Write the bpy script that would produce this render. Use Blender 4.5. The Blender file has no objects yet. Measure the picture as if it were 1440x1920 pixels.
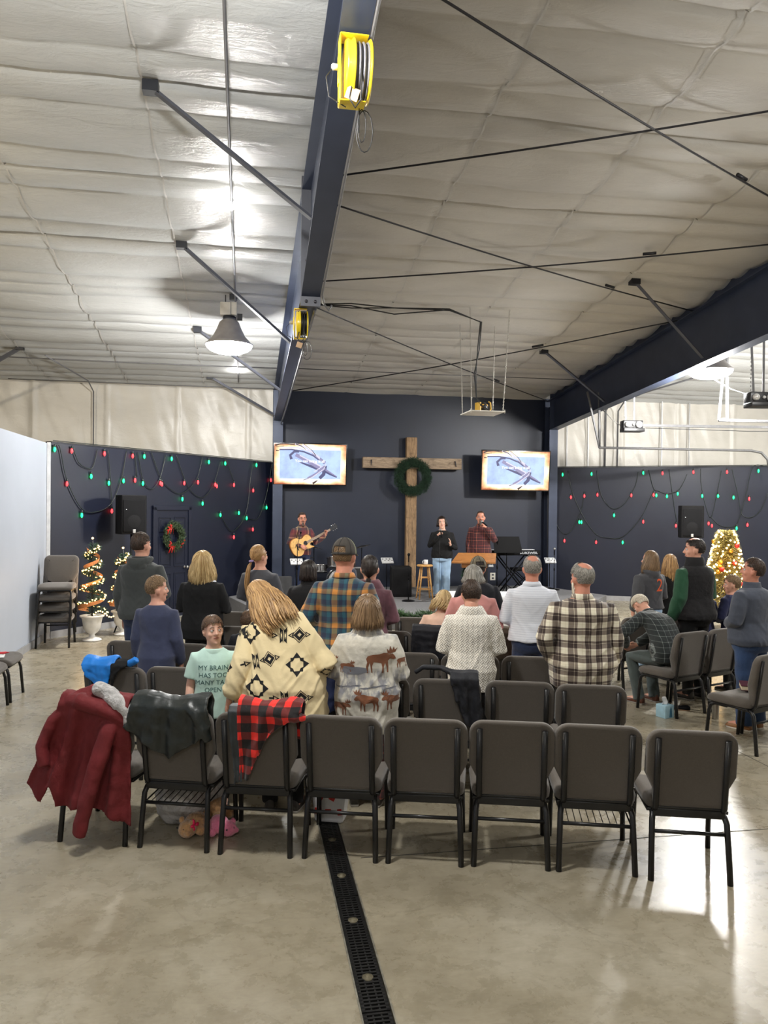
import bpy, bmesh, math, random
import numpy as np
from mathutils import Vector, Matrix, Euler, noise
from mathutils.bvhtree import BVHTree
R = math.radians
random.seed(7)
SC = bpy.context.scene
COL = SC.collection
PI = math.pi

# ------------------------------------------------------------------ camera, exposure
cam_d = bpy.data.cameras.new('camera')
cam_d.sensor_fit = 'VERTICAL'; cam_d.sensor_height = 36.0; cam_d.lens = 36.0 * 1445 / 1920
cam_d.clip_start = .05; cam_d.clip_end = 200
cam = bpy.data.objects.new('camera', cam_d); COL.objects.link(cam)
_th, _p, _r = R(10.1), math.atan(8 / 1445), .009
fwd = Vector((math.sin(_th) * math.cos(_p), math.cos(_th) * math.cos(_p), -math.sin(_p)))
r0 = Vector((math.cos(_th), -math.sin(_th), 0)); u0 = r0.cross(fwd)
rx = r0 * math.cos(_r) + u0 * math.sin(_r); ux = u0 * math.cos(_r) - r0 * math.sin(_r)
cam.matrix_world = Matrix(((rx.x, ux.x, -fwd.x, 0), (rx.y, ux.y, -fwd.y, 0), (rx.z, ux.z, -fwd.z, 2.13), (0, 0, 0, 1)))
SC.camera = cam
SC.view_settings.view_transform = 'Standard'; SC.view_settings.look = 'None'
SC.view_settings.gamma = 1; SC.view_settings.use_curve_mapping = False
SC.view_settings.exposure = 0.1

# ------------------------------------------------------------------ world and lamps' light
world = bpy.data.worlds.new('world'); SC.world = world; world.use_nodes = True
world.node_tree.nodes['Background'].inputs[0].default_value = (.7, .75, .8, 1)
world.node_tree.nodes['Background'].inputs[1].default_value = .05

def lamp(name, loc, power, size, color=(1, .96, .88), kind='POINT', rot=None, spread=None):
    d = bpy.data.lights.new(name, kind); d.energy = power; d.color = color
    if kind == 'POINT': d.shadow_soft_size = size
    else:
        d.shape = 'DISK'; d.size = size
        if spread: d.spread = spread
    o = bpy.data.objects.new(name, d); o.location = loc
    if rot: o.rotation_euler = rot
    COL.objects.link(o); return o

COOL = (1, .985, .95)
HIGH_BAYS = [(-.29, 12.25, 4.58), (7.68, 11.85, 4.43), (-.25, 4.0, 5.3), (7.7, 5.0, 5.3), (-6.4, 6.5, 5.2), (-.25, -3.5, 5.9), (12.2, 12.2, 4.5)]  # last two added unseen: fill behind the viewer, brightener for the upper right wall
BAY_POWER = [720, 980, 430, 440, 800, 330, 700]
for _p3, _w in zip(HIGH_BAYS, BAY_POWER):
    lamp('high_bay_light', (_p3[0], _p3[1], _p3[2] - .16), _w, .18, COOL if _p3[0] > -5 else (1, .84, .6))
for _p3, _w in (((-.21, 9.1, 5.38), 12), ((-.21, 16.2, 4.8), 8)):
    lamp('bulb_light', _p3, _w, .05, (1, .98, .95))

# ------------------------------------------------------------------ materials
MATS = {}
def _nodes(name):
    m = bpy.data.materials.new(name); m.use_nodes = True
    nt = m.node_tree; b = nt.nodes['Principled BSDF']
    return m, nt, b
def ramp(nt, stops, interp='LINEAR'):
    n = nt.nodes.new('ShaderNodeValToRGB'); cr = n.color_ramp; cr.interpolation = interp
    while len(cr.elements) > 1: cr.elements.remove(cr.elements[-1])
    cr.elements[0].position = stops[0][0]; cr.elements[0].color = (*stops[0][1], 1)
    for p, c in stops[1:]:
        e = cr.elements.new(p); e.color = (*c, 1)
    return n
def coords(nt, scale=(1, 1, 1), rot=(0, 0, 0)):
    t = nt.nodes.new('ShaderNodeTexCoord'); mp = nt.nodes.new('ShaderNodeMapping')
    mp.inputs['Scale'].default_value = scale; mp.inputs['Rotation'].default_value = rot
    nt.links.new(t.outputs['Object'], mp.inputs[0]); return mp.outputs[0]
def noise_n(nt, vec, scale, detail=4, rough=.55, dist=0):
    n = nt.nodes.new('ShaderNodeTexNoise'); n.inputs['Scale'].default_value = scale
    n.inputs['Detail'].default_value = detail; n.inputs['Roughness'].default_value = rough
    n.inputs['Distortion'].default_value = dist
    nt.links.new(vec, n.inputs['Vector']); return n.outputs[0]
def bump(nt, b, h, strength, dist=.01, prev=None):
    n = nt.nodes.new('ShaderNodeBump'); n.inputs['Strength'].default_value = strength
    n.inputs['Distance'].default_value = dist; nt.links.new(h, n.inputs['Height'])
    if prev: nt.links.new(prev, n.inputs['Normal'])
    nt.links.new(n.outputs[0], b.inputs['Normal']); return n.outputs[0]
def mth(nt, op, a, b=None, c=None):
    n = nt.nodes.new('ShaderNodeMath'); n.operation = op
    for i, v in enumerate((a, b, c)):
        if v is None: continue
        if isinstance(v, (int, float)): n.inputs[i].default_value = v
        else: nt.links.new(v, n.inputs[i])
    return n.outputs[0]
def mixc(nt, fac, a, b):
    n = nt.nodes.new('ShaderNodeMix'); n.data_type = 'RGBA'
    for i, v in ((0, fac), (6, a), (7, b)):
        if isinstance(v, (int, float)): n.inputs[i].default_value = v
        elif isinstance(v, tuple): n.inputs[i].default_value = (*v, 1)
        else: nt.links.new(v, n.inputs[i])
    return n.outputs[2]
def srgb(r, g, b):
    f = lambda v: (v / 255 / 12.92) if v / 255 <= .04045 else ((v / 255 + .055) / 1.055) ** 2.4
    return (f(r), f(g), f(b))

def mat(name, col, rough=.6, metal=0, var=.12, nscale=8, bmp=0, bscale=60, bdist=.004, sheen=0, coat=0, sub=0, stretch=(1, 1, 1), emit=None, estr=0, spec=None, alpha=1, trans=0):
    if name in MATS: return MATS[name]
    m, nt, b = _nodes(name)
    v = coords(nt, stretch)
    f = noise_n(nt, v, nscale)
    lo = tuple(max(0, c * (1 - var)) for c in col); hi = tuple(min(1, c * (1 + var)) for c in col)
    r = ramp(nt, [(.3, lo), (.7, hi)]); nt.links.new(f, r.inputs[0]); nt.links.new(r.outputs[0], b.inputs['Base Color'])
    b.inputs['Roughness'].default_value = rough; b.inputs['Metallic'].default_value = metal
    if spec is not None: b.inputs['Specular IOR Level'].default_value = spec
    if sheen: b.inputs['Sheen Weight'].default_value = sheen
    if coat: b.inputs['Coat Weight'].default_value = coat; b.inputs['Coat Roughness'].default_value = .15
    if sub: b.inputs['Subsurface Weight'].default_value = sub; b.inputs['Subsurface Scale'].default_value = .01; b.inputs['Subsurface Radius'].default_value = (1, .3, .15)
    if trans: b.inputs['Transmission Weight'].default_value = trans
    if alpha < 1: b.inputs['Alpha'].default_value = alpha
    if bmp: bump(nt, b, noise_n(nt, v, bscale), bmp, bdist)
    if emit: b.inputs['Emission Color'].default_value = (*emit, 1); b.inputs['Emission Strength'].default_value = estr
    MATS[name] = m; return m

def emitter(name, col, strength, sample=True, surf=(.8, .8, .8)):
    m = mat(name, surf, .4, emit=col, estr=strength, var=.02)
    if not sample: m.cycles.emission_sampling = 'NONE'
    return m

# ------------------------------------------------------------------ mesh helpers
class MB:
    def __init__(s): s.bm = bmesh.new(); s.T = None; s.mi = 0
    def v(s, p):
        p = Vector(p)
        if s.T: p = s.T(p)
        return s.bm.verts.new(p)
    def f(s, vs, smooth=True):
        try: fc = s.bm.faces.new(vs)
        except ValueError: return None
        fc.smooth = smooth; fc.material_index = s.mi; return fc
    def box(s, c, d, rot=None, bev=0, smooth=False):
        c = Vector(c); hx, hy, hz = d[0] / 2, d[1] / 2, d[2] / 2
        M = (rot if isinstance(rot, Matrix) else Euler(rot).to_matrix()) if rot else None
        P = []
        if bev <= 0:
            for x, y, z in ((-1, -1, -1), (1, -1, -1), (1, 1, -1), (-1, 1, -1), (-1, -1, 1), (1, -1, 1), (1, 1, 1), (-1, 1, 1)):
                q = Vector((x * hx, y * hy, z * hz)); P.append(s.v(c + (M @ q if M else q)))
            for a in ((3, 2, 1, 0), (4, 5, 6, 7), (0, 1, 5, 4), (1, 2, 6, 5), (2, 3, 7, 6), (3, 0, 4, 7)): s.f([P[i] for i in a], smooth)
            return
        b = min(bev, hx * .99, hy * .99, hz * .99)
        tb = bmesh.new(); bmesh.ops.create_cube(tb, size=1)
        bmesh.ops.scale(tb, vec=(2 * hx, 2 * hy, 2 * hz), verts=tb.verts)
        bmesh.ops.bevel(tb, geom=tb.edges[:], offset=b, segments=2, profile=.6, affect='EDGES')
        mp = {}
        for vv in tb.verts: mp[vv] = s.v(c + (M @ vv.co if M else vv.co))
        for ff in tb.faces: s.f([mp[q] for q in ff.verts], True)
        tb.free()
    def loft(s, rings, cap=True, closed=True):
        V = [[s.v(p) for p in r] for r in rings]; n = len(V[0])
        for a, b in zip(V, V[1:]):
            for i in range(n if closed else n - 1):
                j = (i + 1) % n; s.f([a[i], a[j], b[j], b[i]])
        if cap and closed:
            s.f(V[0][::-1]); s.f(V[-1])
        return V
    def tube(s, pts, rad, n=8, cap=True, flat=1.0, up=None):
        pts = [Vector(p) for p in pts]; m = len(pts)
        if not isinstance(rad, (list, tuple)): rad = [rad] * m
        rings = []; prev = None
        for i, p in enumerate(pts):
            d = (pts[min(i + 1, m - 1)] - pts[max(i - 1, 0)])
            if d.length < 1e-9: d = Vector((0, 0, 1))
            d.normalize()
            if prev is None:
                a = Vector(up) if up else (Vector((0, 0, 1)) if abs(d.z) < .9 else Vector((1, 0, 0)))
                x = a.cross(d)
                if x.length < 1e-6: x = Vector((1, 0, 0)).cross(d)
                x.normalize()
            else:
                x = prev - d * prev.dot(d)
                if x.length < 1e-6: x = d.orthogonal()
                x.normalize()
            prev = x; y = d.cross(x); r = rad[i]
            ra, rb = (r if isinstance(r, tuple) else (r, r * flat))
            rings.append([p + x * (ra * math.cos(2 * PI * k / n)) + y * (rb * math.sin(2 * PI * k / n)) for k in range(n)])
        return s.loft(rings, cap)
    def lathe(s, prof, c=(0, 0, 0), n=24, axis=None, cap=True):
        c = Vector(c); M = axis
        rings = []
        for r, z in prof:
            rings.append([c + (M @ Vector((r * math.cos(2 * PI * k / n), r * math.sin(2 * PI * k / n), z)) if M else Vector((r * math.cos(2 * PI * k / n), r * math.sin(2 * PI * k / n), z))) for k in range(n)])
        return s.loft(rings, cap)
    def ball(s, c, r, n=12, m=8, rot=None):
        c = Vector(c); r = r if isinstance(r, (tuple, list)) else (r, r, r)
        M = Euler(rot).to_matrix() if rot and not isinstance(rot, Matrix) else rot
        rings = []
        for j in range(1, m):
            t = PI * j / m; ring = []
            for k in range(n):
                a = 2 * PI * k / n
                q = Vector((r[0] * math.sin(t) * math.cos(a), r[1] * math.sin(t) * math.sin(a), -r[2] * math.cos(t)))
                ring.append(c + (M @ q if M else q))
            rings.append(ring)
        V = s.loft(rings, cap=False)
        q = Vector((0, 0, -r[2])); b = s.v(c + (M @ q if M else q)); q = -q; t = s.v(c + (M @ q if M else q))
        for k in range(n):
            s.f([V[0][(k + 1) % n], V[0][k], b]); s.f([V[-1][k], V[-1][(k + 1) % n], t])
    def prism(s, poly, h, M=None, smooth=False):
        """poly: 2-D outline (x,y) extruded from z=0 to z=h, placed with matrix M (4x4)"""
        M = M or Matrix.Identity(4)
        a = [s.v(M @ Vector((x, y, 0))) for x, y in poly]; b = [s.v(M @ Vector((x, y, h))) for x, y in poly]
        n = len(a)
        for i in range(n): s.f([a[i], a[(i + 1) % n], b[(i + 1) % n], b[i]], smooth)
        s.f(a[::-1], False); s.f(b, False)
    def grid(s, fn, nu, nv):
        V = [[s.v(fn(i / nu, j / nv)) for i in range(nu + 1)] for j in range(nv + 1)]
        for j in range(nv):
            for i in range(nu): s.f([V[j][i], V[j][i + 1], V[j + 1][i + 1], V[j + 1][i]])
    def build(s, name, m=None, parent=None, mats=None, bevel=0, norm=True, solid=0):
        if norm: bmesh.ops.recalc_face_normals(s.bm, faces=s.bm.faces[:])
        me = bpy.data.meshes.new(name); s.bm.to_mesh(me); s.bm.free()
        for q in (mats or [m]): me.materials.append(q)
        o = bpy.data.objects.new(name, me); COL.objects.link(o)
        if parent: o.parent = parent
        if solid:
            d = o.modifiers.new('thick', 'SOLIDIFY'); d.thickness = solid; d.offset = 0
        if bevel:
            d = o.modifiers.new('bevel', 'BEVEL'); d.width = bevel; d.segments = 2; d.limit_method = 'ANGLE'; d.angle_limit = R(40)
        return o
    def remesh(s, name, voxel, m=None, parent=None, mats=None, smooth=3, sf=.5, disp=None):
        """weld the overlapping closed pieces into one continuous skin"""
        bmesh.ops.recalc_face_normals(s.bm, faces=s.bm.faces[:])
        me = bpy.data.meshes.new('t'); s.bm.to_mesh(me); s.bm.free()
        o = bpy.data.objects.new('t', me); COL.objects.link(o)
        d = o.modifiers.new('r', 'REMESH'); d.mode = 'VOXEL'; d.voxel_size = voxel; d.use_smooth_shade = True
        if smooth:
            d = o.modifiers.new('s', 'SMOOTH'); d.factor = sf; d.iterations = smooth
        dg = bpy.context.evaluated_depsgraph_get(); dg.update()
        me2 = bpy.data.meshes.new_from_object(o.evaluated_get(dg), depsgraph=dg); me2.name = name
        bpy.data.objects.remove(o); bpy.data.meshes.remove(me)
        me2.materials.clear()
        for q in (mats or [m]): me2.materials.append(q)
        if disp:
            nv = len(me2.vertices); no = [Vector(v.normal) for v in me2.vertices]
            for i, v in enumerate(me2.vertices): v.co = v.co + no[i] * disp(v.co)
        for p in me2.polygons: p.use_smooth = True
        o = bpy.data.objects.new(name, me2); COL.objects.link(o)
        if parent: o.parent = parent
        return o

def tag(o, label=None, cat=None, group=None, kind=None):
    if label: o['label'] = label
    if cat: o['category'] = cat
    if group: o['group'] = group
    if kind: o['kind'] = kind
    return o
def thing(name, label, cat, loc=(0, 0, 0), rz=0, group=None, rot=None):
    o = bpy.data.objects.new(name, None); COL.objects.link(o); o.empty_display_size = .1
    o.location = loc; o.rotation_euler = rot if rot else (0, 0, rz)
    return tag(o, label, cat, group)
def children(o): return [c for c in bpy.data.objects if c.parent == o]
def dup(root, loc, rz, label, group=None, rot=None):
    kids = {}
    def cp(o, par):
        c = o.copy(); COL.objects.link(c); c.parent = par
        for k in list(o.children): cp(k, c)
        return c
    r = cp(root, None); r.location = loc; r.rotation_euler = rot if rot else (0, 0, rz); r['label'] = label
    if group: r['group'] = group
    return r
def struct(o): o['kind'] = 'structure'; return o
def text_mesh(txt, size, bold=False, res=2):
    """list of polygons (2-D triangles) of a line of text, centred"""
    cu = bpy.data.curves.new('txt', 'FONT'); cu.body = txt; cu.size = size; cu.align_x = 'CENTER'; cu.resolution_u = res
    if bold: cu.offset = size * .02
    o = bpy.data.objects.new('txt', cu); COL.objects.link(o)
    dg = bpy.context.evaluated_depsgraph_get(); dg.update()
    me = bpy.data.meshes.new_from_object(o.evaluated_get(dg), depsgraph=dg)
    me.calc_loop_triangles()
    out = [[(me.vertices[i].co.x, me.vertices[i].co.y) for i in t.vertices] for t in me.loop_triangles]
    bpy.data.objects.remove(o); bpy.data.curves.remove(cu); bpy.data.meshes.remove(me)
    return out
# ------------------------------------------------------------------ the room
M_wood = None
def floor_mat():
    m, nt, b = _nodes('polished_concrete'); v = coords(nt)
    n1 = noise_n(nt, v, .9, 8, .62, .6); n2 = noise_n(nt, v, 6, 8, .7, .3); n3 = noise_n(nt, coords(nt, (1, 3, 1), (0, 0, .5)), 14, 6, .7, 1.0)
    r1 = ramp(nt, [(.28, srgb(140, 131, 112)), (.5, srgb(163, 154, 134)), (.72, srgb(184, 177, 160))]); nt.links.new(n1, r1.inputs[0])
    r2 = ramp(nt, [(.3, (.72, .7, .66)), (.6, (1, 1, 1)), (.85, (1.0, 1.0, 1.0))]); nt.links.new(n2, r2.inputs[0])
    mu = nt.nodes.new('ShaderNodeMix'); mu.data_type = 'RGBA'; mu.blend_type = 'MULTIPLY'; mu.inputs[0].default_value = .75
    nt.links.new(r1.outputs[0], mu.inputs[6]); nt.links.new(r2.outputs[0], mu.inputs[7])
    r3 = ramp(nt, [(.42, (.8, .79, .76)), (.56, (1, 1, 1))]); nt.links.new(n3, r3.inputs[0])
    mu2 = nt.nodes.new('ShaderNodeMix'); mu2.data_type = 'RGBA'; mu2.blend_type = 'MULTIPLY'; mu2.inputs[0].default_value = .5
    nt.links.new(mu.outputs[2], mu2.inputs[6]); nt.links.new(r3.outputs[0], mu2.inputs[7])
    # fine cracks
    vo = nt.nodes.new('ShaderNodeTexVoronoi'); vo.feature = 'DISTANCE_TO_EDGE'; vo.inputs['Scale'].default_value = .42
    ds = nt.nodes.new('ShaderNodeVectorMath'); ds.operation = 'ADD'
    nn = nt.nodes.new('ShaderNodeTexNoise'); nn.inputs['Scale'].default_value = 2.2; nn.inputs['Detail'].default_value = 6; nt.links.new(v, nn.inputs['Vector'])
    sc = nt.nodes.new('ShaderNodeVectorMath'); sc.operation = 'SCALE'; sc.inputs['Scale'].default_value = .5; nt.links.new(nn.outputs['Color'], sc.inputs[0])
    nt.links.new(v, ds.inputs[0]); nt.links.new(sc.outputs[0], ds.inputs[1]); nt.links.new(ds.outputs[0], vo.inputs['Vector'])
    rc = ramp(nt, [(0, (.45, .42, .38)), (.0016, (.9, .9, .9)), (.004, (1, 1, 1))]); nt.links.new(vo.outputs[0], rc.inputs[0])
    mu3 = nt.nodes.new('ShaderNodeMix'); mu3.data_type = 'RGBA'; mu3.blend_type = 'MULTIPLY'; mu3.inputs[0].default_value = .3
    nt.links.new(mu2.outputs[2], mu3.inputs[6]); nt.links.new(rc.outputs[0], mu3.inputs[7])
    nt.links.new(mu3.outputs[2], b.inputs['Base Color'])
    rr = ramp(nt, [(.3, (.20, .20, .20)), (.7, (.38, .38, .38))]); nt.links.new(n2, rr.inputs[0]); nt.links.new(rr.outputs[0], b.inputs['Roughness'])
    b.inputs['Specular IOR Level'].default_value = .6
    bump(nt, b, n3, .12, .003); return m
M_floor = floor_mat()
DRX = (.485, .63)      # the trench drain runs between these
def slab(bm, x0, x1, y0, y1, z0, z1): bm.box(((x0 + x1) / 2, (y0 + y1) / 2, (z0 + z1) / 2), (x1 - x0, y1 - y0, z1 - z0))
m = MB()
slab(m, -12, DRX[0], -9, 17.8, -.25, 0); slab(m, DRX[1], 15, -9, 17.8, -.25, 0); slab(m, DRX[0], DRX[1], -9, 17.8, -.25, -.09)
slab(m, DRX[0], DRX[1], 6.15, 17.8, -.09, 0); slab(m, DRX[0], DRX[1], -9, -1, -.09, 0)
struct(m.build('floor', M_floor))
# saw-cut joint across the slab
m = MB()
m.box((4.2, 4.62, .0008), (7.0, .006, .0016)); m.box((4.3, .8, .0008), (.006, 12, .0016))
M_joint = mat('joint_sealant', (.035, .032, .028), .8)
struct(m.build('trim_1', M_joint))

# insulation facing (ceiling and upper walls)
def vinyl(name, col, rough, wr, warm=0):
    m, nt, b = _nodes(name); v = coords(nt)
    n1 = noise_n(nt, coords(nt, (.35, 1, 1)), 1.6, 6, .6)
    hi = col; lo = tuple(c * .84 for c in col)
    r = ramp(nt, [(.3, lo), (.65, hi)]); nt.links.new(n1, r.inputs[0]); nt.links.new(r.outputs[0], b.inputs['Base Color'])
    b.inputs['Roughness'].default_value = rough; b.inputs['Specular IOR Level'].default_value = .55
    w1 = noise_n(nt, coords(nt, (.5, 1.7, 1), (0, 0, .12)), 5.5, 5, .62, 1.4)
    w2 = noise_n(nt, coords(nt, (2.2, 6, 3), (0, 0, -.2)), 6, 6, .7, .8)
    s = mth(nt, 'ADD', mth(nt, 'MULTIPLY', w1, .7), mth(nt, 'MULTIPLY', w2, .3))
    bump(nt, b, s, wr, .03); return m
M_ceil = vinyl('glossy_insulation_facing', (.565, .575, .57), .26, .62)
M_ceil2 = vinyl('insulation_facing', (.56, .54, .505), .5, .5)
def zc(y): return 4.88 + .103 * (17.65 - y)
PUR = [7.25 + 1.65 * k for k in range(-9, 7)]
def prof(y):
    t = min(abs(y - p) for p in PUR)
    if t < .42:
        z = -.05 * math.sin(PI * t / .42)
        z += .05 * max(0, 1 - t / .04)
    else: z = -.085 * math.sin(PI * min(1, (t - .42) / .81) ) ** .8 + .0
    return z
def ceil_pt(x, y, seams):
    s = min(abs(x - q) for q in seams)
    w = .025 * noise.noise(Vector((x * .5, y * 1.3, 2))) + .012 * noise.noise(Vector((x * 1.6, y * 4, 5)))
    pin = .015 * max(0, 1 - s / .06)
    wy = .05 * noise.noise(Vector((x * .45, y * .3, 9))) + .02 * noise.noise(Vector((x * 2, y * .3, 4)))
    return Vector((x, y, zc(y) + prof(y + wy) * (1 + .35 * noise.noise(Vector((x * .7, round(y / 1.65), 3)))) + w + pin))
ys = []
y = -9.0
while y < 17.78:
    ys.append(y)
    t = min(abs(y - p) for p in PUR); y += (.03 if (t < .06 or abs(t - .42) < .06) else .07) if y > 3 else .15
ys.append(17.8)
def ceiling(name, x0, x1, dx, mtl):
    seams = [2.28 + 1.62 * k for k in range(-10, 10)] if x0 > .5 else [-.95 - 1.63 * k for k in range(-3, 9)]
    xs = [x0 + (x1 - x0) * i / round((x1 - x0) / dx) for i in range(round((x1 - x0) / dx) + 1)]
    m = MB(); V = [[m.v(ceil_pt(x, yy, seams)) for x in xs] for yy in ys]
    for j in range(len(ys) - 1):
        for i in range(len(xs) - 1): m.f([V[j][i], V[j][i + 1], V[j + 1][i + 1], V[j + 1][i]])
    o = m.build(name, mtl, norm=False); struct(o); return o
ceiling('ceiling', -12, .72, .09, M_ceil); ceiling('ceiling', .72, 7.15, .07, M_ceil2); ceiling('ceiling', 7.15, 15, .2, M_ceil)
# thin taped seams of the facing, along the slope
m = MB()
for X in [-.95, -2.58, -4.21, 2.28, 3.9, 5.53]:
    m.grid(lambda u, v, X=X: Vector((X + (u - .5) * .018, 3.2 + v * 14.5, zc(3.2 + v * 14.5) + prof(3.2 + v * 14.5) - .012 + .025 * noise.noise(Vector((X * .5, (3.2 + v * 14.5) * 1.3, 2))))), 1, 260)
struct(m.build('trim_2', mat('seam_tape', (.5, .49, .47), .5), norm=False))

# walls
M_navy = mat('navy_wall_paint', srgb(29, 36, 54), .45, var=.1, nscale=1.5, bmp=.08, bscale=120)
M_navy2 = mat('dark_navy_wall_paint', srgb(15, 21, 40), .45, var=.12, nscale=1.2, bmp=.08, bscale=120)
m = MB(); m.box((3.87, 17.86, 2.6), (6.6, .12, 5.2)); struct(m.build('wall_back', M_navy))
def wrinkled_wall(name, x0, x1, mtl, y0=17.75, ztop=5.0):
    m = MB()
    def fn(u, v):
        x = x0 + (x1 - x0) * u; z = 2.4 + (ztop - 2.4) * v
        s = x / 1.52; k = abs(s - round(s))
        d = .03 * noise.noise(Vector((x * 2.2, z * .7, 1))) + .02 * noise.noise(Vector((x * 5 + z * 2, z * 1.5, 7))) - .03 * (k < .02)
        return Vector((x, y0 + d, z))
    m.grid(fn, int(abs(x1 - x0) / .05), 50); struct(m.build(name, mtl, norm=False))
M_wv = vinyl('wall_insulation_facing', (.62, .59, .53), .33, .3)
wrinkled_wall('wall_back', -12, .57, M_wv); wrinkled_wall('wall_back', 7.17, 15, M_wv)
m = MB(); m.box((-12.05, 4.4, 3.6), (.1, 27, 7.4)); struct(m.build('wall_left', M_wv))
m = MB(); m.box((15.05, 4.4, 3.6), (.1, 27, 7.4)); struct(m.build('wall_right', M_wv))
m = MB(); m.box((1.5, -9.05, 3.8), (27, .1, 7.8)); struct(m.build('wall_front', M_wv))
m = MB(); m.box((1.5, 17.95, 1.4), (27, .06, 2.8)); struct(m.build('wall_back', M_wv))
# left room divider, white, parallel to the drain
M_white = mat('white_wall_paint', (.40, .435, .50), .5, var=.03, nscale=2, bmp=.05, bscale=200)
M_gray_trim = mat('grey_base_trim', srgb(150, 150, 152), .5)
m = MB(); m.box((-3.19, 5.0, 1.555), (.12, 16.0, 3.11)); struct(m.build('wall_side', M_white))
m = MB(); m.box((-3.12, 5.0, .05), (.02, 16.0, .10)); m.box((-3.115, 5.0, .10), (.014, 16, .012)); struct(m.build('baseboard_side', M_gray_trim))
# angled navy partitions left and right of the stage
LA, LB = Vector((-3.07, 13.0, 0)), Vector((.57, 17.7, 0)); RA, RB = Vector((7.15, 17.6, 0)), Vector((11.36, 15.3, 0))
def frame(A, B):
    d = (B - A).normalized(); n = Vector((d.y, -d.x, 0))
    if n.dot(-A) < 0: n = -n
    M = Matrix(((d.x, n.x, 0, A.x), (d.y, n.y, 0, A.y), (0, 0, 1, 0), (0, 0, 0, 1)))
    return M, (B - A).length, math.atan2(d.y, d.x)
ML, lenL, angL = frame(LA, LB); MR, lenR, angR = frame(RA, RB)
def wl(M, s, n, z): return M @ Vector((s, n, z))
M_trimblack = mat('navy_cap', (.012, .014, .02), .5)
for M_, L_, nm in ((ML, lenL, 'left'), (MR, lenR + 3, 'right')):
    m = MB()
    e0 = 0 if nm == 'left' else -.02
    pts = [(e0, -.12), (L_, -.12), (L_, 0), (e0, 0)]
    m.prism(pts, 3.12, M_); struct(m.build('wall_' + nm, M_navy2))
    m = MB(); m.prism([(e0, 0), (L_, 0), (L_, .016), (e0, .016)], .11, M_); struct(m.build('baseboard_' + nm, M_gray_trim))
    m = MB()
    P = Matrix.Translation((0, 0, 3.12)) @ M_
    m.prism([(e0, -.13), (L_, -.13), (L_, .012), (e0, .012)], .02, P); struct(m.build('trim_' + ('3' if nm == 'left' else '4'), M_trimblack))
# white corner strip where the white divider meets the navy wall
m = MB(); m.box((-3.1, 13.0, 1.56), (.05, .05, 3.12)); struct(m.build('trim_5', mat('corner_bead', (.8, .8, .8), .4)))
# six-panel door in the left partition, with casing
d = bpy.data.objects.new('door_1', None); COL.objects.link(d); d.matrix_world = ML; struct(d)
m = MB()
m.box((2.245, .02, 1.055), (.09, .05, 2.11)); m.box((3.195, .02, 1.055), (.09, .05, 2.11)); m.box((2.72, .02, 2.09), (1.04, .05, .09))
m.build('door_frame', M_navy2, d, bevel=.006)
m = MB(); m.box((2.72, .004, 1.03), (.87, .03, 2.03))
m.build('door_panel', M_navy2, d)
m = MB()
for cx in (2.52, 2.92):
    for cz, h in ((1.78, .26), (1.27, .58), (.5, .7)):
        for a, b2, w, hh in ((cx, cz + h / 2, .3, .02), (cx, cz - h / 2, .3, .02), (cx - .15, cz, .02, h), (cx + .15, cz, .02, h)):
            m.box((a, .024, b2), (w, .016, hh))
        m.box((cx, .02, cz), (.22, .014, h - .09))
m.build('panel_moulding', M_navy2, d, bevel=.004)
m = MB(); m.lathe([(.0, .0), (.03, 0), (.03, .01), (.012, .02), (.012, .05), (.03, .06), (.032, .08), (.02, .095)], (3.06, .02, .95), 14, Matrix.Rotation(R(-90), 3, 'X'))
m.build('door_knob', mat('brushed_nickel', (.5, .5, .5), .3, 1), d)
# stage platform
M_carpet = mat('grey_stage_carpet', srgb(118, 118, 120), .95, var=.12, nscale=30, bmp=.4, bscale=300)
m = MB(); m.prism([(.62, 17.74), (-.35, 16.1), (.2, 13.95), (3.2, 13.02), (6.4, 13.9), (7.7, 15.6), (7.1, 17.2), (7.0, 17.74)], .28)
stg = m.build('stage_platform', M_carpet, bevel=.01); tag(stg, 'low grey carpeted stage platform below the wooden cross', 'stage')
# trench drain channel
M_iron = mat('black_cast_iron', (.018, .018, .018), .42, .3, var=.3, nscale=40, bmp=.3, bscale=200)
M_edge = mat('channel_edge_steel', (.36, .34, .28), .4, .6, var=.4, nscale=20)
m = MB()
for x in (DRX[0] + .004, DRX[1] - .004): m.box((x, 2.6, .001), (.008, 7.1, .006))
struct(m.build('trim_7', M_edge))
def grate():
    root = thing('drain_grate', '', 'drain grate', group='cast iron grates of the floor trench drain')
    m = MB(); W = DRX[1] - DRX[0] - .022; L = .975
    m.box((-W / 2 + .008, 0, -.012), (.016, L - .006, .02)); m.box((W / 2 - .008, 0, -.012), (.016, L - .006, .02))
    m.box((-.018, 0, -.013), (.007, L - .006, .018)); m.box((.018, 0, -.013), (.007, L - .006, .018))
    n = 39
    for i in range(n + 1):
        yy = -L / 2 + .008 + (L - .016) * i / n; m.box((0, yy, -.012), (W, .0115, .02))
    m.build('slotted_bars', M_iron, root)
    for yb in (-.245, .245):
        m = MB(); m.lathe([(.026, -.014), (.026, -.001), (.013, .0), (.012, .004), (.006, .005)], (0, yb, 0), 12)
        m.build('lock_bolt', mat('worn_bolt', (.16, .14, .09), .6, .3), root)
    return root
g0 = grate(); g0.location = ((DRX[0] + DRX[1]) / 2, 2.71, 0)
for k, l in ((1, 'the one with both bolts in the open foreground'), (2, 'running under the nearest chair row'), (3, 'just beyond the nearest chair row')):
    dup(g0, ((DRX[0] + DRX[1]) / 2, 2.71 + .98 * k, 0), 0, 'black slotted cast iron drain grate, ' + l)
g0['label'] = 'black slotted cast iron drain grate cut off by the bottom edge'

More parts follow.
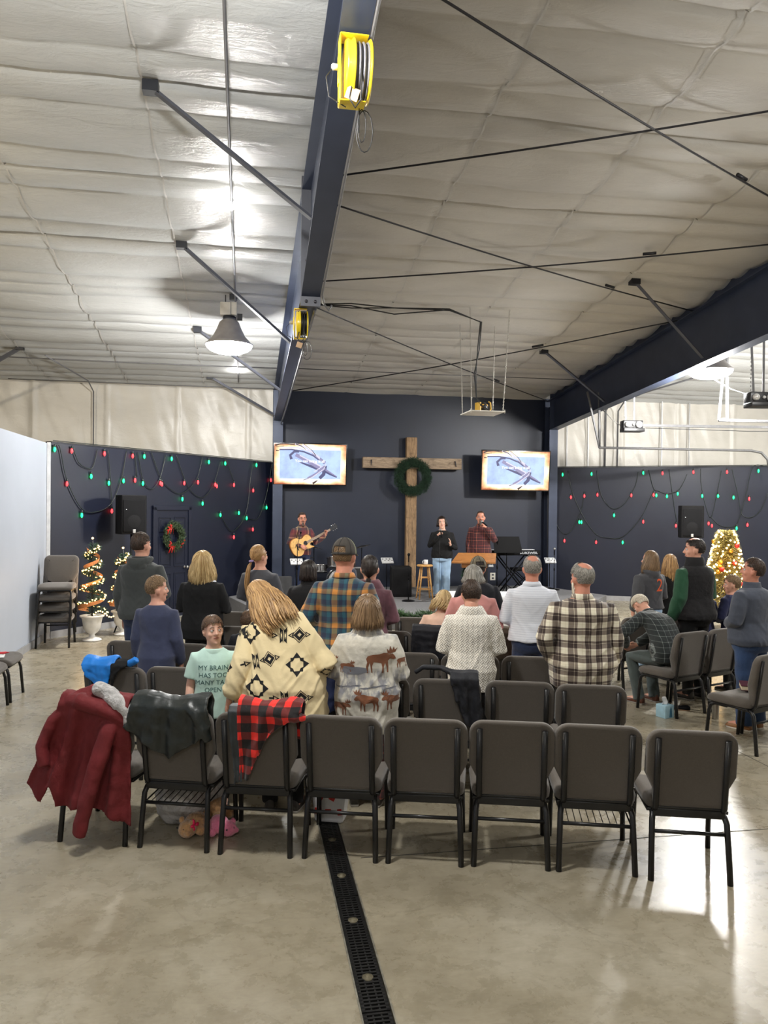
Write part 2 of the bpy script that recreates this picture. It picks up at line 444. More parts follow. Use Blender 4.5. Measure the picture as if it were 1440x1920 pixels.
# ------------------------------------------------------------------ steel frames
M_steel = mat('slate_blue_steel', srgb(62, 70, 90), .42, .25, var=.12, nscale=3, bmp=.05)
M_steelg = mat('grey_painted_steel', srgb(88, 90, 98), .42, .3, var=.1, nscale=3)
M_rodd = mat('dark_steel_rod', srgb(52, 52, 56), .4, .5)
M_bolt = mat('bolt_steel', (.08, .08, .1), .4, .7)
def zb(y):   # underside of the rafter
    return 4.05 + .046 * (17.5 - y) if y > 8.6 else 4.46 + .235 * (8.6 - y)
def zb2(y): return 4.01 + .073 * (17.6 - y) if y > 8.6 else 4.667 + .235 * (8.6 - y)
def rafter(label, X, zb, w=.21, ybeg=1.0):
    root = thing('roof_rafter', label, 'steel beam', (X, 0, 0))
    Y = [ybeg, 8.6, 17.6]
    for (a, b2, nm) in ((ybeg, 8.6, 0), (8.6, 17.6, 1)):
        m = MB()
        top = lambda y: min(zc(y) + .06, 99)
        bot = lambda y: max(zb(y), 0)
        def seg(x0, x1, f0, f1):
            P = [m.v((x, y, f(y))) for (x, y, f) in ((x0, a, f0), (x1, a, f0), (x1, b2, f0), (x0, b2, f0), (x0, a, f1), (x1, a, f1), (x1, b2, f1), (x0, b2, f1))]
            for q in ((3, 2, 1, 0), (4, 5, 6, 7), (0, 1, 5, 4), (1, 2, 6, 5), (2, 3, 7, 6), (3, 0, 4, 7)): m.f([P[i] for i in q], False)
        bt = (lambda y, z=zb: min(z(y), zc(y) - .25))
        if a < 3: bt = lambda y: min(zb(y), zc(y) - .3)
        seg(-w / 2, w / 2, bt, lambda y: bt(y) + .014); 
        m.build('bottom_flange', M_steel, root)
        m = MB(); seg(-.006, .006, lambda y: bt(y) + .014, lambda y: zc(y) + .03); m.build('web', M_steel, root)
        m = MB(); seg(-w / 2, w / 2, lambda y: zc(y) - .17, lambda y: zc(y) - .155); m.build('top_flange', M_steel, root)
    # bolted splice
    m = MB(); y = 8.6; h0, h1 = zb(y) - .1, zc(y)
    m.box((0, y - .012, (h0 + h1) / 2), (w + .01, .022, h1 - h0)); m.box((0, y + .012, (h0 + h1) / 2), (w + .01, .022, h1 - h0))
    m.build('splice_plate', M_steelg, root)
    for zz in (h0 + .05, h0 + .22, h0 + .5, h1 - .15):
        for xx in (-.05, .05):
            m = MB(); m.lathe([(.018, -.045), (.018, -.024), (.009, -.024), (.009, .024), (.018, .024), (.018, .045)], (xx, y, zz), 6, Matrix.Rotation(R(-90), 3, 'X'))
            m.build('bolt', M_bolt, root)
    # column against the back wall
    m = MB(); m.box((0, 17.42, 2.1), (w, .014, 4.2)); m.box((0, 17.72, 2.4), (w, .014, 4.8)); m.box((0, 17.57, 2.3), (.012, .3, 4.6))
    m.build('column', M_steel, root)
    m = MB(); m.box((0, 17.4, 4.05 + .42), (w, .016, .9)); m.build('knee_plate', M_steel, root)
    return root
rl = rafter('slate blue steel roof rafter on the left with both yellow cord reels on it', .68, zb)
rr = rafter('slate blue steel roof rafter on the right above the right-hand screen', 7.2, zb2)
def angle_bar(m, a, b, w=.05, t=.006):
    a = Vector(a); b = Vector(b); d = (b - a); L = d.length; q = d.to_track_quat('Z', 'X').to_matrix()
    c = (a + b) / 2
    m.box(c + q @ Vector((0, w / 2, 0)), (t, w, L), q); m.box(c + q @ Vector((w / 2, 0, 0)), (w, t, L), q)
def brace(a, b, label, group=None):
    root = thing('flange_brace', label, 'brace', a, group=group)
    a = Vector(a); b = Vector(b) - a
    m = MB(); angle_bar(m, (0, 0, 0), b, .055); m.build('angle_strut', M_steelg, root)
    m = MB(); m.box((0, 0, .03), (.14, .11, .10)); m.build('purlin_clip', M_trimblack, root)
for a, b2, l in [((-.88, 7.22, 5.86), (.6, 7.79, 5.02), 'grey diagonal brace nearest the viewer, crossing in front of the bare bulb conduit'),
                ((-.87, 10.47, 5.53), (.6, 11.0, 4.42), 'grey diagonal brace just nearer than the big hanging lamp on the left'),
                ((-.87, 13.85, 5.18), (.6, 14.4, 4.25), 'grey diagonal brace running behind the big hanging lamp on the left'),
                ((-.8, 17.0, 4.88), (.6, 17.4, 4.15), 'grey diagonal brace above the left upper wall beside the blue column'),
                ((-4.2, 15.4, 5.04), (-5.6, 15.9, 4.3), 'grey diagonal brace at the left edge above the white divider'),
                ((5.67, 10.69, 5.51), (7.1, 11.2, 4.55), 'dark diagonal brace on the right rafter, the nearer one'),
                ((5.62, 14.12, 5.15), (7.1, 14.6, 4.3), 'dark diagonal brace on the right rafter, the farther one')]:
    brace(a, b2, l)
def rod(a, b, label, r=.011):
    root = thing('bracing_rod', label, 'steel rod', a)
    a = Vector(a); b = Vector(b) - a
    m = MB(); pts = [b * t + Vector((0, 0, -.05 * math.sin(PI * t))) for t in [i / 12 for i in range(13)]]
    m.tube(pts, r, 8); m.build('rod', M_rodd, root)
    m = MB(); c0, c1 = b * .70, b * .725; m.tube([c0, c1], r * 1.9, 8); m.build('turnbuckle', M_rodd, root)
for y0, y1, l in [(5.29, 8.54, 'steel cross-bracing rod nearest the viewer running from the left rafter up to the right edge'),
                  (8.37, 5.29, 'steel cross-bracing rod from beside the splice up to the upper right edge'),
                  (8.78, 11.47, 'steel cross-bracing rod of the middle bay sloping down to the right rafter'),
                  (11.26, 8.87, 'steel cross-bracing rod of the middle bay rising to the right edge'),
                  (11.9, 17.6, 'steel cross-bracing rod of the far bay sloping down to the right column'),
                  (17.7, 11.9, 'steel cross-bracing rod of the far bay rising from the back left corner')]:
    rod((.72, y0, zc(y0) - .15), (7.12, y1, zc(y1) - .15), l)
# conduits
M_cond = mat('galvanised_conduit', (.2, .2, .21), .5, .4)
def conduit(pts, label, r=.012, mt=None, n=8):
    m = MB(); m.tube(pts, r, n); o = m.build('conduit', mt or M_cond); return tag(o, label, 'conduit')
conduit([(-.2, y, zc(y) - .12 - .01 * math.sin(y * 1.9)) for y in [3 + .5 * i for i in range(29)]], 'long thin conduit running away under the ceiling past both bare bulbs', .014)
conduit([(-5.5, 15.9, zc(15.9) - .08), (-3.5, 15.9, zc(15.9) - .1), (-1, 15.9, zc(15.9) - .11), (.6, 15.9, zc(15.9) - .1)], 'thin conduit across the left ceiling just before the back wall', .013)
conduit([(-3.8, 15.6, 4.97), (-3.35, 17.3, 4.78), (-3.3, 17.62, 4.6), (-3.3, 17.65, 3.0)], 'conduit bending down the pale upper wall behind the navy left wall', .014)
conduit([(-5, 17.5, zc(17.5) - .1), (-1, 17.5, zc(17.5) - .12), (.6, 17.5, zc(17.5) - .12)], 'thin conduit along the top of the left pale wall', .01)
conduit([(.8, y, (min(zb(y), zc(y) - .3) - .01)) for y in (2, 3, 5, 7, 8.5)] + [(.84, 8.7, 4.42), (.9, 8.72, 4.36), (.93, 8.72, 4.42)], 'grey conduit along the right edge of the left rafter', .012)
conduit([(.74, 17.38, 4.0 - .02), (.76, 13, 4.23), (.76, 9.0, 4.42)], 'conduit along the underside of the far half of the left rafter', .012)
conduit([(.8, 15.9, zc(15.9) - .09), (4, 15.9, zc(15.9) - .1), (7.1, 15.9, zc(15.9) - .09)], 'thin pale conduit across the middle ceiling near the back wall', .009)
# pair of conduits and a post on the pale right wall
for k, (x, l) in enumerate(((8.62, 'left one of two grey pipes running down the pale right wall'), (8.95, 'right one of two grey pipes running down the pale right wall'))):
    conduit([(x - 1.4 * (1 - k) + .95 * k, 15.0 - k * .3, zc(15 - k * .3) - .06), (x - .25 * (1 - k) + .1 * k, 16.6, 4.85), (x, 17.3, 4.75), (x, 17.62, 4.55), (x, 17.65, 3.0)], l, .028 - k * .008, M_cond)
for x in (7.65, 8.2, 10.15, 10.9):
    m = MB(); m.box((x, 17.68, 3.8), (.03, .02, 2.1)); struct(m.build('trim_6', mat('batten_grey', (.4, .4, .4), .4, .5)))
# ------------------------------------------------------------------ lamps, reels, hanging things
M_alu = mat('lamp_shade_grey', (.36, .34, .33), .5, .3)
M_glow = emitter('lamp_glow', (1, .98, .94), 26); M_bulbglow = emitter('bulb_glow', (1, .99, .97), 22)
def high_bay(loc, label, tilt=0):
    root = thing('hanging_lamp', label, 'lamp', loc)
    m = MB(); m.lathe([(.10, .40), (.15, .36), (.19, .26), (.25, .14), (.33, .05), (.37, .02), (.37, .0), (.32, .04), (.23, .13), (.13, .33)], n=32, cap=False); m.build('lamp_shade', M_alu, root)
    m = MB(); m.lathe([(.36, .015), (.345, -.03), (.29, -.075), (.2, -.11), (.08, -.13), (.0, -.135)], n=20); m.build('lens_bowl', M_glow, root)
    m = MB(); m.box((-.06, 0, .56), (.16, .16, .2), bev=.01); m.box((.07, 0, .57), (.09, .12, .2), bev=.01); m.build('ballast_box', mat('ballast_cream', (.6, .57, .5), .4), root)
    m = MB(); m.lathe([(.1, .40), (.1, .45)], n=20); m.box((.16, 0, .45), (.08, .05, .1)); m.build('socket_cup', M_trimblack, root)
    h = zc(loc[1]) - loc[2] - .02
    m = MB(); m.tube([(-.06, 0, .66), (-.06, 0, h)], .008); m.tube([(.07, 0, .66), (.11, 0, .74), (.0, 0, .8), (.1, 0, .9), (.08, 0, h)], .006); m.box((.06, 0, h - .03), (.12, .1, .08)); m.build('hanger', M_trimblack, root)
    return root
_hl = ['big grey hanging shop lamp glowing below the left ceiling', 'bright hanging shop lamp partly hidden behind the right rafter']
for k in range(2): high_bay((HIGH_BAYS[k][0], HIGH_BAYS[k][1], HIGH_BAYS[k][2] + .05), _hl[k])
for k in range(2, 6):
    high_bay((HIGH_BAYS[k][0], HIGH_BAYS[k][1], HIGH_BAYS[k][2] + .05), 'hanging shop lamp outside the picture, lighting the hall from %s' % ['above the viewer', 'the right behind the viewer', 'beyond the left edge', 'far behind, added as fill'][k - 2])
def bare_bulb(loc, label):
    root = thing('bare_bulb', label, 'light bulb', loc)
    m = MB(); m.lathe([(.075, .10), (.075, .085), (.05, .075), (.03, .04), (.03, .0)], n=20); m.build('lamp_holder', mat('porcelain', (.5, .5, .48), .3), root)
    m = MB(); m.ball((0, 0, -.04), (.042, .042, .055), 14, 10); m.build('glass_bulb', M_bulbglow, root)
bare_bulb((-.21, 9.2, 5.68), 'bright bare light bulb on the conduit at upper left')
bare_bulb((-.21, 16.2, 4.98), 'small bare light bulb just below the big hanging lamp')
M_yel = mat('safety_yellow', srgb(244, 214, 40), .3, var=.05, coat=.3)
M_blackcab = mat('black_cable', (.012, .012, .013), .4); M_greycab = mat('grey_cable', (.45, .44, .42), .4)
def reel(loc, label, s, cabm, tagc):
    root = thing('cord_reel', label, 'cord reel', loc)
    m = MB(); r = .2 * s; w = .19 * s
    # C-shaped bracket: top plate, side plate, bottom plate
    m.box((0, 0, 0), (w, .12 * s, .008), bev=.003); m.box((-w / 2, 0, -.22 * s), (.008, .12 * s, .44 * s), bev=.003); m.box((-w * .05, 0, -.44 * s), (w * .9, .12 * s, .008), bev=.003)
    m.box((-w / 2 - .006, 0, -.22 * s), (.01, .05 * s, .2 * s), bev=.003); m.build('bracket', M_yel, root)
    ax = Matrix.Rotation(R(90), 3, 'Y')
    m = MB(); m.lathe([(.03, -.065 * s), (r * .9, -.065 * s), (r * .95, -.05 * s), (r * .9, -.03 * s), (r, -.012 * s), (r * .98, -.004 * s), (.03, -.006 * s)], (0, 0, -.22 * s), 36, ax)
    m.lathe([(r * .55, .085 * s), (r * .96, .09 * s), (r, .098 * s), (r * .96, .106 * s), (r * .55, .1 * s)], (0, 0, -.22 * s), 36, ax); m.build('spool', M_yel, root)
    m = MB()
    for k in range(6):
        x = (.008 + .015 * k) * s; rr = r * (.78 + .08 * (k % 2))
        m.tube([(x, rr * math.cos(a), -.22 * s + rr * math.sin(a)) for a in [2 * PI * i / 24 for i in range(25)]], .009 * s, 6)
    m.build('wound_cord', cabm, root)
    m = MB(); m.lathe([(.02, 0), (.022, .035), (.012, .045)], (-w / 2 - .01, 0, -.2 * s), 14, Matrix.Rotation(R(-90), 3, 'Y')); m.build('axle_cap', M_greycab, root)
    m = MB(); m.tube([(.03, -.1 * s, -.1 * s), (.03, -.17 * s, -.25 * s), (.035, -.12 * s, -.46 * s), (.0, -.1 * s, -.51 * s), (-.04, -.1 * s, -.45 * s), (-.02, -.1, -.36 * s)], .006, 6)
    m.tube([(-w / 2 - .04, 0, -.2 * s), (-w / 2 - .09, 0, -.27 * s), (-w / 2 - .07, 0, -.4 * s), (-.05, 0, -.46 * s)], .0035, 6)
    for k in range(3): m.tube([(.04 + .028 * k * math.sin(a) + .02 * k, .01 * k, -.46 * s - (.08 + .03 * k) * (1 - math.cos(a)) * s) for a in [2 * PI * i / 16 for i in range(17)]], .004, 6)
    m.build('hanging_cord', M_greycab if cabm == M_greycab else M_blackcab, root)
    m = MB(); m.box((-.02 * s, -.1 * s, -.55 * s if tagc else -.42 * s), (.085 * s, .004, .085 * s), (0, R(18), 0)); m.build('paper_tag', mat('buff_tag', (.62, .42, .26), .7), root)
    return root
reel((.68, 5.13, 5.262), 'yellow cord reel with grey cord, nearest the viewer at the top', 1.0, mat('silver_black_cord', (.16, .16, .18), .3), False)
reel((.60, 9.05, 4.435), 'smaller-looking yellow cord reel with black cord and paper tag, under the splice', .78, M_blackcab, True)
# shelf on four chains with a yellow reel lying on it
root = thing('hanging_shelf', 'white board shelf hung on four chains before the navy stage wall', 'shelf', (3.9, 12.52, 3.74))
m = MB(); m.box((0, 0, 0), (.6, .62, .018), bev=.004); m.build('board', mat('white_melamine', (.72, .70, .66), .5), root)
M_chain = mat('white_chain', (.52, .5, .46), .4, .4)
for (x, y, X2, Y2) in ((-.27, -.27, -.32, -.3), (.27, -.27, .36, -.3), (-.27, .27, -.3, .38), (.27, .27, .33, .38)):
    m = MB(); a = Vector((x, y, .01)); b = Vector((X2, Y2, zc(12.52 + Y2) - 3.76)); n = 60; d = (b - a).normalized(); q = d.to_track_quat('Z', 'X').to_matrix()
    for k in range(n):
        c = a.lerp(b, (k + .5) / n); e = q @ (Vector((1, 0, 0)) if k % 2 else Vector((0, 1, 0)))
        m.tube([c + d * (.019 * math.cos(t)) + e * (.009 * math.sin(t)) for t in [2 * PI * i / 8 for i in range(9)]], .0035, 4)
    m.build('chain', M_chain, root)
for x, y in ((-.29, -.3), (.29, -.3)):
    m = MB(); m.lathe([(.01, -.03), (.01, .03)], (x, y, 0), 8); m.build('eye_bolt', M_chain, root)
root = thing('cord_reel', 'yellow and black cord reel standing on the white hanging shelf', 'cord reel', (3.93, 12.6, 3.75), R(20))
m = MB(); m.box((-.1, 0, .09), (.03, .14, .17), bev=.006); m.box((.02, -.02, .12), (.12, .05, .06), bev=.01); m.tube([(.1, -.03, .2), (.14, -.03, .18), (.15, -.03, .08), (.12, -.03, .02)], .014); m.build('frame', mat('dull_yellow', srgb(200, 160, 60), .4), root)
m = MB(); m.lathe([(.09, -.05), (.1, .0), (.09, .05)], (.02, .04, .10), 20, Matrix.Rotation(R(80), 3, 'Y')); m.build('spool', M_blackcab, root)
cbl = MB()
for k in range(3):
    o = .012 * k
    cbl.tube([(.78, 12.1, zc(12.1) - .16 + o), (1.6, 12.1, zc(12.1) - .1 - o * 3), (2.3, 12.15, zc(12.1) - .12 - .1 * (k == 1)), (3.2, 12.1, zc(12.1) - .1 - o), (3.75 + o, 12.2, zc(12.2) - .25), (3.8 + .03 * (k == 2), 12.5, 4.8), (3.79 - .03 * (k == 2), 12.55, 4.4), (3.8, 12.55, 4.02), (3.86 + o, 12.5, 3.87), (3.98, 12.4, 3.775)], .010, 6)
tag(cbl.build('power_cable', M_blackcab), 'black cables slung from the left rafter down to the hanging shelf', 'cable')
# garage door openers, rails and tracks
M_galv = mat('galvanised_steel', (.16, .16, .165), .55, .3, var=.15, nscale=20)
M_opbk = mat('opener_black', (.02, .02, .022), .35)
def opener(loc, label, mirror=1):
    root = thing('garage_door_opener', label, 'garage door opener', loc, R(-8))
    m = MB(); m.box((0, 0, -.09), (.42, .26, .07), bev=.01); m.box((0, .04, .02), (.40, .2, .17), bev=.015); m.build('motor_housing', M_opbk, root)
    for x, r in ((-.12, .055), (.11, .07)):
        m = MB(); m.ball((x, -.08, .02), (r, .05, r), 16, 10); m.build('bulb_lens', mat('clear_lens', (.75, .75, .75), .08, .3, coat=1), root)
    m = MB(); m.lathe([(.028, 0), (.02, .03)], (0, -.07, .02), 12, Matrix.Rotation(R(90), 3, 'X')); m.build('indicator', mat('white_plastic', (.7, .7, .7), .3), root)
    h = zc(loc[1]) - loc[2]
    for x, lean in ((-.13, -.03), (.05, .0)):
        m = MB(); m.box((x + lean / 2, .04, .1 + (h - .1) / 2), (.035, .006, h - .1), (0, R(-3 if lean else 0), 0))
        for k in range(int(h / .06)): m.box((x + lean / 2, .036, .14 + k * .06), (.012, .004, .025))
        m.build('hanger_strap', M_galv, root)
    m = MB(); m.box((2.6, .1, .02), (4.8, .04, .05)); m.build('rail', M_galv, root)
    m = MB(); m.tube([(.3, .08, -.03), (2.4, .08, -.07), (5, .08, -.03)], .006); m.build('belt', M_rodd, root)
opener((7.52, 14.21, 3.8), 'black garage door opener hanging left of the big right lamp, farther away')
opener((7.55, 10.35, 3.8), 'black garage door opener cut off at the right edge, nearer the viewer')
root = thing('door_track', 'galvanised garage door track hung from angle irons over the right navy wall', 'garage door track', (7.2, 15.0, 3.42))
m = MB(); m.tube([(0, 0, 0), (3.4, -.15, 0), (3.65, -.15, -.04), (3.8, -.15, -.18), (3.86, -.15, -.5)], (.028), 6); m.build('track', M_galv, root)
m = MB(); angle_bar(m, (0, 0, 0), (-.02, 0, 1.15), .035); angle_bar(m, (0, 0, 0), (-.28, 0, 1.15), .03); m.build('hanger', M_galv, root)
root = thing('door_track', 'second garage door track on a forked hanger just right of the right lamp', 'garage door track', (8.3, 12.3, 3.72))
m = MB(); m.tube([(-.15, 0, 0), (3.6, -.1, 0)], .03, 6); m.build('track', M_galv, root)
m = MB(); angle_bar(m, (0, 0, 0), (-.02, 0, 1.7), .035); angle_bar(m, (-.15, 0, 0), (.0, 0, 1.7), .03); angle_bar(m, (-.15, 0, 0), (0, 0, .02), .03); m.build('hanger', M_galv, root)
tag((lambda mm: (mm.tube([(7.75, 11.85, 4.35), (7.7, 11.3, 4.1), (7.6, 10.8, 3.95), (7.45, 10.4, 3.75)], .008), mm.build('power_cable', M_greycab))[1])(MB()), 'grey cord drooping from the right lamp to the nearer opener', 'cable')
tag((lambda mm: (mm.tube([(7.22, 14.9, 4.2), (7.3, 14.6, 3.95), (7.4, 14.3, 3.76)], .008), mm.build('power_cable', M_greycab))[1])(MB()), 'grey cord from the right rafter to the farther opener', 'cable')

# ------------------------------------------------------------------ chairs
M_chair = mat('taupe_chair_weave', srgb(86, 80, 74), .9, var=.08, nscale=120, bmp=.35, bscale=420, bdist=.002, sheen=.25)
M_frame = mat('black_chair_frame', (.016, .016, .017), .32, .3, var=.2)
def outline(hw_lo, hw_hi, z0, z1, r, n=6):
    P = [(-hw_lo + .02, z0), (hw_lo - .02, z0), (hw_lo, z0 + .02), (hw_lo + .002, z0 + .10), (hw_hi, z0 + .20)]
    for k in range(n + 1):
        a = PI / 2 * k / n; P.append((hw_hi - r + r * math.cos(a), z1 - r + r * math.sin(a)))
    for k in range(n + 1):
        a = PI / 2 + PI / 2 * k / n; P.append((-hw_hi + r + r * math.cos(a), z1 - r + r * math.sin(a)))
    P += [(-hw_hi, z0 + .20), (-hw_lo - .002, z0 + .10), (-hw_lo, z0 + .02)]
    return P
def inset(P, d, c):
    out = []; n = len(P)
    for i in range(n):
        a = Vector(P[i - 1]); b = Vector(P[i]); e = Vector(P[(i + 1) % n])
        t = (e - a).normalized(); nn = Vector((t.y, -t.x))
        out.append(tuple(b - nn * d))
    return out
def make_chair(rack=False):
    root = thing('stacking_chair', '', 'chair', group='taupe stacking chairs of the hall')
    tilt = lambda z: .055 - (z - .40) * .17
    P = outline(.20, .25, .41, .875, .08)
    m = MB(); rings = []
    for dy, ins in ((-.006, .03), (-.010, .010), (-.004, .002), (.008, 0), (.034, .0), (.05, .008), (.058, .03), (.062, .09)):
        Q = inset(P, ins, None)
        rings.append([Vector((x, tilt(z) + dy + (.012 * math.cos((z - .52) * 6) if dy > .03 else 0), z)) for x, z in Q])
    m.loft(rings); m.build('backrest', M_chair, root)
    m = MB(); Q = []
    for k in range(24):
        a = 2 * PI * k / 24 + PI / 24; c, s_ = math.cos(a), math.sin(a)
        Q.append((.247 * (abs(c) ** .25) * (1 if c > 0 else -1), .225 * (abs(s_) ** .25) * (1 if s_ > 0 else -1)))
    rings = []
    for z, ins in ((.388, .03), (.392, .008), (.40, 0), (.435, -.004), (.458, .004), (.470, .022), (.476, .07)):
        rings.append([Vector((x * (1 - ins / .247) * (1 if y > 0 else .955), .285 + y * (1 - ins / .225), z - (.03 * max(0, (y - .14) / .085) ** 2 if z > .42 else 0))) for x, y in Q])
    m.loft(rings); m.build('seat', M_chair, root)
    m = MB()
    m.box((0, .285, .378), (.46, .40, .02), bev=.006)
    m.box((0, .056, .378), (.40, .024, .048), bev=.006); m.box((0, .047, .41), (.36, .014, .012), bev=.003)
    m.build('seat_frame', M_frame, root)
    for s in (-1, 1):
        m = MB(); m.tube([(s * .19, .085, .355), (s * .19, tilt(.42) - .022, .42), (s * .19, tilt(.6) - .022, .6), (s * .19, tilt(.83) - .018, .83)], [(.0175, .012)] * 4, 8); m.build('back_upright', M_frame, root)
        m = MB(); m.tube([(s * .218, .0, .0), (s * .212, .022, .20), (s * .207, .04, .33), (s * .2, .062, .362), (s * .195, .11, .375), (s * .195, .2, .374)], .0175, 8); m.build('leg', M_frame, root)
        m = MB(); m.tube([(s * .232, .50, .0), (s * .226, .475, .30), (s * .222, .46, .35), (s * .215, .42, .372), (s * .21, .3, .372)], .0165, 8); m.build('leg', M_frame, root)
    m = MB(); m.tube([(-.21, .03, .275), (.21, .03, .275)], .011, 6); m.build('stretcher', M_frame, root)
    if rack:
        m = MB(); m.tube([(-.2, .42, .30), (.2, .42, .30)], .005, 6); m.tube([(-.2, .03, .275), (-.2, .42, .3)], .005, 6); m.tube([(.2, .03, .275), (.2, .42, .3)], .005, 6)
        for k in range(1, 10): m.tube([(-.2 + .04 * k, .03, .28), (-.2 + .04 * k, .42, .305)], .0028, 5)
        m.build('book_rack', M_frame, root)
    return root
ch = make_chair(); chr_ = make_chair(True)
used = {}
def chair(x, y, rot, label, rack=False, z=0, group=None):
    src = chr_ if rack else ch
    if id(src) not in used:
        used[id(src)] = 1; src.location = (x, y, z); src.rotation_euler = (0, 0, R(rot)); src['label'] = label
        if group: src['group'] = group
        return src
    return dup(src, (x, y, z), R(rot), label, group)
ROW1 = [(-.94, 5.08, -18), (-.433, 4.912, -18.5), (.065, 4.749, -16), (.569, 4.611, -17), (1.061, 4.474, -15.5), (1.556, 4.35, -16.5), (2.032, 4.205, -17.5), (2.515, 4.017, -17.5)]
l1 = ['under the dark red jacket at the left end', 'second from the left, under the black leather jacket', 'third from the left, under the checked shirt',
      'fourth from the left, bare back', 'fifth from the left, bare back', 'fourth from the right, bare back', 'second from the right', 'at the far right end, standing a little apart']
l1[5] = 'third from the right, bare back'
for (x, y, r), l in zip(ROW1, l1): chair(x, y, r, 'taupe chair in the nearest row, ' + l, rack=(l is l1[1] or l is l1[6]), group='chairs of the nearest row')
ROW2 = [(-1.0, 6.27), (-.52, 6.19), (-.03, 6.0), (.47, 5.85), (.96, 5.66), (1.46, 5.49), (1.97, 5.35), (2.44, 5.17)]
l2 = ['under the blue hooded jacket', 'beside the boy in the mint shirt', 'hidden behind the cream cardigan', 'with the navy coat on it', 'peeking out right of the moose jacket', 'with a black coat over its right corner', 'bare, before the white sweater', 'at the right end before the brown plaid shirt']
for (x, y), l in zip(ROW2, l2): chair(x, y, -17, 'taupe chair in the second row, ' + l, group='chairs of the second row')
ROW3 = [(-1.03, 7.44), (-.55, 7.25), (-.06, 7.05), (.43, 6.88), (.92, 6.7), (1.41, 6.55), (1.9, 6.38), (2.40, 6.24)]
l3 = ['behind the boy in navy', 'in front of the blonde woman in black', 'behind the boy in the mint shirt', 'hidden by the cream cardigan', 'in front of the man in the cap', 'bare, left of the white knit sweater', 'behind the white knit sweater', 'in front of the man in the pale striped shirt']
for (x, y), l in zip(ROW3, l3): chair(x, y, -17, 'taupe chair in the third row, ' + l, group='chairs of the third row')
ROW4 = [(-.04, 8.2), (.45, 8.05), (.94, 7.9), (1.43, 7.74), (1.92, 7.6), (2.42, 7.45)]
l4 = ['beside the small child at the left', 'hidden behind the teal plaid shirt', 'in front of the maroon cardigan', 'right of the maroon cardigan', 'with the black coat behind the seated blonde', 'with the brown coat over it']
for (x, y), l in zip(ROW4, l4): chair(x, y, -17, 'taupe chair in the fourth row, ' + l, group='chairs of the fourth row')
ROW5 = [(-.1, 9.35), (1.42, 8.8), (1.93, 8.64), (2.44, 8.5)]
l5 = ['at the left below the ponytail', 'beside the stage greenery, left one', 'beside the stage greenery, right one', 'under the dark sweater']
for (x, y), l in zip(ROW5, l5): chair(x, y, -17, 'taupe chair in the front row nearest the stage, ' + l, group='chairs of the row nearest the stage')
for x, y, l in [(4.54, 8.4, 'behind the girl in the grey hoodie'), (5.03, 8.58, 'right behind the man in the black vest'), (5.52, 8.76, 'behind the two boys in navy'),
                (4.55, 7.29, 'with the bent old person sitting on it'), (5.04, 7.47, 'just left of the man in the grey pullover'), (5.53, 7.65, 'hidden by the man in the grey pullover'),
                (4.58, 6.08, 'at the right edge with a book on its seat'), (5.07, 6.26, 'at the right edge behind the one with the book')]:
    chair(x, y, 20, 'taupe chair in the right-hand block, ' + l, group='chairs of the right-hand block')
chair(-2.98, 9.07, -90, 'taupe chair against the white wall at left, the one with papers on it', group='chairs along the white wall')
chair(-2.98, 8.5, -90, 'taupe chair against the white wall, cut off at the left edge', group='chairs along the white wall')
for k in range(4):
    chair(-2.83 + .012 * k, 12.6 - .02 * k, 181, 'taupe chair in the stack in the left corner, ' + ['lowest', 'second from the floor', 'third from the floor', 'topmost'][k], z=.16 * k, group='stacked chairs in the left corner')
# ------------------------------------------------------------------ people
def skin(name, c): return mat(name, c, .5, var=.06, nscale=20, sub=.12, spec=.4)
SK = skin('fair_skin', srgb(214, 160, 138)); SK2 = skin('rosy_skin', srgb(205, 142, 120)); SK3 = skin('light_skin', srgb(222, 176, 155))
M_sclera = mat('eye_white', (.75, .75, .73), .2); M_iris = mat('iris_brown', (.03, .018, .01), .15); M_lips = mat('lips', srgb(192, 128, 114), .5)
def hairmat(name, dark, light, rough=.42):
    if name in MATS: return MATS[name]
    m, nt, b = _nodes(name)
    at = nt.nodes.new('ShaderNodeAttribute'); at.attribute_name = 'shade'
    f2 = noise_n(nt, coords(nt, (60, 60, 6)), 3, 3)
    s = mth(nt, 'ADD', mth(nt, 'MULTIPLY', at.outputs['Fac'], .7), mth(nt, 'MULTIPLY', f2, .3))
    r = ramp(nt, [(.15, dark), (.85, light)]); nt.links.new(s, r.inputs[0]); nt.links.new(r.outputs[0], b.inputs['Base Color'])
    b.inputs['Roughness'].default_value = rough; b.inputs['Anisotropic'].default_value = .3
    bump(nt, b, noise_n(nt, coords(nt, (160, 160, 12)), 4, 3), .25, .002)
    MATS[name] = m; return m
H_brown = hairmat('brown_hair', srgb(38, 28, 22), srgb(78, 58, 44)); H_dark = hairmat('dark_brown_hair', srgb(20, 15, 14), srgb(48, 36, 32))
H_blond = hairmat('blond_hair', srgb(150, 118, 72), srgb(226, 200, 148)); H_honey = hairmat('honey_hair', srgb(122, 88, 54), srgb(206, 166, 112))
H_lbrown = hairmat('light_brown_hair', srgb(92, 70, 48), srgb(150, 122, 90)); H_grey = hairmat('grey_hair', srgb(110, 108, 102), srgb(176, 172, 164))
H_white = hairmat('white_hair', srgb(200, 190, 172), srgb(240, 232, 216)); H_gbrown = hairmat('greying_brown_hair', srgb(84, 74, 62), srgb(150, 138, 122))
H_kid = hairmat('boy_brown_hair', srgb(60, 42, 30), srgb(112, 84, 60))

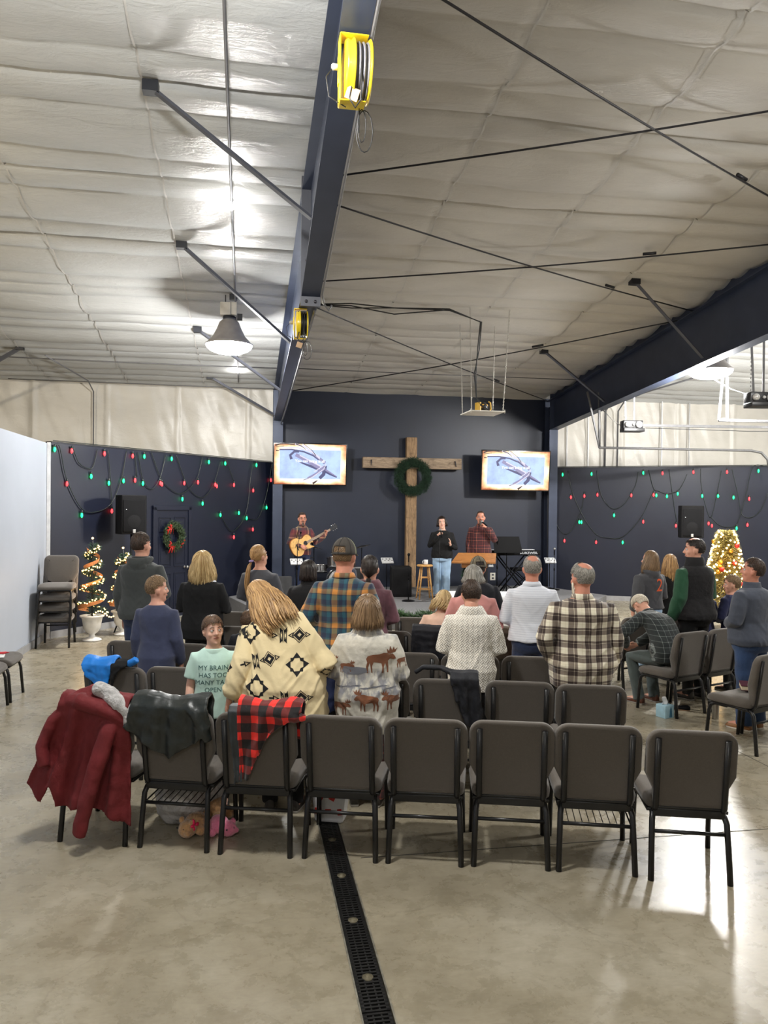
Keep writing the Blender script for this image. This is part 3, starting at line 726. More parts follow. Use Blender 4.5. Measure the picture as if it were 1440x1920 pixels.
def stripe_pair(nt, u, period, stops):
    f = mth(nt, 'FRACT', mth(nt, 'DIVIDE', u, period)); r = ramp(nt, stops, 'CONSTANT'); nt.links.new(f, r.inputs[0]); return r.outputs[0]
def plaid(name, period, ws, zs=None, rough=.85, zper=None, tilt=0, lines=None, b_=.2, g=2.2):
    if name in MATS: return MATS[name]
    m, nt, b = _nodes(name); tc = nt.nodes.new('ShaderNodeTexCoord'); sp = nt.nodes.new('ShaderNodeSeparateXYZ')
    # slight waviness so that the cloth's lines are not ruled
    nz = nt.nodes.new('ShaderNodeTexNoise'); nz.inputs['Scale'].default_value = 5; nt.links.new(tc.outputs['Object'], nz.inputs['Vector'])
    sc = nt.nodes.new('ShaderNodeVectorMath'); sc.operation = 'SCALE'; sc.inputs['Scale'].default_value = period * .22; nt.links.new(nz.outputs['Color'], sc.inputs[0])
    ad = nt.nodes.new('ShaderNodeVectorMath'); nt.links.new(tc.outputs['Object'], ad.inputs[0]); nt.links.new(sc.outputs[0], ad.inputs[1])
    nt.links.new(ad.outputs[0], sp.inputs[0])
    x, y, z = sp.outputs
    u = mth(nt, 'ADD', mth(nt, 'ADD', x, mth(nt, 'MULTIPLY', mth(nt, 'ABSOLUTE', x), mth(nt, 'MULTIPLY', y, -1.2))), 5 * period)
    v = mth(nt, 'ADD', z, mth(nt, 'MULTIPLY', x, tilt))
    a = stripe_pair(nt, u, period, ws); c = stripe_pair(nt, v, zper or period, zs or ws)
    ga = nt.nodes.new('ShaderNodeGamma'); ga.inputs[1].default_value = 1 / g; nt.links.new(a, ga.inputs[0])
    gc = nt.nodes.new('ShaderNodeGamma'); gc.inputs[1].default_value = 1 / g; nt.links.new(c, gc.inputs[0])
    go = nt.nodes.new('ShaderNodeGamma'); go.inputs[1].default_value = g; nt.links.new(mixc(nt, .5, ga.outputs[0], gc.outputs[0]), go.inputs[0]); col = go.outputs[0]
    nt.links.new(col, b.inputs['Base Color']); b.inputs['Roughness'].default_value = rough; b.inputs['Sheen Weight'].default_value = .2
    bump(nt, b, noise_n(nt, coords(nt), 14, 4), b_, .02)
    MATS[name] = m; return m
def cloth(name, c, var=.1, rough=.9, bs=10, bm_=.35, sheen=.15):
    if c and max(c) < .03: c = tuple(q * .55 for q in c); sheen = 0
    return mat(name, c, rough, var=var, nscale=6, bmp=bm_, bscale=bs, bdist=.02, sheen=sheen)
def tw(*q): return [(p, srgb(*c)) for p, c in q]

def rotm(rx_, ry_, rz_): return Euler((rx_, ry_, rz_)).to_matrix()
TORSO = [(.475, .080, .058, 0), (.50, .094, .068, -.006), (.53, .097, .068, -.008), (.58, .088, .060, -.002), (.63, .082, .056, .002), (.69, .090, .062, .002),
         (.74, .099, .066, -.002), (.775, .103, .062, -.006), (.797, .094, .053, -.008), (.815, .072, .044, -.009), (.832, .050, .038, -.007), (.85, .036, .036, -.003)]
def sring(c, a, b, n=24, e=2.4):
    out = []
    for k in range(n):
        t = 2 * PI * k / n; cs, sn = math.cos(t), math.sin(t)
        out.append(Vector((c[0] + a * abs(cs) ** (2 / e) * (1 if cs > 0 else -1), c[1] + b * abs(sn) ** (2 / e) * (1 if sn > 0 else -1), c[2])))
    return out
HEADP = [(.0, .020, .002, .012), (.03, .034, -.004, .022), (.08, .0385, -.014, .028), (.16, .0405, -.026, .0335), (.26, .0415, -.038, .0375), (.38, .0425, -.050, .0405), (.47, .0415, -.0555, .0420),
         (.55, .0430, -.0585, .0430), (.64, .0445, -.060, .0435), (.74, .0430, -.0585, .0430), (.84, .0370, -.0530, .0390), (.92, .0265, -.0430, .0310), (.97, .0130, -.0290, .0190), (.995, .0, -.014, .007)]
def hand(m, w, d, nrm, side, sc, curl=.5):
    """w wrist, d pointing direction, nrm palm normal, side = direction of the thumb side"""
    d = d.normalized(); nrm = (nrm - d * nrm.dot(d)).normalized(); s = (side - d * side.dot(d) - nrm * side.dot(nrm)).normalized()
    L = .092 * sc; W = .040 * sc
    rings = []
    for t, ww, th in ((-.12, .62, .021), (.05, .72, .021), (.4, .95, .018), (.8, 1.05, .0155), (1.0, .98, .013)):
        c = w + d * (L * t); a = W * ww; b = th * sc
        rings.append([c + s * (a * math.cos(2 * PI * k / 12)) + nrm * (b * math.sin(2 * PI * k / 12)) for k in range(12)])
    m.loft(rings)
    for i, (off, ln) in enumerate(((.75, .92), (.26, 1.0), (-.25, .94), (-.74, .74))):
        p = w + d * (L * .9) + s * (W * off); seg = .034 * sc * ln; dd = d.copy(); pts = [p - d * .012 * sc, p]; ang = curl * (.7 + .1 * i)
        for k in range(3):
            q = Matrix.Rotation(-ang, 3, s) if nrm.dot(Matrix.Rotation(-.5, 3, s) @ d) > 0 else Matrix.Rotation(ang, 3, s)
            dd = (q @ dd).normalized(); pts.append(pts[-1] + dd * seg * (1 - .17 * k))
        m.tube(pts, [.0095 * sc, .0095 * sc, .0088 * sc, .0080 * sc, .0065 * sc], 8)
    p = w + d * (L * .18) + s * (W * .7)
    t1 = (d * .75 + s * .75 + nrm * .25).normalized(); t2 = (d * .95 + s * .25 + nrm * .35 * (1 + curl)).normalized()
    m.tube([p - s * .012 * sc, p + t1 * .030 * sc, p + t1 * .034 * sc + t2 * .032 * sc, p + t1 * .034 * sc + t2 * .055 * sc], [.013 * sc, .0125 * sc, .0105 * sc, .0075 * sc], 8)

def person(label, loc, rz, H, build=1.0, deep=1.0, arms=('side', 'side'), legs='stand', head=(0, 0, 0), hs=1.0, bend=(0, 0, .5, .25),
           skin_m=None, shirt=None, trous=None, shoes=None, hair=None, extras=(), vox=.010, headskin=True, curl=(.5, .5), seat_z=.46, child=False, wr=.006, shw=1.0, face=False):
    skin_m = skin_m or SK
    root = thing('person', label, 'person', loc, R(rz))
    seated = legs in ('sit', 'sitbend')
    dz = (seat_z + .085 * H / 1.7 + .03) - .50 * H if seated else 0
    bx, by, b0, bl = bend
    piv = Vector((0, 0, b0 * H + dz))
    def T(p):
        """bends the upper body: by forward, bx to the side"""
        t = (p.z - piv.z) / (bl * H)
        if t <= 0: return p
        n = 6; q = p - piv; f = min(1, t)
        M = rotm(-by * f * (.5 + .5 * f), bx * f * (.5 + .5 * f), 0)
        return piv + M @ q
    S = H
    def J(x, y, z): return Vector((x * S, y * S, z * S + dz))
    sx = .099 * shw * (.68 + .32 * build)
    shoulders = {s: T(J(s * sx, -.006, .778)) for s in (-1, 1)}
    ARM = {
        'side': ((1.28, -.012, .635), (1.30, .05, .485), (0, .1, -1)),
        'pocket': ((1.55, -.05, .65), (1.15, .045, .53), (-.2, .3, -1)),
        'clasp': ((1.42, .0, .645), (.25, .115, .60), (-1, .15, -.1)),
        'cross': ((1.42, .01, .65), (-.2, .12, .665), (-1, .0, .1)),
        'behind': ((1.5, -.05, .65), (.35, -.115, .56), (-1, 0, -.5)),
    }
    joints = {}
    for s, a in zip((-1, 1), arms):
        if isinstance(a, str):
            e, w, hd = ARM[a]
            wide = max(0, build - 1) * .05
            E_ = T(J(s * (e[0] * .1 * shw + wide), e[1], e[2])); W_ = T(J(s * (w[0] * .1 + (wide if a in ('side', 'pocket') else 0)), w[1] + (wide if a in ('clasp', 'cross') else 0), w[2]))
            D_ = Vector((s * hd[0], hd[1], hd[2]))
        else:
            E_, W_, D_ = (Vector(a[0]), Vector(a[1]), Vector(a[2]))     # metres, absolute in the person's frame
        joints[s] = (E_, W_, D_)
    # --- body: one continuous surface
    m = MB()
    m.T = T
    rings = []
    for z, hw, hd, yo in TORSO:
        mid = math.exp(-((z - .58) / .12) ** 2)
        k = (1 + (build - 1) * ((.55 if z < .72 else .32) + .6 * mid)); kd = deep * (1 + (build - 1) * (.5 + .9 * mid))
        rings.append(sring((0, yo * S + (kd - 1) * .02 * S * mid, z * S + dz), hw * S * k * (shw if z > .7 else 1) * (1 if z < .83 else 1 / k), hd * S * (kd if z < .83 else 1)))
    m.loft(rings)
    # neck and head
    hy = .004
    m.tube([J(0, -.008, .81), J(0, -.004, .85), J(0, .0, .885)], [(.034 * S * (1 + (build - 1) * .5), .036 * S)] * 3, 14)
    hs *= 1.07; Hh = .136 * S * hs; zch = 1.0 * S + dz - Hh; U = S * hs
    hp = Vector((0, 0, zch + Hh * .12)); HM = rotm(head[1], head[2], head[0])      # yaw (+ left), pitch (+ up), roll
    def HT(p): return T(hp + HM @ (Vector(p) - hp))
    m.T = HT
    rings = [sring((0, (f + bk) / 2 * U + .004 * S, zch + t * Hh), w * U, (f - bk) / 2 * U, 20, 2.15) for t, f, bk, w in HEADP]
    m.loft(rings)
    yf = .004 * S
    # brow, nose, mouth mound, chin, ears
    m.tube([(-.026 * U, .035 * U + yf, zch + .60 * Hh), (0, .041 * U + yf, zch + .59 * Hh), (.026 * U, .035 * U + yf, zch + .60 * Hh)], .0038 * U, 8)
    nl = .8 if child else 1.0
    m.tube([(0, .042 * U + yf, zch + .58 * Hh), (0, .047 * U + yf, zch + .48 * Hh), (0, (.044 + .0105 * nl) * U + yf, zch + .375 * Hh), (0, .043 * U + yf, zch + .345 * Hh)], [(.0045 * U, .0045 * U), (.0055 * U, .006 * U), (.0098 * U, .0078 * U), (.008 * U, .004 * U)], 10)
    for s in (-1, 1): m.ball((s * .0075 * U, .047 * U + yf, zch + .365 * Hh), .0048 * U, 8, 6)
    m.ball((0, .036 * U + yf, zch + .24 * Hh), (.015 * U, .0085 * U, .011 * U), 10, 8)
    m.ball((0, .033 * U + yf, zch + .06 * Hh), (.013 * U, .010 * U, .008 * U), 10, 8)
    for s in (-1, 1):
        m.ball((s * .026 * U, .028 * U + yf, zch + .36 * Hh), (.011 * U, .012 * U, .012 * U), 10, 8)
        m.ball((s * .0450 * U, -.006 * U + yf, zch + .44 * Hh), (.0055 * U, .0105 * U, .0180 * U), 8, 8, (0, 0, -s * .35))
        m.ball((s * .0480 * U, -.010 * U + yf, zch + .47 * Hh), (.003 * U, .010 * U, .012 * U), 8, 6, (0, 0, -s * .5))
    # arms and hands (absolute)
    m.T = None
    for s in (-1, 1):
        E_, W_, D_ = joints[s]; sh = shoulders[s]
        m.tube([sh + Vector((-s * .03 * S, 0, .004 * S)), sh, sh.lerp(E_, .5), E_, E_.lerp(W_, .3), E_.lerp(W_, .75), W_], [.028 * S, .031 * S, .0265 * S, .0225 * S, .0225 * S, .0165 * S, .0150 * S], 12)
        sd = Vector((0, 1, .3)) if abs(D_.normalized().z) > .5 else Vector((0, .2, 1))
        nr = Vector((-s, 0, 0)) if abs(D_.normalized().z) > .5 else Vector((0, -1, 0))
        hand(m, W_, D_, nr, sd, S / 1.75, curl[0 if s < 0 else 1])
    # legs
    LG = {}
    for s in (-1, 1):
        if legs == 'stand': pts = [J(s * .05, -.004, .49), J(s * .052, .004, .275), J(s * .054, -.008, .045)]
        elif legs == 'sit': pts = [Vector((s * .055 * S, .0, seat_z + .085)), Vector((s * .075 * S, .245 * S, seat_z + .065)), Vector((s * .08 * S, .25 * S, .07))]
        else: pts = [Vector((s * .055 * S, .0, seat_z + .085)), Vector((s * .085 * S, .245 * S, seat_z + .05)), Vector((s * .07 * S, .18 * S, .07))]
        LG[s] = pts
        k = 1 + (build - 1) * .5
        m.tube([pts[0], pts[0].lerp(pts[1], .35), pts[1], pts[1].lerp(pts[2], .3), pts[2]], [.046 * S * k, .042 * S * k, .029 * S, .028 * S, .018 * S], 12)
    fb = {}
    for s in (-1, 1):
        an = LG[s][2]; fd = Vector((s * .12, 1, 0)).normalized(); fb[s] = fd
        m.tube([an + Vector((0, -.02 * S, -.012 * S)), an + fd * .05 * S + Vector((0, 0, -.018 * S)), an + fd * .1 * S + Vector((0, 0, -.026 * S))], [.02 * S, .022 * S, .014 * S], 10)
    body = m.remesh('body', .0065 if face else .009, skin_m, root, smooth=2 if face else 3, sf=.4)
    # eyes, brows, lips
    hm_ = hair['m'] if hair else H_brown
    for s in (-1, 1):
        m = MB(); m.T = HT; c = Vector((s * .0180 * U, .0372 * U + yf, zch + .505 * Hh)); r = .0070 * U
        m.ball(c, r, 12, 8); m.mi = 1
        gx, gz = (face if isinstance(face, tuple) else (0, 0))
        g = Vector((gx, 1, gz)).normalized(); m.ball(c + g * r * .62, (.0042 * U, .0036 * U, .0042 * U), 10, 6)
        m.mi = 2; rr = r * 1.12
        for (a0, a1, o_) in ((.30, .62, .0),):
            m.grid(lambda u, v: c + Vector((rr * 1.25 * math.sin((u - .5) * 2.6), rr * (1.02 if face else .8) * math.cos((u - .5) * 2.2) * math.cos((a0 + (a1 - a0) * v) * 1.9), rr * math.sin((a0 + (a1 - a0) * v) * 1.9) * (1 - .25 * (2 * u - 1) ** 2))), 8, 3)
        m.build('eye', None, root, mats=[M_sclera, M_iris, skin_m])
    m = MB(); m.T = HT
    for s in (-1, 1): m.tube([(s * .009 * U, .0465 * U + yf, zch + .595 * Hh), (s * .019 * U, .0455 * U + yf, zch + .625 * Hh), (s * .028 * U, .038 * U + yf, zch + .60 * Hh)], [.0018 * U, .0022 * U, .0012 * U], 6)
    m.build('eyebrows', hm_, root)
    m = MB(); m.T = HT
    op = .0035 if face else 0.001
    m.tube([(-.014 * U, .0395 * U + yf, zch + .235 * Hh), (-.005 * U, .0455 * U + yf, zch + .255 * Hh), (.005 * U, .0455 * U + yf, zch + .255 * Hh), (.014 * U, .0395 * U + yf, zch + .235 * Hh)], [.001 * U, .0026 * U, .0026 * U, .001 * U], 6)
    m.tube([(-.014 * U, .0395 * U + yf, zch + .232 * Hh), (0, .0450 * U + yf, zch + (.222 - op * 6) * Hh), (.014 * U, .0395 * U + yf, zch + .232 * Hh)], [.001 * U, .0032 * U, .001 * U], 6)
    m.build('lips', M_lips, root)
    # --- shirt / jacket
    sh = dict(m=cloth('plain_cloth', (.1, .1, .12)), hem=.50, e=.012, sleeve='long', flare=0, collar=None, name='shirt', se=.012)
    sh.update(shirt or {})
    e = sh['e']; hem = sh['hem']
    def build_top(e, hem, mtl, name, vox=vox, sleeve='long', se=.012, flare=0, neck=.846, decal=None):
        m = MB(); m.T = T; rings = []
        zs = sorted({hem} | {z for z, *_ in TORSO if hem < z <= .833} | {hem + .03})
        def interp(z):
            if z <= TORSO[0][0]: return (TORSO[1][1], TORSO[1][2], TORSO[1][3])
            for (a, b2) in zip(TORSO, TORSO[1:]):
                if a[0] <= z <= b2[0]:
                    t = (z - a[0]) / (b2[0] - a[0]); return tuple(a[i] + (b2[i] - a[i]) * t for i in (1, 2, 3))
            return TORSO[-1][1:]
        for z in zs:
            hw, hd, yo = interp(max(z, .50)); low = max(0, (.72 - z) / .2)
            mid = math.exp(-((z - .58) / .12) ** 2); k = (1 + (build - 1) * ((.55 if z < .72 else .32) + .6 * mid)); kd = deep * (1 + (build - 1) * (.5 + .9 * mid))
            ee = e + e * .6 * mid + flare * low; kk = k if z < .83 else 1
            if z > .83: ee *= .5
            rings.append(sring((0, yo * S + (kd - 1) * .02 * S * mid, z * S + dz), hw * S * kk * (shw if z > .7 else 1) + ee, hd * S * (kd if z < .83 else 1) + ee * .9, 28))
        m.loft(rings); m.T = None
        if sleeve:
            for s in (-1, 1):
                E_, W_, D_ = joints[s]; sho = shoulders[s]
                end = W_ if sleeve == 'long' else sho.lerp(E_, .72) if sleeve == 'short' else E_.lerp(W_, .35)
                if sleeve == 'long':
                    m.tube([sho + Vector((-s * .05 * S, 0, 0)), sho + Vector((s * .002 * S, 0, .0)), sho.lerp(E_, .45), E_, E_.lerp(W_, .45), E_.lerp(W_, .88), W_.lerp(E_, .02)],
                           [.030 * S + se, .034 * S + se * .9, .029 * S + se * 1.2, .026 * S + se * 1.3, .023 * S + se * 1.5, .018 * S + se * 1.1, .0165 * S + se * .5], 16)
                elif sleeve == 'short':
                    m.tube([sho + Vector((-s * .05 * S, 0, 0)), sho, sho.lerp(E_, .35), end], [.030 * S + se, .034 * S + se, .029 * S + se * 1.3, .028 * S + se * 1.5], 16)
                else:
                    m.tube([sho + Vector((-s * .05 * S, 0, 0)), sho, sho.lerp(E_, .5), E_, end], [.030 * S + se, .034 * S + se, .029 * S + se * 1.2, .025 * S + se, .023 * S + se], 16)
        sd = random.random() * 50
        def disp(co):
            z = co.z
            fold = noise.noise(Vector((co.x * 9 + sd, co.y * 9, z * 2.4))) * .8 + noise.noise(Vector((co.x * 6, co.y * 6 + sd, z * 14 + co.x * 6))) * .6
            lowf = min(1, max(.25, (.9 * S + dz - z) / (.35 * S)))
            rid = 1 - abs(noise.noise(Vector((co.x * 5 + sd, co.y * 5, z * 7 - abs(co.x) * 9)))) * 3.2
            return wr * 1.35 * (fold + .8 * max(0, rid)) * lowf
        return m.remesh(name, vox, mtl, root, smooth=3, disp=disp)
    top = build_top(e, hem, sh['m'], sh['name'], sleeve=sh['sleeve'], se=sh['se'], flare=sh['flare'])
    if sh['collar']:
        ck, cm = sh['collar'] if isinstance(sh['collar'], tuple) else (sh['collar'], sh['m'])
        m = MB(); m.T = T
        if ck == 'shirt':
            R1 = [(.828, .050, .047), (.842, .044, .043), (.856, .0405, .0415), (.856, .0385, .0395), (.842, .040, .040)]
            m.loft([sring((0, -.003 * S, z * S + dz), a * S, b * S, 24, 2) for z, a, b in R1], cap=False)
            m.loft([sring((0, -.003 * S, z * S + dz), a * S, b * S, 24, 2) for z, a, b in [(.856, .041, .042), (.850, .047, .049), (.834, .055, .053), (.832, .052, .050)]], cap=False)
        elif ck == 'crew':
            m.loft([sring((0, -.004 * S, z * S + dz), a * S, b * S, 24, 2) for z, a, b in [(.812, .066, .050), (.826, .058, .048), (.834, .051, .046), (.831, .047, .043), (.816, .05, .045)]], cap=False)
        elif ck == 'high':
            m.loft([sring((0, -.003 * S, z * S + dz), a * S, b * S, 24, 2) for z, a, b in [(.815, .074, .052), (.835, .058, .050), (.85, .050, .047), (.862, .047, .046), (.863, .042, .042), (.845, .041, .041)]], cap=False)
        elif ck == 'cowl':
            m.loft([sring((0, -.003 * S, z * S + dz), a * S, b * S, 24, 2) for z, a, b in [(.815, .088, .058), (.83, .080, .062), (.848, .068, .062), (.862, .060, .058), (.868, .052, .050), (.85, .044, .044)]], cap=False)
        m.build('collar', cm, root)
        if ck == 'hood': pass
    # --- trousers
    tr = dict(m=cloth('dark_denim', srgb(28, 40, 66)), e=.010, cuff=1.0); tr.update(trous or {})
    m = MB(); k = 1 + (build - 1) * .8
    if not seated:
        m.loft([sring((0, yo * S, z * S), hw * S * k + tr['e'], hd * S * k * deep + tr['e']) for z, hw, hd, yo in [(.455, .070, .055, 0), (.475, .088, .062, -.004), (.50, .094, .068, -.006), (.53, .097, .068, -.008), (.57, .089, .062, -.002), (.60, .085, .058, 0)]])
    else:
        m.T = T; m.loft([sring((0, yo * S, z * S + dz), hw * S * k + tr['e'], hd * S * k + tr['e']) for z, hw, hd, yo in [(.455, .085, .062, 0), (.49, .098, .072, 0), (.53, .097, .068, -.008), (.58, .089, .060, 0)]]); m.T = None
    for s in (-1, 1):
        pts = LG[s]; q = tr['e']; kk = 1 + (build - 1) * .5; cf = tr['cuff']
        m.tube([pts[0] + Vector((0, 0, 0)), pts[0].lerp(pts[1], .35), pts[0].lerp(pts[1], .7), pts[1], pts[1].lerp(pts[2], .35), pts[1].lerp(pts[2], .7), pts[2] + Vector((0, 0, -.012 * S))],
               [.048 * S * kk + q, .044 * S * kk + q, .037 * S * kk + q, .033 * S + q, .031 * S + q * 1.2, (.027 * S + q * 1.4) * cf, (.026 * S + q * 1.4) * cf], 14)
    sd2 = random.random() * 50
    m.remesh('trousers', .011, tr['m'], root, disp=lambda co: .006 * noise.noise(Vector((co.x * 8 + sd2, co.y * 8, co.z * 12))))
    # --- shoes
    so = dict(m=mat('dark_shoe', (.03, .025, .022), .5), sole=mat('shoe_sole', (.25, .23, .2), .7)); so.update(shoes or {})
    for s in (-1, 1):
        an = LG[s][2]; fd = fb[s]; q = Matrix(((fd.y, fd.x, 0), (-fd.x, fd.y, 0), (0, 0, 1)))
        m = MB(); rings = []
        for t, hw, h in ((-.035, .016, .045), (-.028, .021, .055), (.0, .0225, .052), (.035, .0235, .040), (.07, .026, .028), (.095, .024, .022), (.112, .015, .015)):
            rings.append([Vector((an.x, an.y, 0)) + q @ Vector((hw * S * math.cos(a), t * S, .012 + max(0, math.sin(a) + .35) / 1.35 * h * S)) for a in [2 * PI * i / 14 for i in range(14)]])
        m.loft(rings)
        sho_ = m.build('shoe', so['m'], root)
        m = MB(); P = [(an.x + (q @ Vector((x * S, y * S, 0))).x, an.y + (q @ Vector((x * S, y * S, 0))).y) for x, y in [(-.018, -.037), (.018, -.037), (.024, 0), (.027, .06), (.022, .1), (.008, .116), (-.008, .116), (-.022, .1), (-.026, .06), (-.023, 0)]]
        m.prism(P, .016); m.build('sole', so['sole'], sho_, bevel=.003)
    # --- hair
    if hair: make_hair(root, hair, HT, U, Hh, zch, yf, S, T)
    ctx = dict(root=root, T=T, HT=HT, U=U, Hh=Hh, zch=zch, yf=yf, S=S, dz=dz, joints=joints, shoulders=shoulders, top=top, J=J, build_top=build_top)
    for ex in extras: ex(ctx)
    return ctx

def scalp(d, U, Hh, zch, yf, e):
    """point of the scalp in direction d from the middle of the skull"""
    c = Vector((0, -.0075 * U + yf, zch + .60 * Hh))
    return c + Vector((d.x * (.0435 * U + e), d.y * (.0525 * U + e), d.z * (.0565 * U + e)))
def make_hair(root, h, HT, U, Hh, zch, yf, S, T):
    st = h['style']; rnd = random.Random(h.get('seed', 3)); e = h.get('e', .008)
    m = MB(); m.T = HT
    lay = m.bm.verts.layers.float_color.new('shade') if False else None
    shade = []
    def add(fn, val):
        n0 = len(m.bm.verts); fn(); shade.extend([val] * (len(m.bm.verts) - n0))
    hl = h.get('hairline', .45)         # how far the face opening reaches up (z of direction)
    face_w = h.get('facew', .62)
    def covered(d):
        if d.y > face_w - .15 * max(0, d.z) and d.z < hl: return False
        low = h.get('nape', -.62)
        if d.z < low: return False
        if abs(d.x) > .4 and d.y > .12 and d.z < .10 and st in ('short', 'bald', 'buzz'): return False
        if abs(d.x) > .70 and d.z < -.15 and -.25 < d.y and st in ('short', 'bald', 'buzz'): return False
        if h.get('bald') and st == 'bald':
            b = Vector((0, h.get('bald_y', -.1), 1)).normalized()
            if d.dot(b) > h['bald']: return False
        return True
    # cap
    V = {}
    nu, nv = 40, 26
    def cap():
        for j in range(nv + 1):
            for i in range(nu):
                th = PI * (j + .01) / (nv + .02); a = 2 * PI * i / nu
                d = Vector((math.sin(th) * math.sin(a), math.sin(th) * math.cos(a), math.cos(th)))
                jj = Vector(d); 
                if covered(d) and d.z > -.75:
                    V[(i, j)] = m.v(scalp(d, U, Hh, zch, yf, e * .75 + .003 * noise.noise(d * 5)))
        for j in range(nv):
            for i in range(nu):
                q = [V.get((i, j)), V.get(((i + 1) % nu, j)), V.get(((i + 1) % nu, j + 1)), V.get((i, j + 1))]
                if all(q) and len(set(q)) == 4: m.f(q)
    add(cap, .35)
    for vv in V.values(): pass
    def lock(pts, r, fl=.45):
        k = len(pts); rad = [r * (.55 + .45 * math.sin(PI * min(1, (i + .6) / k))) if i < k - 1 else r * .15 for i in range(k)]
        val = min(1, max(0, rnd.gauss(.5, .27)))
        add(lambda: m.tube(pts, [(q, q * fl) for q in rad], 6, up=(0, 0, 1)), val)
    N = h.get('n', 260)
    crown = Vector((0, -.35, .93)).normalized()
    if st in ('short', 'bald', 'buzz'):
        L = h.get('len', .035 if st != 'buzz' else .014)
        NN = N * 5
        for i in range(NN):
            z = 1 - 2 * (i + .5) / NN; r = math.sqrt(1 - z * z); a = i * 2.39996
            d = Vector((r * math.cos(a), r * math.sin(a), z))
            if not covered(d): continue
            t = (d - crown * d.dot(crown)); t = t.normalized() if t.length > .05 else Vector((1, 0, 0)); t = (t + Vector((rnd.uniform(-.3, .3), rnd.uniform(-.3, .3), 0)) * h.get('mess', 1)).normalized()
            if d.y > .3: t = (t + Vector((h.get('sweep', .5), 0, -.1))).normalized()
            p0 = scalp(d, U, Hh, zch, yf, e * .35)
            pts = [p0]
            dd = d.copy()
            for k in range(3):
                dd = (dd + t * L / .055 * .33).normalized(); pts.append(scalp(dd, U, Hh, zch, yf, e * (.9 + .25 * k * h.get('lift', .5))))
            lock(pts, h.get('lw', .0042))
    elif st in ('long', 'bob', 'pony', 'bun'):
        part = Vector((h.get('part', 0), .25, .95)).normalized()
        Lh = h.get('len', .3)
        N = int(N * 1.7)
        for i in range(N):
            a = 2 * PI * (i + rnd.random()) / N                       # direction the lock falls
            d_end = Vector((math.sin(a), -math.cos(a), 0))            # a=0 -> back
            if d_end.y > h.get('front', .55): continue
            layer = rnd.random()
            org = (part + Vector((rnd.uniform(-.06, .06), rnd.uniform(-.9, .1) * layer, 0))).normalized()
            pts = []
            ee = e * (.55 + .9 * layer) + rnd.uniform(0, .003)
            for k in range(6):
                t = (k + .2) / 5.2; dd = (org * (1 - t) + d_end * t).normalized()
                pts.append(scalp(dd, U, Hh, zch, yf, ee))
            if st in ('long', 'bob'):
                p = pts[-1]; out = Vector((d_end.x * .5, d_end.y * .35, 0)) * h.get('flare', .12)
                ln = Lh * rnd.uniform(.82, 1.05) * (h.get('frontlen', 1) if d_end.y > .1 else 1)
                nseg = max(3, int(ln / .045)); w = h.get('wave', .006); ph = rnd.uniform(0, 6)
                for k in range(1, nseg + 1):
                    t = k / nseg
                    back = max(0, .5 - abs(d_end.x) * .2)
                    pp = p + Vector((0, 0, -ln * t)) + out * (t * (1.6 - t)) * .12 * 2 + Vector((w * math.sin(ph + t * 7), w * math.cos(ph * 1.3 + t * 6), 0))
                    if t < .45: pp.x *= 1 - .06 * t
                    pp.x -= d_end.x * h.get('tuck', .0) * t ** 2
                    pts.append(pp)
                lock(pts, h.get('lw', .0052))
            else:
                tie = h.get('tie', Vector((0, -.062 * U + yf, zch + .42 * Hh)))
                tie = tie if isinstance(tie, Vector) else Vector((tie[0], tie[1] * U + yf, zch + tie[2] * Hh))
                end = pts[3]
                dv = (org * .4 + d_end * .6).normalized()
                pts = pts[:4]; 
                q1 = (pts[-1] + tie) / 2; cc = Vector((0, -.0075 * U + yf, zch + .60 * Hh)); rr = (pts[-1] - cc).length
                q1 = cc + (q1 - cc).normalized() * max(rr * .97, .05 * U)
                pts += [q1, tie + Vector((rnd.uniform(-.006, .006), 0, rnd.uniform(-.006, .006)))]
                lock(pts, .006, .4)
        if st == 'pony':
            tie = h.get('tie', (0, -.062, .42)); tie = tie if isinstance(tie, Vector) else Vector((tie[0], tie[1] * U + yf, zch + tie[2] * Hh))
            for i in range(60):
                ax = rnd.uniform(-1, 1); ay = rnd.uniform(-1, 1); pts = [tie + Vector((ax * .006, 0, .0))]
                ln = Lh * rnd.uniform(.85, 1.03); lean = h.get('lean', 0)
                for k in range(1, 8):
                    t = k / 7; sp = math.sin(PI * min(1, t * .8 + .12)) ** .7
                    pts.append(tie + Vector((ax * .030 * sp + lean * t, ay * .016 * sp - .045 * math.sin(min(1, t * 3) * PI / 2) - .055 * min(1, t * 1.6) , -ln * t + .012 * math.sin(min(1, t * 4) * PI))))
                lock(pts, .006)
        if st == 'bun':
            tie = h.get('tie', (0, -.07, .5)); tie = Vector((tie[0], tie[1] * U + yf, zch + tie[2] * Hh))
            for i in range(24):
                a0 = rnd.uniform(0, 6.28); r0_ = rnd.uniform(.012, .026)
                lock([tie + Vector((r0_ * math.cos(a0 + k * .7), -.01 + rnd.uniform(-.012, .012), r0_ * math.sin(a0 + k * .7))) for k in range(6)], .006)
    bmesh.ops.recalc_face_normals(m.bm, faces=m.bm.faces[:])
    o = m.build('hair', h['m'], root, norm=False)
    at = o.data.attributes.new('shade', 'FLOAT', 'POINT')
    n = len(o.data.vertices); vals = (shade + [.4] * n)[:n]; at.data.foreach_set('value', vals)
    if st == 'long' or st == 'bob' or st == 'bun' or st == 'short' or st == 'bald' or st == 'buzz' or st == 'pony':
        return o

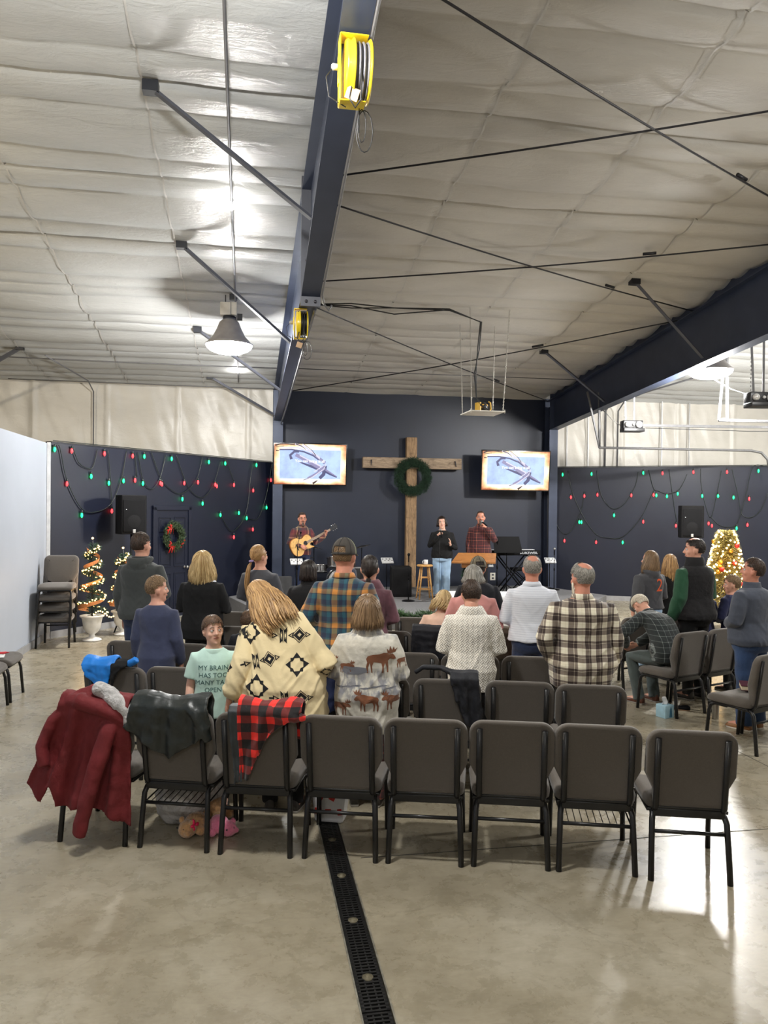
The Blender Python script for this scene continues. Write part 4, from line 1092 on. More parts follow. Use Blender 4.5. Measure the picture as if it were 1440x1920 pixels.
# --- extras --------------------------------------------------------
def decal_onto(ctx, tris2d, place, direction, mtl, extra_off=.0016, target=None, name=None):
    """prints flat shapes onto the cloth: the triangles become part of the garment's own mesh"""
    top = target or ctx['top']; me = top.data
    bt = BVHTree.FromPolygons([v.co for v in me.vertices], [list(p.vertices) for p in me.polygons])
    bm = bmesh.new(); bm.from_mesh(me)
    if mtl.name not in [q.name for q in me.materials]: me.materials.append(mtl)
    mi = [q.name for q in me.materials].index(mtl.name)
    tb = bmesh.new()
    for tri in tris2d:
        vs = [tb.verts.new((p[0], p[1], 0)) for p in tri]
        try: tb.faces.new(vs)
        except ValueError: pass
    bmesh.ops.remove_doubles(tb, verts=tb.verts, dist=1e-5)
    bmesh.ops.triangulate(tb, faces=tb.faces[:])
    for it in range(4):
        ed = [e for e in tb.edges if e.calc_length() > .012]
        if not ed: break
        bmesh.ops.subdivide_edges(tb, edges=ed, cuts=1, use_grid_fill=False)
        bmesh.ops.triangulate(tb, faces=tb.faces[:])
    d = Vector(direction).normalized(); mp = {}
    for v in tb.verts:
        p = place(v.co.x, v.co.y); hit, nrm, idx, dist = bt.ray_cast(p - d * .6, d)
        if hit is not None and nrm.dot(d) > 0: nrm = -nrm
        if hit is not None and abs(nrm.dot(d)) > .12: mp[v] = bm.verts.new(hit + nrm * extra_off)
    for f in tb.faces:
        if all(v in mp for v in f.verts):
            q = [mp[v].co for v in f.verts]
            if max((q[0] - q[1]).length, (q[1] - q[2]).length, (q[2] - q[0]).length) > .05: continue
            try: ff = bm.faces.new([mp[v] for v in f.verts]); ff.material_index = mi; ff.smooth = True
            except ValueError: pass
    tb.free(); bm.to_mesh(me); bm.free()
def hood(mtl, w=1.0):
    def f(c):
        S = c['S']; dz = c['dz']; m = MB(); m.T = c['T']
        # a slack bag lying on the nape, open towards the neck
        rings = []
        for k in range(15):
            a = PI * (-.18 + 1.36 * k / 14); cx = .064 * S * w * math.cos(a); cy = -.012 * S - .058 * S * math.sin(a) * w; cz = (.838 + .010 * math.cos(a) ** 2 - .018 * max(0, math.sin(a))) * S + dz
            r = (.012 + .014 * max(0, math.sin(a))) * S
            rings.append([Vector((cx + r * .9 * math.cos(t) * math.cos(a), cy - r * .9 * math.cos(t) * math.sin(a), cz + r * 1.25 * math.sin(t))) for t in [2 * PI * i / 10 for i in range(10)]])
        m.loft(rings)
        m.ball((0, -.062 * S, .800 * S + dz), (.066 * S * w, .022 * S, .048 * S), 16, 10)
        m.remesh('hood', .008, mtl, c['root'], smooth=4, disp=lambda co: .004 * noise.noise(co * 22))
    return f
def beard(mtl, long=0, goatee=False):
    def f(c):
        U, Hh, z0, yf = c['U'], c['Hh'], c['zch'], c['yf']; rnd = random.Random(4); m = MB(); m.T = c['HT']; sh = []
        for i in range(150):
            a = rnd.uniform(-.35, .35) if goatee else rnd.uniform(-1.35, 1.35); t = rnd.uniform(-.02, .27) if (goatee or abs(a) < .75) else rnd.uniform(.04, .42)
            if goatee and .2 < t < .3: t += .0
            if not goatee and abs(a) < .3 and .19 < t < .27: continue
            w = .033 + .01 * t; p = Vector((w * U * math.sin(a) * (1.02 if not goatee else .9), (-.004 + .043 * math.cos(a) * (1 if abs(a) < 1 else .9)) * U + yf, z0 + t * Hh))
            o = Vector((math.sin(a), math.cos(a), -.4)).normalized(); L = .012 * U + long * rnd.uniform(.6, 1)
            n0 = len(m.bm.verts); m.tube([p - o * .004, p + o * .003 * U, p + o * .005 * U + Vector((0, 0, -L))], [.0048 * U / 1.2, .0045 * U / 1.2, .001], 5); sh += [rnd.uniform(.2, .9)] * (len(m.bm.verts) - n0)
        if not goatee or True:
            for k in range(14):
                x = (-.014 + .028 * k / 13) * U; n0 = len(m.bm.verts)
                m.tube([(x, (.0445 - .25 * abs(x / U)) * U + yf, z0 + .31 * Hh), (x * 1.15, (.047 - .25 * abs(x / U)) * U + yf, z0 + .265 * Hh)], [.0025 * U, .001 * U], 5); sh += [.4] * (len(m.bm.verts) - n0)
        o = m.build('beard', mtl, c['root']); at = o.data.attributes.new('shade', 'FLOAT', 'POINT'); at.data.foreach_set('value', sh)
    return f
def glasses(c):
    U, Hh, z0, yf = c['U'], c['Hh'], c['zch'], c['yf']; m = MB(); m.T = c['HT']
    for s in (-1, 1):
        m.tube([(s * .019 * U + .0125 * U * math.cos(a), .051 * U + yf, z0 + .50 * Hh + .009 * U * math.sin(a)) for a in [2 * PI * i / 16 for i in range(17)]], .0011 * U, 5)
        m.tube([(s * .031 * U, .050 * U + yf, z0 + .52 * Hh), (s * .045 * U, -.005 * U + yf, z0 + .5 * Hh)], .001 * U, 5)
    m.tube([(-.007 * U, .052 * U + yf, z0 + .51 * Hh), (.007 * U, .052 * U + yf, z0 + .51 * Hh)], .001 * U, 5)
    m.build('glasses', M_trimblack, c['root'])
def cap(front_m, back_m, brim_m, opening=True, brim=True):
    def f(c):
        U, Hh, z0, yf = c['U'], c['Hh'], c['zch'], c['yf']
        m = MB(); m.T = c['HT']; V = []; n = 32; k = 12
        for j in range(k + 1):
            th = .02 + (PI * .52) * j / k; row = []
            for i in range(n):
                a = 2 * PI * i / n; d = Vector((math.sin(th) * math.sin(a), math.sin(th) * math.cos(a), math.cos(th)))
                row.append(m.v(scalp(d, U, Hh, z0, yf, .012 + .004 * (1 - j / k))))
            V.append(row)
        for j in range(k):
            for i in range(n):
                a = 2 * PI * (i + .5) / n; back = math.cos(a) < -.0
                if opening and j >= k - 4 and math.cos(a) < -.86 and j < k - 1: continue
                fc = m.f([V[j][i], V[j][(i + 1) % n], V[j + 1][(i + 1) % n], V[j + 1][i]]); fc.material_index = 1 if (back) else 0
        m.build('cap_crown', None, c['root'], mats=[front_m, back_m], solid=.003)
        m = MB(); m.T = c['HT']
        for a0 in (0, PI / 3, 2 * PI / 3):
            m.tube([scalp(Vector((math.sin(th) * math.sin(a0), math.sin(th) * math.cos(a0), math.cos(th))), U, Hh, z0, yf, .0175) for th in [(-.52 + 1.04 * q / 20) * PI for q in range(21)]], .0022, 5)
        m.tube([scalp(Vector((math.sin(PI * .52) * math.sin(a), math.sin(PI * .52) * math.cos(a), math.cos(PI * .52))), U, Hh, z0, yf, .015) for a in [2 * PI * q / 32 for q in range(33)]], (.0045), 6)
        m.ball(scalp(Vector((0, 0, 1)), U, Hh, z0, yf, .02), (.006, .006, .004), 8, 6)
        m.build('cap_band', mat('cap_band_black', (.02, .02, .02), .8), c['root'])
        if brim:
            m = MB(); m.T = c['HT']
            def fn(u, v):
                a = (u - .5) * 2.0; b = scalp(Vector((math.sin(a), math.cos(a), -.03)), U, Hh, z0, yf, .012)
                return b + Vector((math.sin(a) * .1, 1, -.22 - .0)) * (v * .072 * math.cos((u - .5) * 2.2)) + Vector((0, 0, -.012 * (2 * u - 1) ** 2 * v))
            m.grid(fn, 14, 5); m.build('cap_brim', brim_m, c['root'], solid=.004)
    return f
def vest(mtl, e=.03):
    return lambda c: c['build_top'](e, .5, mtl, 'vest', sleeve=None)
C_jean = cloth('dark_blue_jeans', srgb(32, 46, 78), bs=60, bm_=.2); C_jean2 = cloth('mid_blue_jeans', srgb(42, 66, 104), var=.25, bs=60, bm_=.2); C_jean3 = cloth('light_blue_jeans', srgb(160, 190, 220), var=.15, bs=60, bm_=.2)
C_black = cloth('black_knit', srgb(16, 17, 21)); C_blackp = cloth('black_trousers', srgb(22, 22, 26)); C_tan = cloth('brown_canvas_trousers', srgb(132, 92, 62), bs=50)
C_hood = cloth('charcoal_hoodie', srgb(62, 66, 66)); C_navyk = cloth('heather_navy', srgb(56, 62, 88), var=.15); C_grayt = cloth('grey_tee', srgb(70, 72, 80)); C_hood2 = cloth('slate_hoodie', srgb(66, 67, 72))
C_pink = cloth('pink_sweater', srgb(204, 140, 136), var=.08); C_green = cloth('green_fleece', srgb(28, 74, 50)); C_nblack = cloth('navy_black_sweater', srgb(30, 33, 44)); C_gpull = cloth('grey_pullover', srgb(66, 72, 86))
C_mint = cloth('mint_tee', srgb(192, 224, 213), var=.04, bm_=.25); C_cream = cloth('cream_cardigan_knit', srgb(226, 208, 164), var=.05); C_print = cloth('black_print', (.012, .012, .014), bm_=.1)
C_navyb = cloth('navy_tee', srgb(34, 40, 78)); C_greenp = cloth('grey_green_trousers', srgb(70, 80, 80))
def knit_mat():
    m, nt, b = _nodes('white_basket_knit'); tc = nt.nodes.new('ShaderNodeTexCoord'); sp = nt.nodes.new('ShaderNodeSeparateXYZ'); nt.links.new(tc.outputs['Object'], sp.inputs[0]); x, y, z = sp.outputs
    k = 150
    a = mth(nt, 'SINE', mth(nt, 'MULTIPLY', mth(nt, 'ADD', x, z), k)); c = mth(nt, 'SINE', mth(nt, 'MULTIPLY', mth(nt, 'SUBTRACT', x, z), k))
    g = mth(nt, 'GREATER_THAN', mth(nt, 'MULTIPLY', mth(nt, 'SINE', mth(nt, 'MULTIPLY', mth(nt, 'ADD', x, z), k / 2)), mth(nt, 'SINE', mth(nt, 'MULTIPLY', mth(nt, 'SUBTRACT', x, z), k / 2))), 0)
    h = mth(nt, 'ADD', mth(nt, 'MULTIPLY', mth(nt, 'ABSOLUTE', a), g), mth(nt, 'MULTIPLY', mth(nt, 'ABSOLUTE', c), mth(nt, 'SUBTRACT', 1, g)))
    n = noise_n(nt, coords(nt), 16, 4)
    r = ramp(nt, [(.0, srgb(172, 166, 154)), (.4, srgb(226, 222, 212)), (1, srgb(240, 236, 228))]); nt.links.new(h, r.inputs[0]); nt.links.new(r.outputs[0], b.inputs['Base Color'])
    b.inputs['Roughness'].default_value = .95; b.inputs['Sheen Weight'].default_value = .3
    nn = bump(nt, b, n, .3, .02); bump(nt, b, h, .6, .006, nn); return m
C_knit = knit_mat()
def moose_mat():
    m, nt, b = _nodes('winter_scene_fleece'); tc = nt.nodes.new('ShaderNodeTexCoord'); sp = nt.nodes.new('ShaderNodeSeparateXYZ'); nt.links.new(tc.outputs['Object'], sp.inputs[0])
    n = noise_n(nt, coords(nt, (14, 14, 3)), 1.6, 5, .6, .4); n2 = noise_n(nt, coords(nt, (4, 4, 9)), 2, 4)
    band = ramp(nt, [(0, (0, 0, 0)), (.50, (.0, .0, .0)), (.56, (.9, .9, .9)), (.66, (.7, .7, .7)), (.68, (0, 0, 0)), (.80, (0, 0, 0)), (.83, (.8, .8, .8)), (1, (.9, .9, .9))])
    nt.links.new(mth(nt, 'DIVIDE', sp.outputs[2], 1.49), band.inputs[0])
    g = ramp(nt, [(.42, (0, 0, 0)), (.56, (1, 1, 1))]); nt.links.new(n, g.inputs[0])
    f = mth(nt, 'MULTIPLY', g.outputs[0], band.outputs[0])
    base = ramp(nt, [(.35, srgb(188, 184, 172)), (.7, srgb(222, 218, 206))]); nt.links.new(n2, base.inputs[0])
    nt.links.new(mixc(nt, f, base.outputs[0], srgb(120, 122, 132)), b.inputs['Base Color'])
    b.inputs['Roughness'].default_value = .95; b.inputs['Sheen Weight'].default_value = .4; bump(nt, b, noise_n(nt, coords(nt), 14, 4), .4, .02); return m
C_moose = moose_mat()
TEAL = plaid('teal_orange_plaid', .125, tw((0, (24, 34, 58)), (.30, (30, 84, 100)), (.52, (24, 34, 58)), (.62, (196, 130, 58)), (.92, (60, 66, 70))), tw((0, (26, 38, 66)), (.28, (26, 80, 96)), (.55, (34, 44, 60)), (.62, (190, 126, 60)), (.90, (70, 84, 84))), zper=.135)
BRN = plaid('brown_cream_plaid', .105, tw((0, (48, 34, 30)), (.34, (232, 226, 204)), (.37, (48, 34, 30)), (.54, (226, 220, 200)), (.80, (206, 196, 170)), (.84, (226, 220, 200))), rough=.8, g=3.2)
MARP = plaid('maroon_orange_plaid', .16, tw((0, (70, 26, 30)), (.30, (46, 24, 30)), (.44, (206, 120, 90)), (.50, (58, 26, 32)), (.80, (150, 70, 60)), (.86, (60, 24, 30))), rough=.85)
GUIP = plaid('maroon_tan_plaid', .22, tw((0, (96, 34, 44)), (.3, (50, 44, 52)), (.55, (196, 164, 120)), (.68, (80, 44, 46)), (.9, (110, 60, 50))), rough=.85)
BGP = plaid('black_green_check', .055, tw((0, (24, 32, 34)), (.44, (24, 32, 34)), (.46, (176, 184, 182)), (.52, (24, 32, 34))), rough=.85)
STR = plaid('pale_striped_shirt', .021, tw((0, (216, 222, 234)), (.8, (216, 222, 234))), tw((0, (222, 226, 236)), (.76, (168, 176, 194)), (.92, (222, 226, 236))), rough=.7)
MARC = cloth('maroon_marl_cardigan', srgb(98, 62, 72), var=.35)
S_black = dict(m=mat('black_boot', (.015, .015, .016), .4)); S_tan = dict(m=mat('tan_shoe', srgb(150, 104, 66), .6), sole=mat('pale_sole', (.6, .56, .5), .7)); S_brown = dict(m=mat('brown_leather_shoe', srgb(90, 52, 38), .45))

# --- the congregation, left to right
person('man in a charcoal hoodie with short dark hair standing beside the lit spiral trees', (-1.11, 8.63, 0), -20, 1.84, 1.12, arms=('side', 'clasp'), head=(-.35, .1, 0), hs=1.0,
       shirt=dict(m=C_hood, hem=.50, e=.028, se=.016, collar='high', name='hoodie'), trous=dict(m=C_jean), hair=dict(m=H_brown, style='short', n=300), extras=[hood(C_hood)])
person('boy with light brown hair in a navy long-sleeved shirt, face turned to the right', (-.77, 7.04, 0), -17, 1.51, .98, arms=('side', 'side'), head=(-1.0, .05, 0), hs=1.04, child=True,
       shirt=dict(m=C_navyk, hem=.42, e=.016, collar='crew', name='shirt'), trous=dict(m=C_blackp), hair=dict(m=H_lbrown, style='short', n=300, len=.03), shw=.95)
person('woman with shoulder-length blond hair in a black sweater, beside the charcoal hoodie', (-.44, 8.1, 0), -17, 1.66, 1.18, arms=('cross', 'cross'), head=(.1, .3, .06),
       shirt=dict(m=C_black, hem=.47, e=.022, collar=('cowl', STR), name='sweater'), trous=dict(m=C_blackp), hair=dict(m=H_blond, style='long', n=330, len=.22, e=.018, flare=.5, wave=.006, seed=8))
def mint_text(c):
    out = []
    for k, (t, w) in enumerate((('MY BRAIN', 0), ('HAS TOO', .0), ('MANY TABS', 0), ('OPEN', .0))):
        tr = text_mesh(t, .046, False)
        out += [[(x, y - k * .052) for x, y in q] for q in tr]
    decal_onto(c, out, lambda u, v: Vector((-u, 0, 1.00 + v * 1.0 - .02)), (0, -1, 0), cloth('dark_print', srgb(52, 92, 92), bm_=.05))
person('boy in a mint green T-shirt with lettering, turned back towards the viewer', (-.225, 5.62, 0), 182, 1.345, .92, arms=('side', 'side'), head=(.34, .10, .05), hs=1.02, child=True, face=(-.55, .45), skin_m=SK3,
       shirt=dict(m=C_mint, hem=.47, e=.014, sleeve='short', collar='crew', name='t_shirt'), trous=dict(m=C_blackp), hair=dict(m=H_kid, style='short', n=420, len=.05, mess=1.2, hairline=.42, sweep=.4, e=.010), extras=[mint_text], vox=.008, shw=.93, wr=.005)
def tri_poly(P):
    from mathutils.geometry import tessellate_polygon
    return [[P[i] for i in t] for t in tessellate_polygon([[Vector((x, y, 0)) for x, y in P]])]
def ring_poly(P, k):
    out = []; n = len(P); cx = sum(p[0] for p in P) / n; cy = sum(p[1] for p in P) / n; Q = [(cx + (x - cx) * k, cy + (y - cy) * k) for x, y in P]
    for i in range(n):
        j = (i + 1) % n; out += [[P[i], P[j], Q[j]], [P[i], Q[j], Q[i]]]
    return out
def mv(tris, dx, dy, s=1, r=0):
    c, q = math.cos(r), math.sin(r); return [[(dx + s * (x * c - y * q), dy + s * (x * q + y * c)) for x, y in t] for t in tris]
def motif_compass():
    out = []
    for k in range(4):
        a = k * PI / 2; T_ = [[(-.34, .52), (.34, .52), (0, .98)]]
        out += mv(T_, 0, 0, 1, a); out += mv([[(.22, .52), (.56, .18), (.56, .52)], [(.22, .52), (.56, .18), (.30, .30)]], 0, 0, 1, a)
    return out
DI = [(0, .8), (.8, 0), (0, -.8), (-.8, 0)]
def motif_band(n=1):
    out = []; x = 0
    for r in range(n):
        out += mv(ring_poly([(-.5, .35), (.3, 0), (-.5, -.35)], .5), x, 0); out += mv([[(-1, .1), (-.4, .1), (-.4, -.1)], [(-1, .1), (-.4, -.1), (-1, -.1)]], x, 0); x += .95
        for q in (-.25, .25): out += mv(ring_poly([(-.2, .85), (.02, .25), (.2, .85), (.2, -.85), (0, -.25), (-.2, -.85)], .45), x + q, 0)
        out += mv([[(-.5, .95), (-.3, .3), (-.1, .6)], [(.5, .95), (.3, .3), (.1, .6)], [(-.5, -.95), (-.3, -.3), (-.1, -.6)], [(.5, -.95), (.3, -.3), (.1, -.6)]], x, 0); x += .95
        out += mv(ring_poly([(.3, .35), (-.4, 0), (.3, -.35)], .5), x, 0); x += .95
        out += mv(ring_poly([(a * 1.15, b * 1.15) for a, b in DI], .88), x, 0) + mv(ring_poly([(a * .85, b * .85) for a, b in DI], .35), x, 0); x += 1.1
        out += mv(ring_poly([(-.35, .35), (.3, 0), (-.35, -.35)], .5), x, 0); x += .6
    return out
def aztec(c):
    D = []
    s = .055
    D += mv(motif_compass(), -.165, 1.245, .085); D += mv(motif_compass(), -.11, .90, .088); D += mv(motif_compass(), .17, 1.05, .078)
    D += mv(motif_band(1), .03, 1.235, s, 0); D += mv(motif_band(1), -.17, 1.05, s, .22)
    D += mv(motif_band(1), .03, .84, .056, 0); D += mv(motif_band(1), -.15, .70, .056, .12)
    decal_onto(c, D, lambda u, v: Vector((u - .05 + (v - 1.0) * -.12, 0, v)), (0, 1, 0), C_print)
    D = mv(motif_compass(), -.39, 1.02, .058) + mv(motif_band(1), -.36, 1.235, .030, -.1)[:60] + mv(motif_band(1), -.53, .86, .034, -.15)
    D += mv(motif_compass(), .30, .98, .045) + mv(motif_band(1), .23, 1.30, .022, -1.2)
    decal_onto(c, D, lambda u, v: Vector((u, 0, v)), (0, 1, 0), C_print)
person('woman with long honey hair leaning left in a cream cardigan with black geometric print', (.27, 5.46, 0), -14, 1.66, 1.16, arms=((Vector((-.27, -.06, 1.04)), Vector((-.36, -.12, .80)), Vector((-.2, .0, -1))), (Vector((.30, -.02, 1.02)), Vector((.16, .18, .96)), Vector((-1, .3, 0)))),
       head=(.35, -.35, -.3), bend=(-.28, .30, .52, .26), shirt=dict(m=C_cream, hem=.40, e=.026, se=.028, flare=.07, name='cardigan'), trous=dict(m=C_blackp),
       hair=dict(m=H_honey, style='long', n=460, len=.36, e=.014, flare=.75, wave=.010, seed=5, lw=.007), extras=[aztec], vox=.008, wr=.010)
MOOSE = [(-.95, .25), (-.80, .42), (-.55, .40), (-.45, .50), (-.20, .52), (.1, .42), (.5, .40), (.85, .30), (.95, .12), (.88, -.12), (.95, -.40), (.90, -.82), (.80, -.82), (.82, -.45), (.70, -.12), (.66, -.4), (.60, -.8), (.52, -.8), (.55, -.35), (.45, -.10),
         (-.05, -.16), (-.12, -.45), (-.10, -.82), (-.2, -.82), (-.22, -.42), (-.3, -.15), (-.40, -.45), (-.42, -.8), (-.50, -.8), (-.50, -.4), (-.48, -.02), (-.60, .10), (-.85, .05), (-1.0, .12)]
ANT = [(-.62, .42), (-.95, .55), (-1.1, .82), (-.92, .68), (-.85, .90), (-.75, .66), (-.6, .95), (-.55, .62), (-.4, .8), (-.45, .5)]
def mooses(c):
    A = tri_poly(MOOSE) + tri_poly(ANT)
    fl = lambda T_: [[(-x, y) for x, y in t] for t in T_]
    D = mv(fl(A), .105, 1.06, .105) + mv(A, .015, .785, .088) + mv(A, .195, .785, .078) + mv(fl(A), -.165, .735, .07) + mv(fl(A), -.13, 1.01, .055)
    decal_onto(c, D, lambda u, v: Vector((u, 0, v)), (0, 1, 0), cloth('moose_brown_print', srgb(122, 76, 50), var=.25, bm_=.1))
    D2 = mv(fl(A), -.26, 1.03, .06) + mv(fl(A), .27, 1.05, .055); decal_onto(c, D2, lambda u, v: Vector((u, 0, v)), (0, 1, 0), cloth('moose_brown_print', None))
    G = mv(tri_poly([(-1, -.1), (-.9, .3), (.2, .35), (.9, .25), (1, -.05), (.3, -.25), (-.6, -.3)]), -.075, .985, .09)
    for k in range(9): G += mv([[(-.1, 0), (.1, 0), (0, 1)]], -.2 + .05 * k + .01 * (k % 3), .545 + .01 * (k % 2), .045)
    for k in range(7): G += mv([[(-1, 0), (.9, .1), (.2, .22)], [(-1, 0), (.9, .1), (.1, -.1)]], -.18 + .06 * k, .868 + .008 * ((k * 7) % 3), .045)
    decal_onto(c, G, lambda u, v: Vector((u, 0, v)), (0, 1, 0), cloth('grey_tree_print', srgb(112, 114, 122), bm_=.1), extra_off=.0011)
cloth('moose_brown_print', srgb(122, 76, 50), var=.25, bm_=.1)
person('person with a light brown bob in a pale fleece jacket printed with brown moose', (.86, 5.46, 0), -14, 1.49, 1.2, arms=('clasp', 'clasp'), head=(.05, .05, 0), hs=1.10, child=True,
       shirt=dict(m=C_moose, hem=.365, e=.036, se=.034, flare=.012, collar='cowl', name='jacket'), trous=dict(m=MARP), hair=dict(m=H_lbrown, style='bob', n=380, len=.125, e=.014, flare=.28, wave=.003, front=.5), extras=[mooses], vox=.008, wr=.010)
camo = mat('camo_cloth', srgb(110, 104, 88), .9, var=.5, nscale=30)
def mesh_cap(): return mat('cap_mesh', srgb(66, 62, 58), .9, bmp=.4, bscale=300)
person('tall man in a teal and orange plaid shirt and a mesh-backed cap', (.80, 6.36, 0), -17, 1.86, 1.14, arms=('pocket', 'clasp'), head=(-.25, -.05, 0), skin_m=SK2,
       shirt=dict(m=TEAL, hem=.44, e=.022, collar='shirt', se=.016), trous=dict(m=C_tan), hair=dict(m=H_lbrown, style='buzz', n=160), extras=[cap(mat('sage_cap', srgb(120, 124, 104), .9), mesh_cap(), mat('sage_cap', None))])
person('woman with dark hair tied back in a maroon marled cardigan, holding a baby', (1.17, 7.32, 0), -17, 1.66, .98, arms=('cross', 'clasp'), head=(.05, .0, .0),
       shirt=dict(m=MARC, hem=.45, e=.020, collar='cowl', name='cardigan'), trous=dict(m=C_blackp), hair=dict(m=H_dark, style='pony', n=260, len=.14, e=.008, tie=(0, -.058, .18)))
person('baby in grey held up against the maroon cardigan', (1.0, 7.56, 1.02), 120, .62, 1.2, arms=('clasp', 'clasp'), hs=1.7, child=True, legs='stand', shirt=dict(m=C_gpull, e=.01), trous=dict(m=C_gpull, e=.008), hair=dict(m=H_brown, style='buzz', n=80, e=.004), vox=.009)
person('woman with straight dark hair in a black coat standing before the guitarist', (.68, 8.56, 0), -20, 1.53, 1.1, arms=('clasp', 'clasp'), head=(-.35, -.05, 0),
       shirt=dict(m=cloth('black_puffer', srgb(24, 25, 32)), hem=.45, e=.035, se=.026, collar='high', name='coat'), trous=dict(m=C_blackp), hair=dict(m=H_dark, style='bob', n=260, len=.13, e=.010, flare=.1, wave=.002))
person('woman with a long blond ponytail and scrunchie in a grey short-sleeved top', (.16, 9.05, 0), -22, 1.68, 1.0, arms=('clasp', 'clasp'), head=(-.55, .2, 0),
       shirt=dict(m=C_grayt, hem=.47, e=.012, sleeve='half', collar='crew', name='top'), trous=dict(m=C_blackp), hair=dict(m=H_honey, style='pony', n=260, len=.46, e=.008, tie=(0, -.066, .38), lean=-.06),
       extras=[lambda c: (lambda mm: (setattr(mm, 'T', c['HT']), mm.lathe([(.012, -.012), (.026, -.008), (.03, 0), (.026, .008), (.012, .012)], (0, -.066 * c['U'] + c['yf'] - .006, c['zch'] + .38 * c['Hh']), 14), mm.build('scrunchie', mat('lilac_scrunchie', srgb(150, 130, 180), .8, var=.4, nscale=60), c['root'])))(MB())])
person('seated person with wavy blond hair and a bare shoulder, black coat over the chair back', (1.99, 7.87, 0), -20, 1.40, 1.05, arms=('clasp', 'clasp'), legs='sit', head=(-.2, -.1, .1), bend=(.05, .28, .52, .3),
       shirt=dict(m=cloth('pale_pink_top', srgb(226, 190, 170)), hem=.47, e=.008, sleeve='half', name='top'), trous=dict(m=C_blackp), hair=dict(m=H_blond, style='long', n=300, len=.14, e=.014, flare=.5, wave=.018, seed=12), skin_m=SK3)
person('small brown-haired child seated between the mint shirt and the cream cardigan', (.02, 7.32, 0), -17, 1.22, 1.0, arms=('clasp', 'clasp'), legs='sit', head=(-.5, -.3, 0), hs=1.3, child=True,
       shirt=dict(m=C_nblack, hem=.48, e=.02, collar='crew', name='jacket'), trous=dict(m=C_blackp), hair=dict(m=H_kid, style='short', n=220, mess=2))
person('person in a camouflage cap worn forwards and a navy-black sweater', (2.5, 8.12, 0), -17, 1.59, 1.3, arms=('clasp', 'clasp'), head=(.25, -.1, 0),
       shirt=dict(m=C_nblack, hem=.47, e=.02, collar='crew', name='sweater'), trous=dict(m=C_blackp), hair=dict(m=H_dark, style='buzz', n=140), extras=[cap(camo, camo, camo)], skin_m=SK2)
person('woman with grey bobbed hair in a pink sweater', (2.15, 7.14, 0), -17, 1.57, 1.22, arms=('clasp', 'clasp'), head=(-.05, .05, 0),
       shirt=dict(m=C_pink, hem=.48, e=.02, collar='crew', name='sweater'), trous=dict(m=C_blackp), hair=dict(m=H_grey, style='bob', n=280, len=.06, e=.014, flare=.25, wave=.004))
person('person with short dark hair in a white basket-knit sweater', (1.82, 6.09, 0), -15, 1.54, 1.07, arms=('clasp', 'clasp'), head=(.1, -.25, 0),
       shirt=dict(m=C_knit, hem=.42, e=.028, se=.024, collar='cowl', name='sweater'), trous=dict(m=C_blackp), hair=dict(m=H_brown, style='short', n=320, len=.04, e=.012, nape=-.7), vox=.008, wr=.007)
person('balding grey-haired man in a pale blue striped shirt and jeans', (2.67, 6.95, 0), -17, 1.69, 1.14, arms=('clasp', 'clasp'), head=(.05, .05, 0), skin_m=SK2,
       shirt=dict(m=STR, hem=.525, e=.022, se=.016, collar='shirt'), trous=dict(m=C_jean, e=.014), hair=dict(m=H_grey, style='bald', bald=.84, bald_y=-.45, n=300, e=.006))
person('heavyset man with grey hair and white beard in a brown and cream plaid shirt', (2.67, 5.84, 0), -12, 1.70, 1.38, 1.12, arms=('pocket', 'side'), head=(.45, .0, 0), skin_m=SK2, shw=1.08,
       shirt=dict(m=BRN, hem=.425, e=.026, se=.020, collar='shirt'), trous=dict(m=C_tan, e=.012), hair=dict(m=H_grey, style='bald', bald=.80, bald_y=-.35, n=320, e=.009), extras=[beard(H_white, .05)], wr=.009, vox=.008)
def two(c):
    decal_onto(c, [[(x, y) for x, y in t] for t in text_mesh('2', .23, False)], lambda u, v: Vector((u + .06, 0, 1.10 + v)), (0, 1, 0), cloth('orange_print', srgb(226, 92, 44), bm_=.05))
person('girl with long brown hair in a slate hoodie with an orange 2 and light jeans', (5.09, 9.14, 0), 12, 1.60, 1.02, arms=('pocket', 'clasp'), head=(.5, .1, 0),
       shirt=dict(m=C_hood2, hem=.545, e=.028, se=.024, name='hoodie'), trous=dict(m=C_jean3, e=.012), hair=dict(m=H_lbrown, style='long', n=280, len=.20, e=.010, flare=.4), extras=[hood(C_hood2), two])
person('girl with long blond hair in a black top, right of the slate hoodie', (5.58, 9.48, 0), 15, 1.53, .95, arms=('clasp', 'clasp'), head=(-.2, 0, 0),
       shirt=dict(m=C_black, hem=.47, e=.015, name='top'), trous=dict(m=C_blackp), hair=dict(m=H_honey, style='long', n=240, len=.28, e=.010, flare=.3))
person('balding dark-haired man in a black quilted vest with green sleeves', (5.0, 7.98, 0), 18, 1.82, 1.22, arms=('side', 'clasp'), head=(.75, .0, .05),
       shirt=dict(m=C_green, hem=.52, e=.018, se=.024, name='fleece'), trous=dict(m=C_blackp), hair=dict(m=H_dark, style='bald', bald=.78, bald_y=.1, n=280, e=.010, len=.045), extras=[vest(cloth('black_vest', srgb(26, 25, 30), bs=25), .032),
       lambda c: (lambda mm: (setattr(mm, 'T', c['T']), mm.loft([sring((0, -.003 * c['S'], z * c['S']), a * c['S'], b * c['S'], 24, 2) for z, a, b in [(.82, .075, .056), (.845, .060, .054), (.882, .054, .052), (.88, .047, .046), (.85, .045, .044)]], cap=False), mm.build('collar', MATS['black_vest'], c['root'])))(MB())])
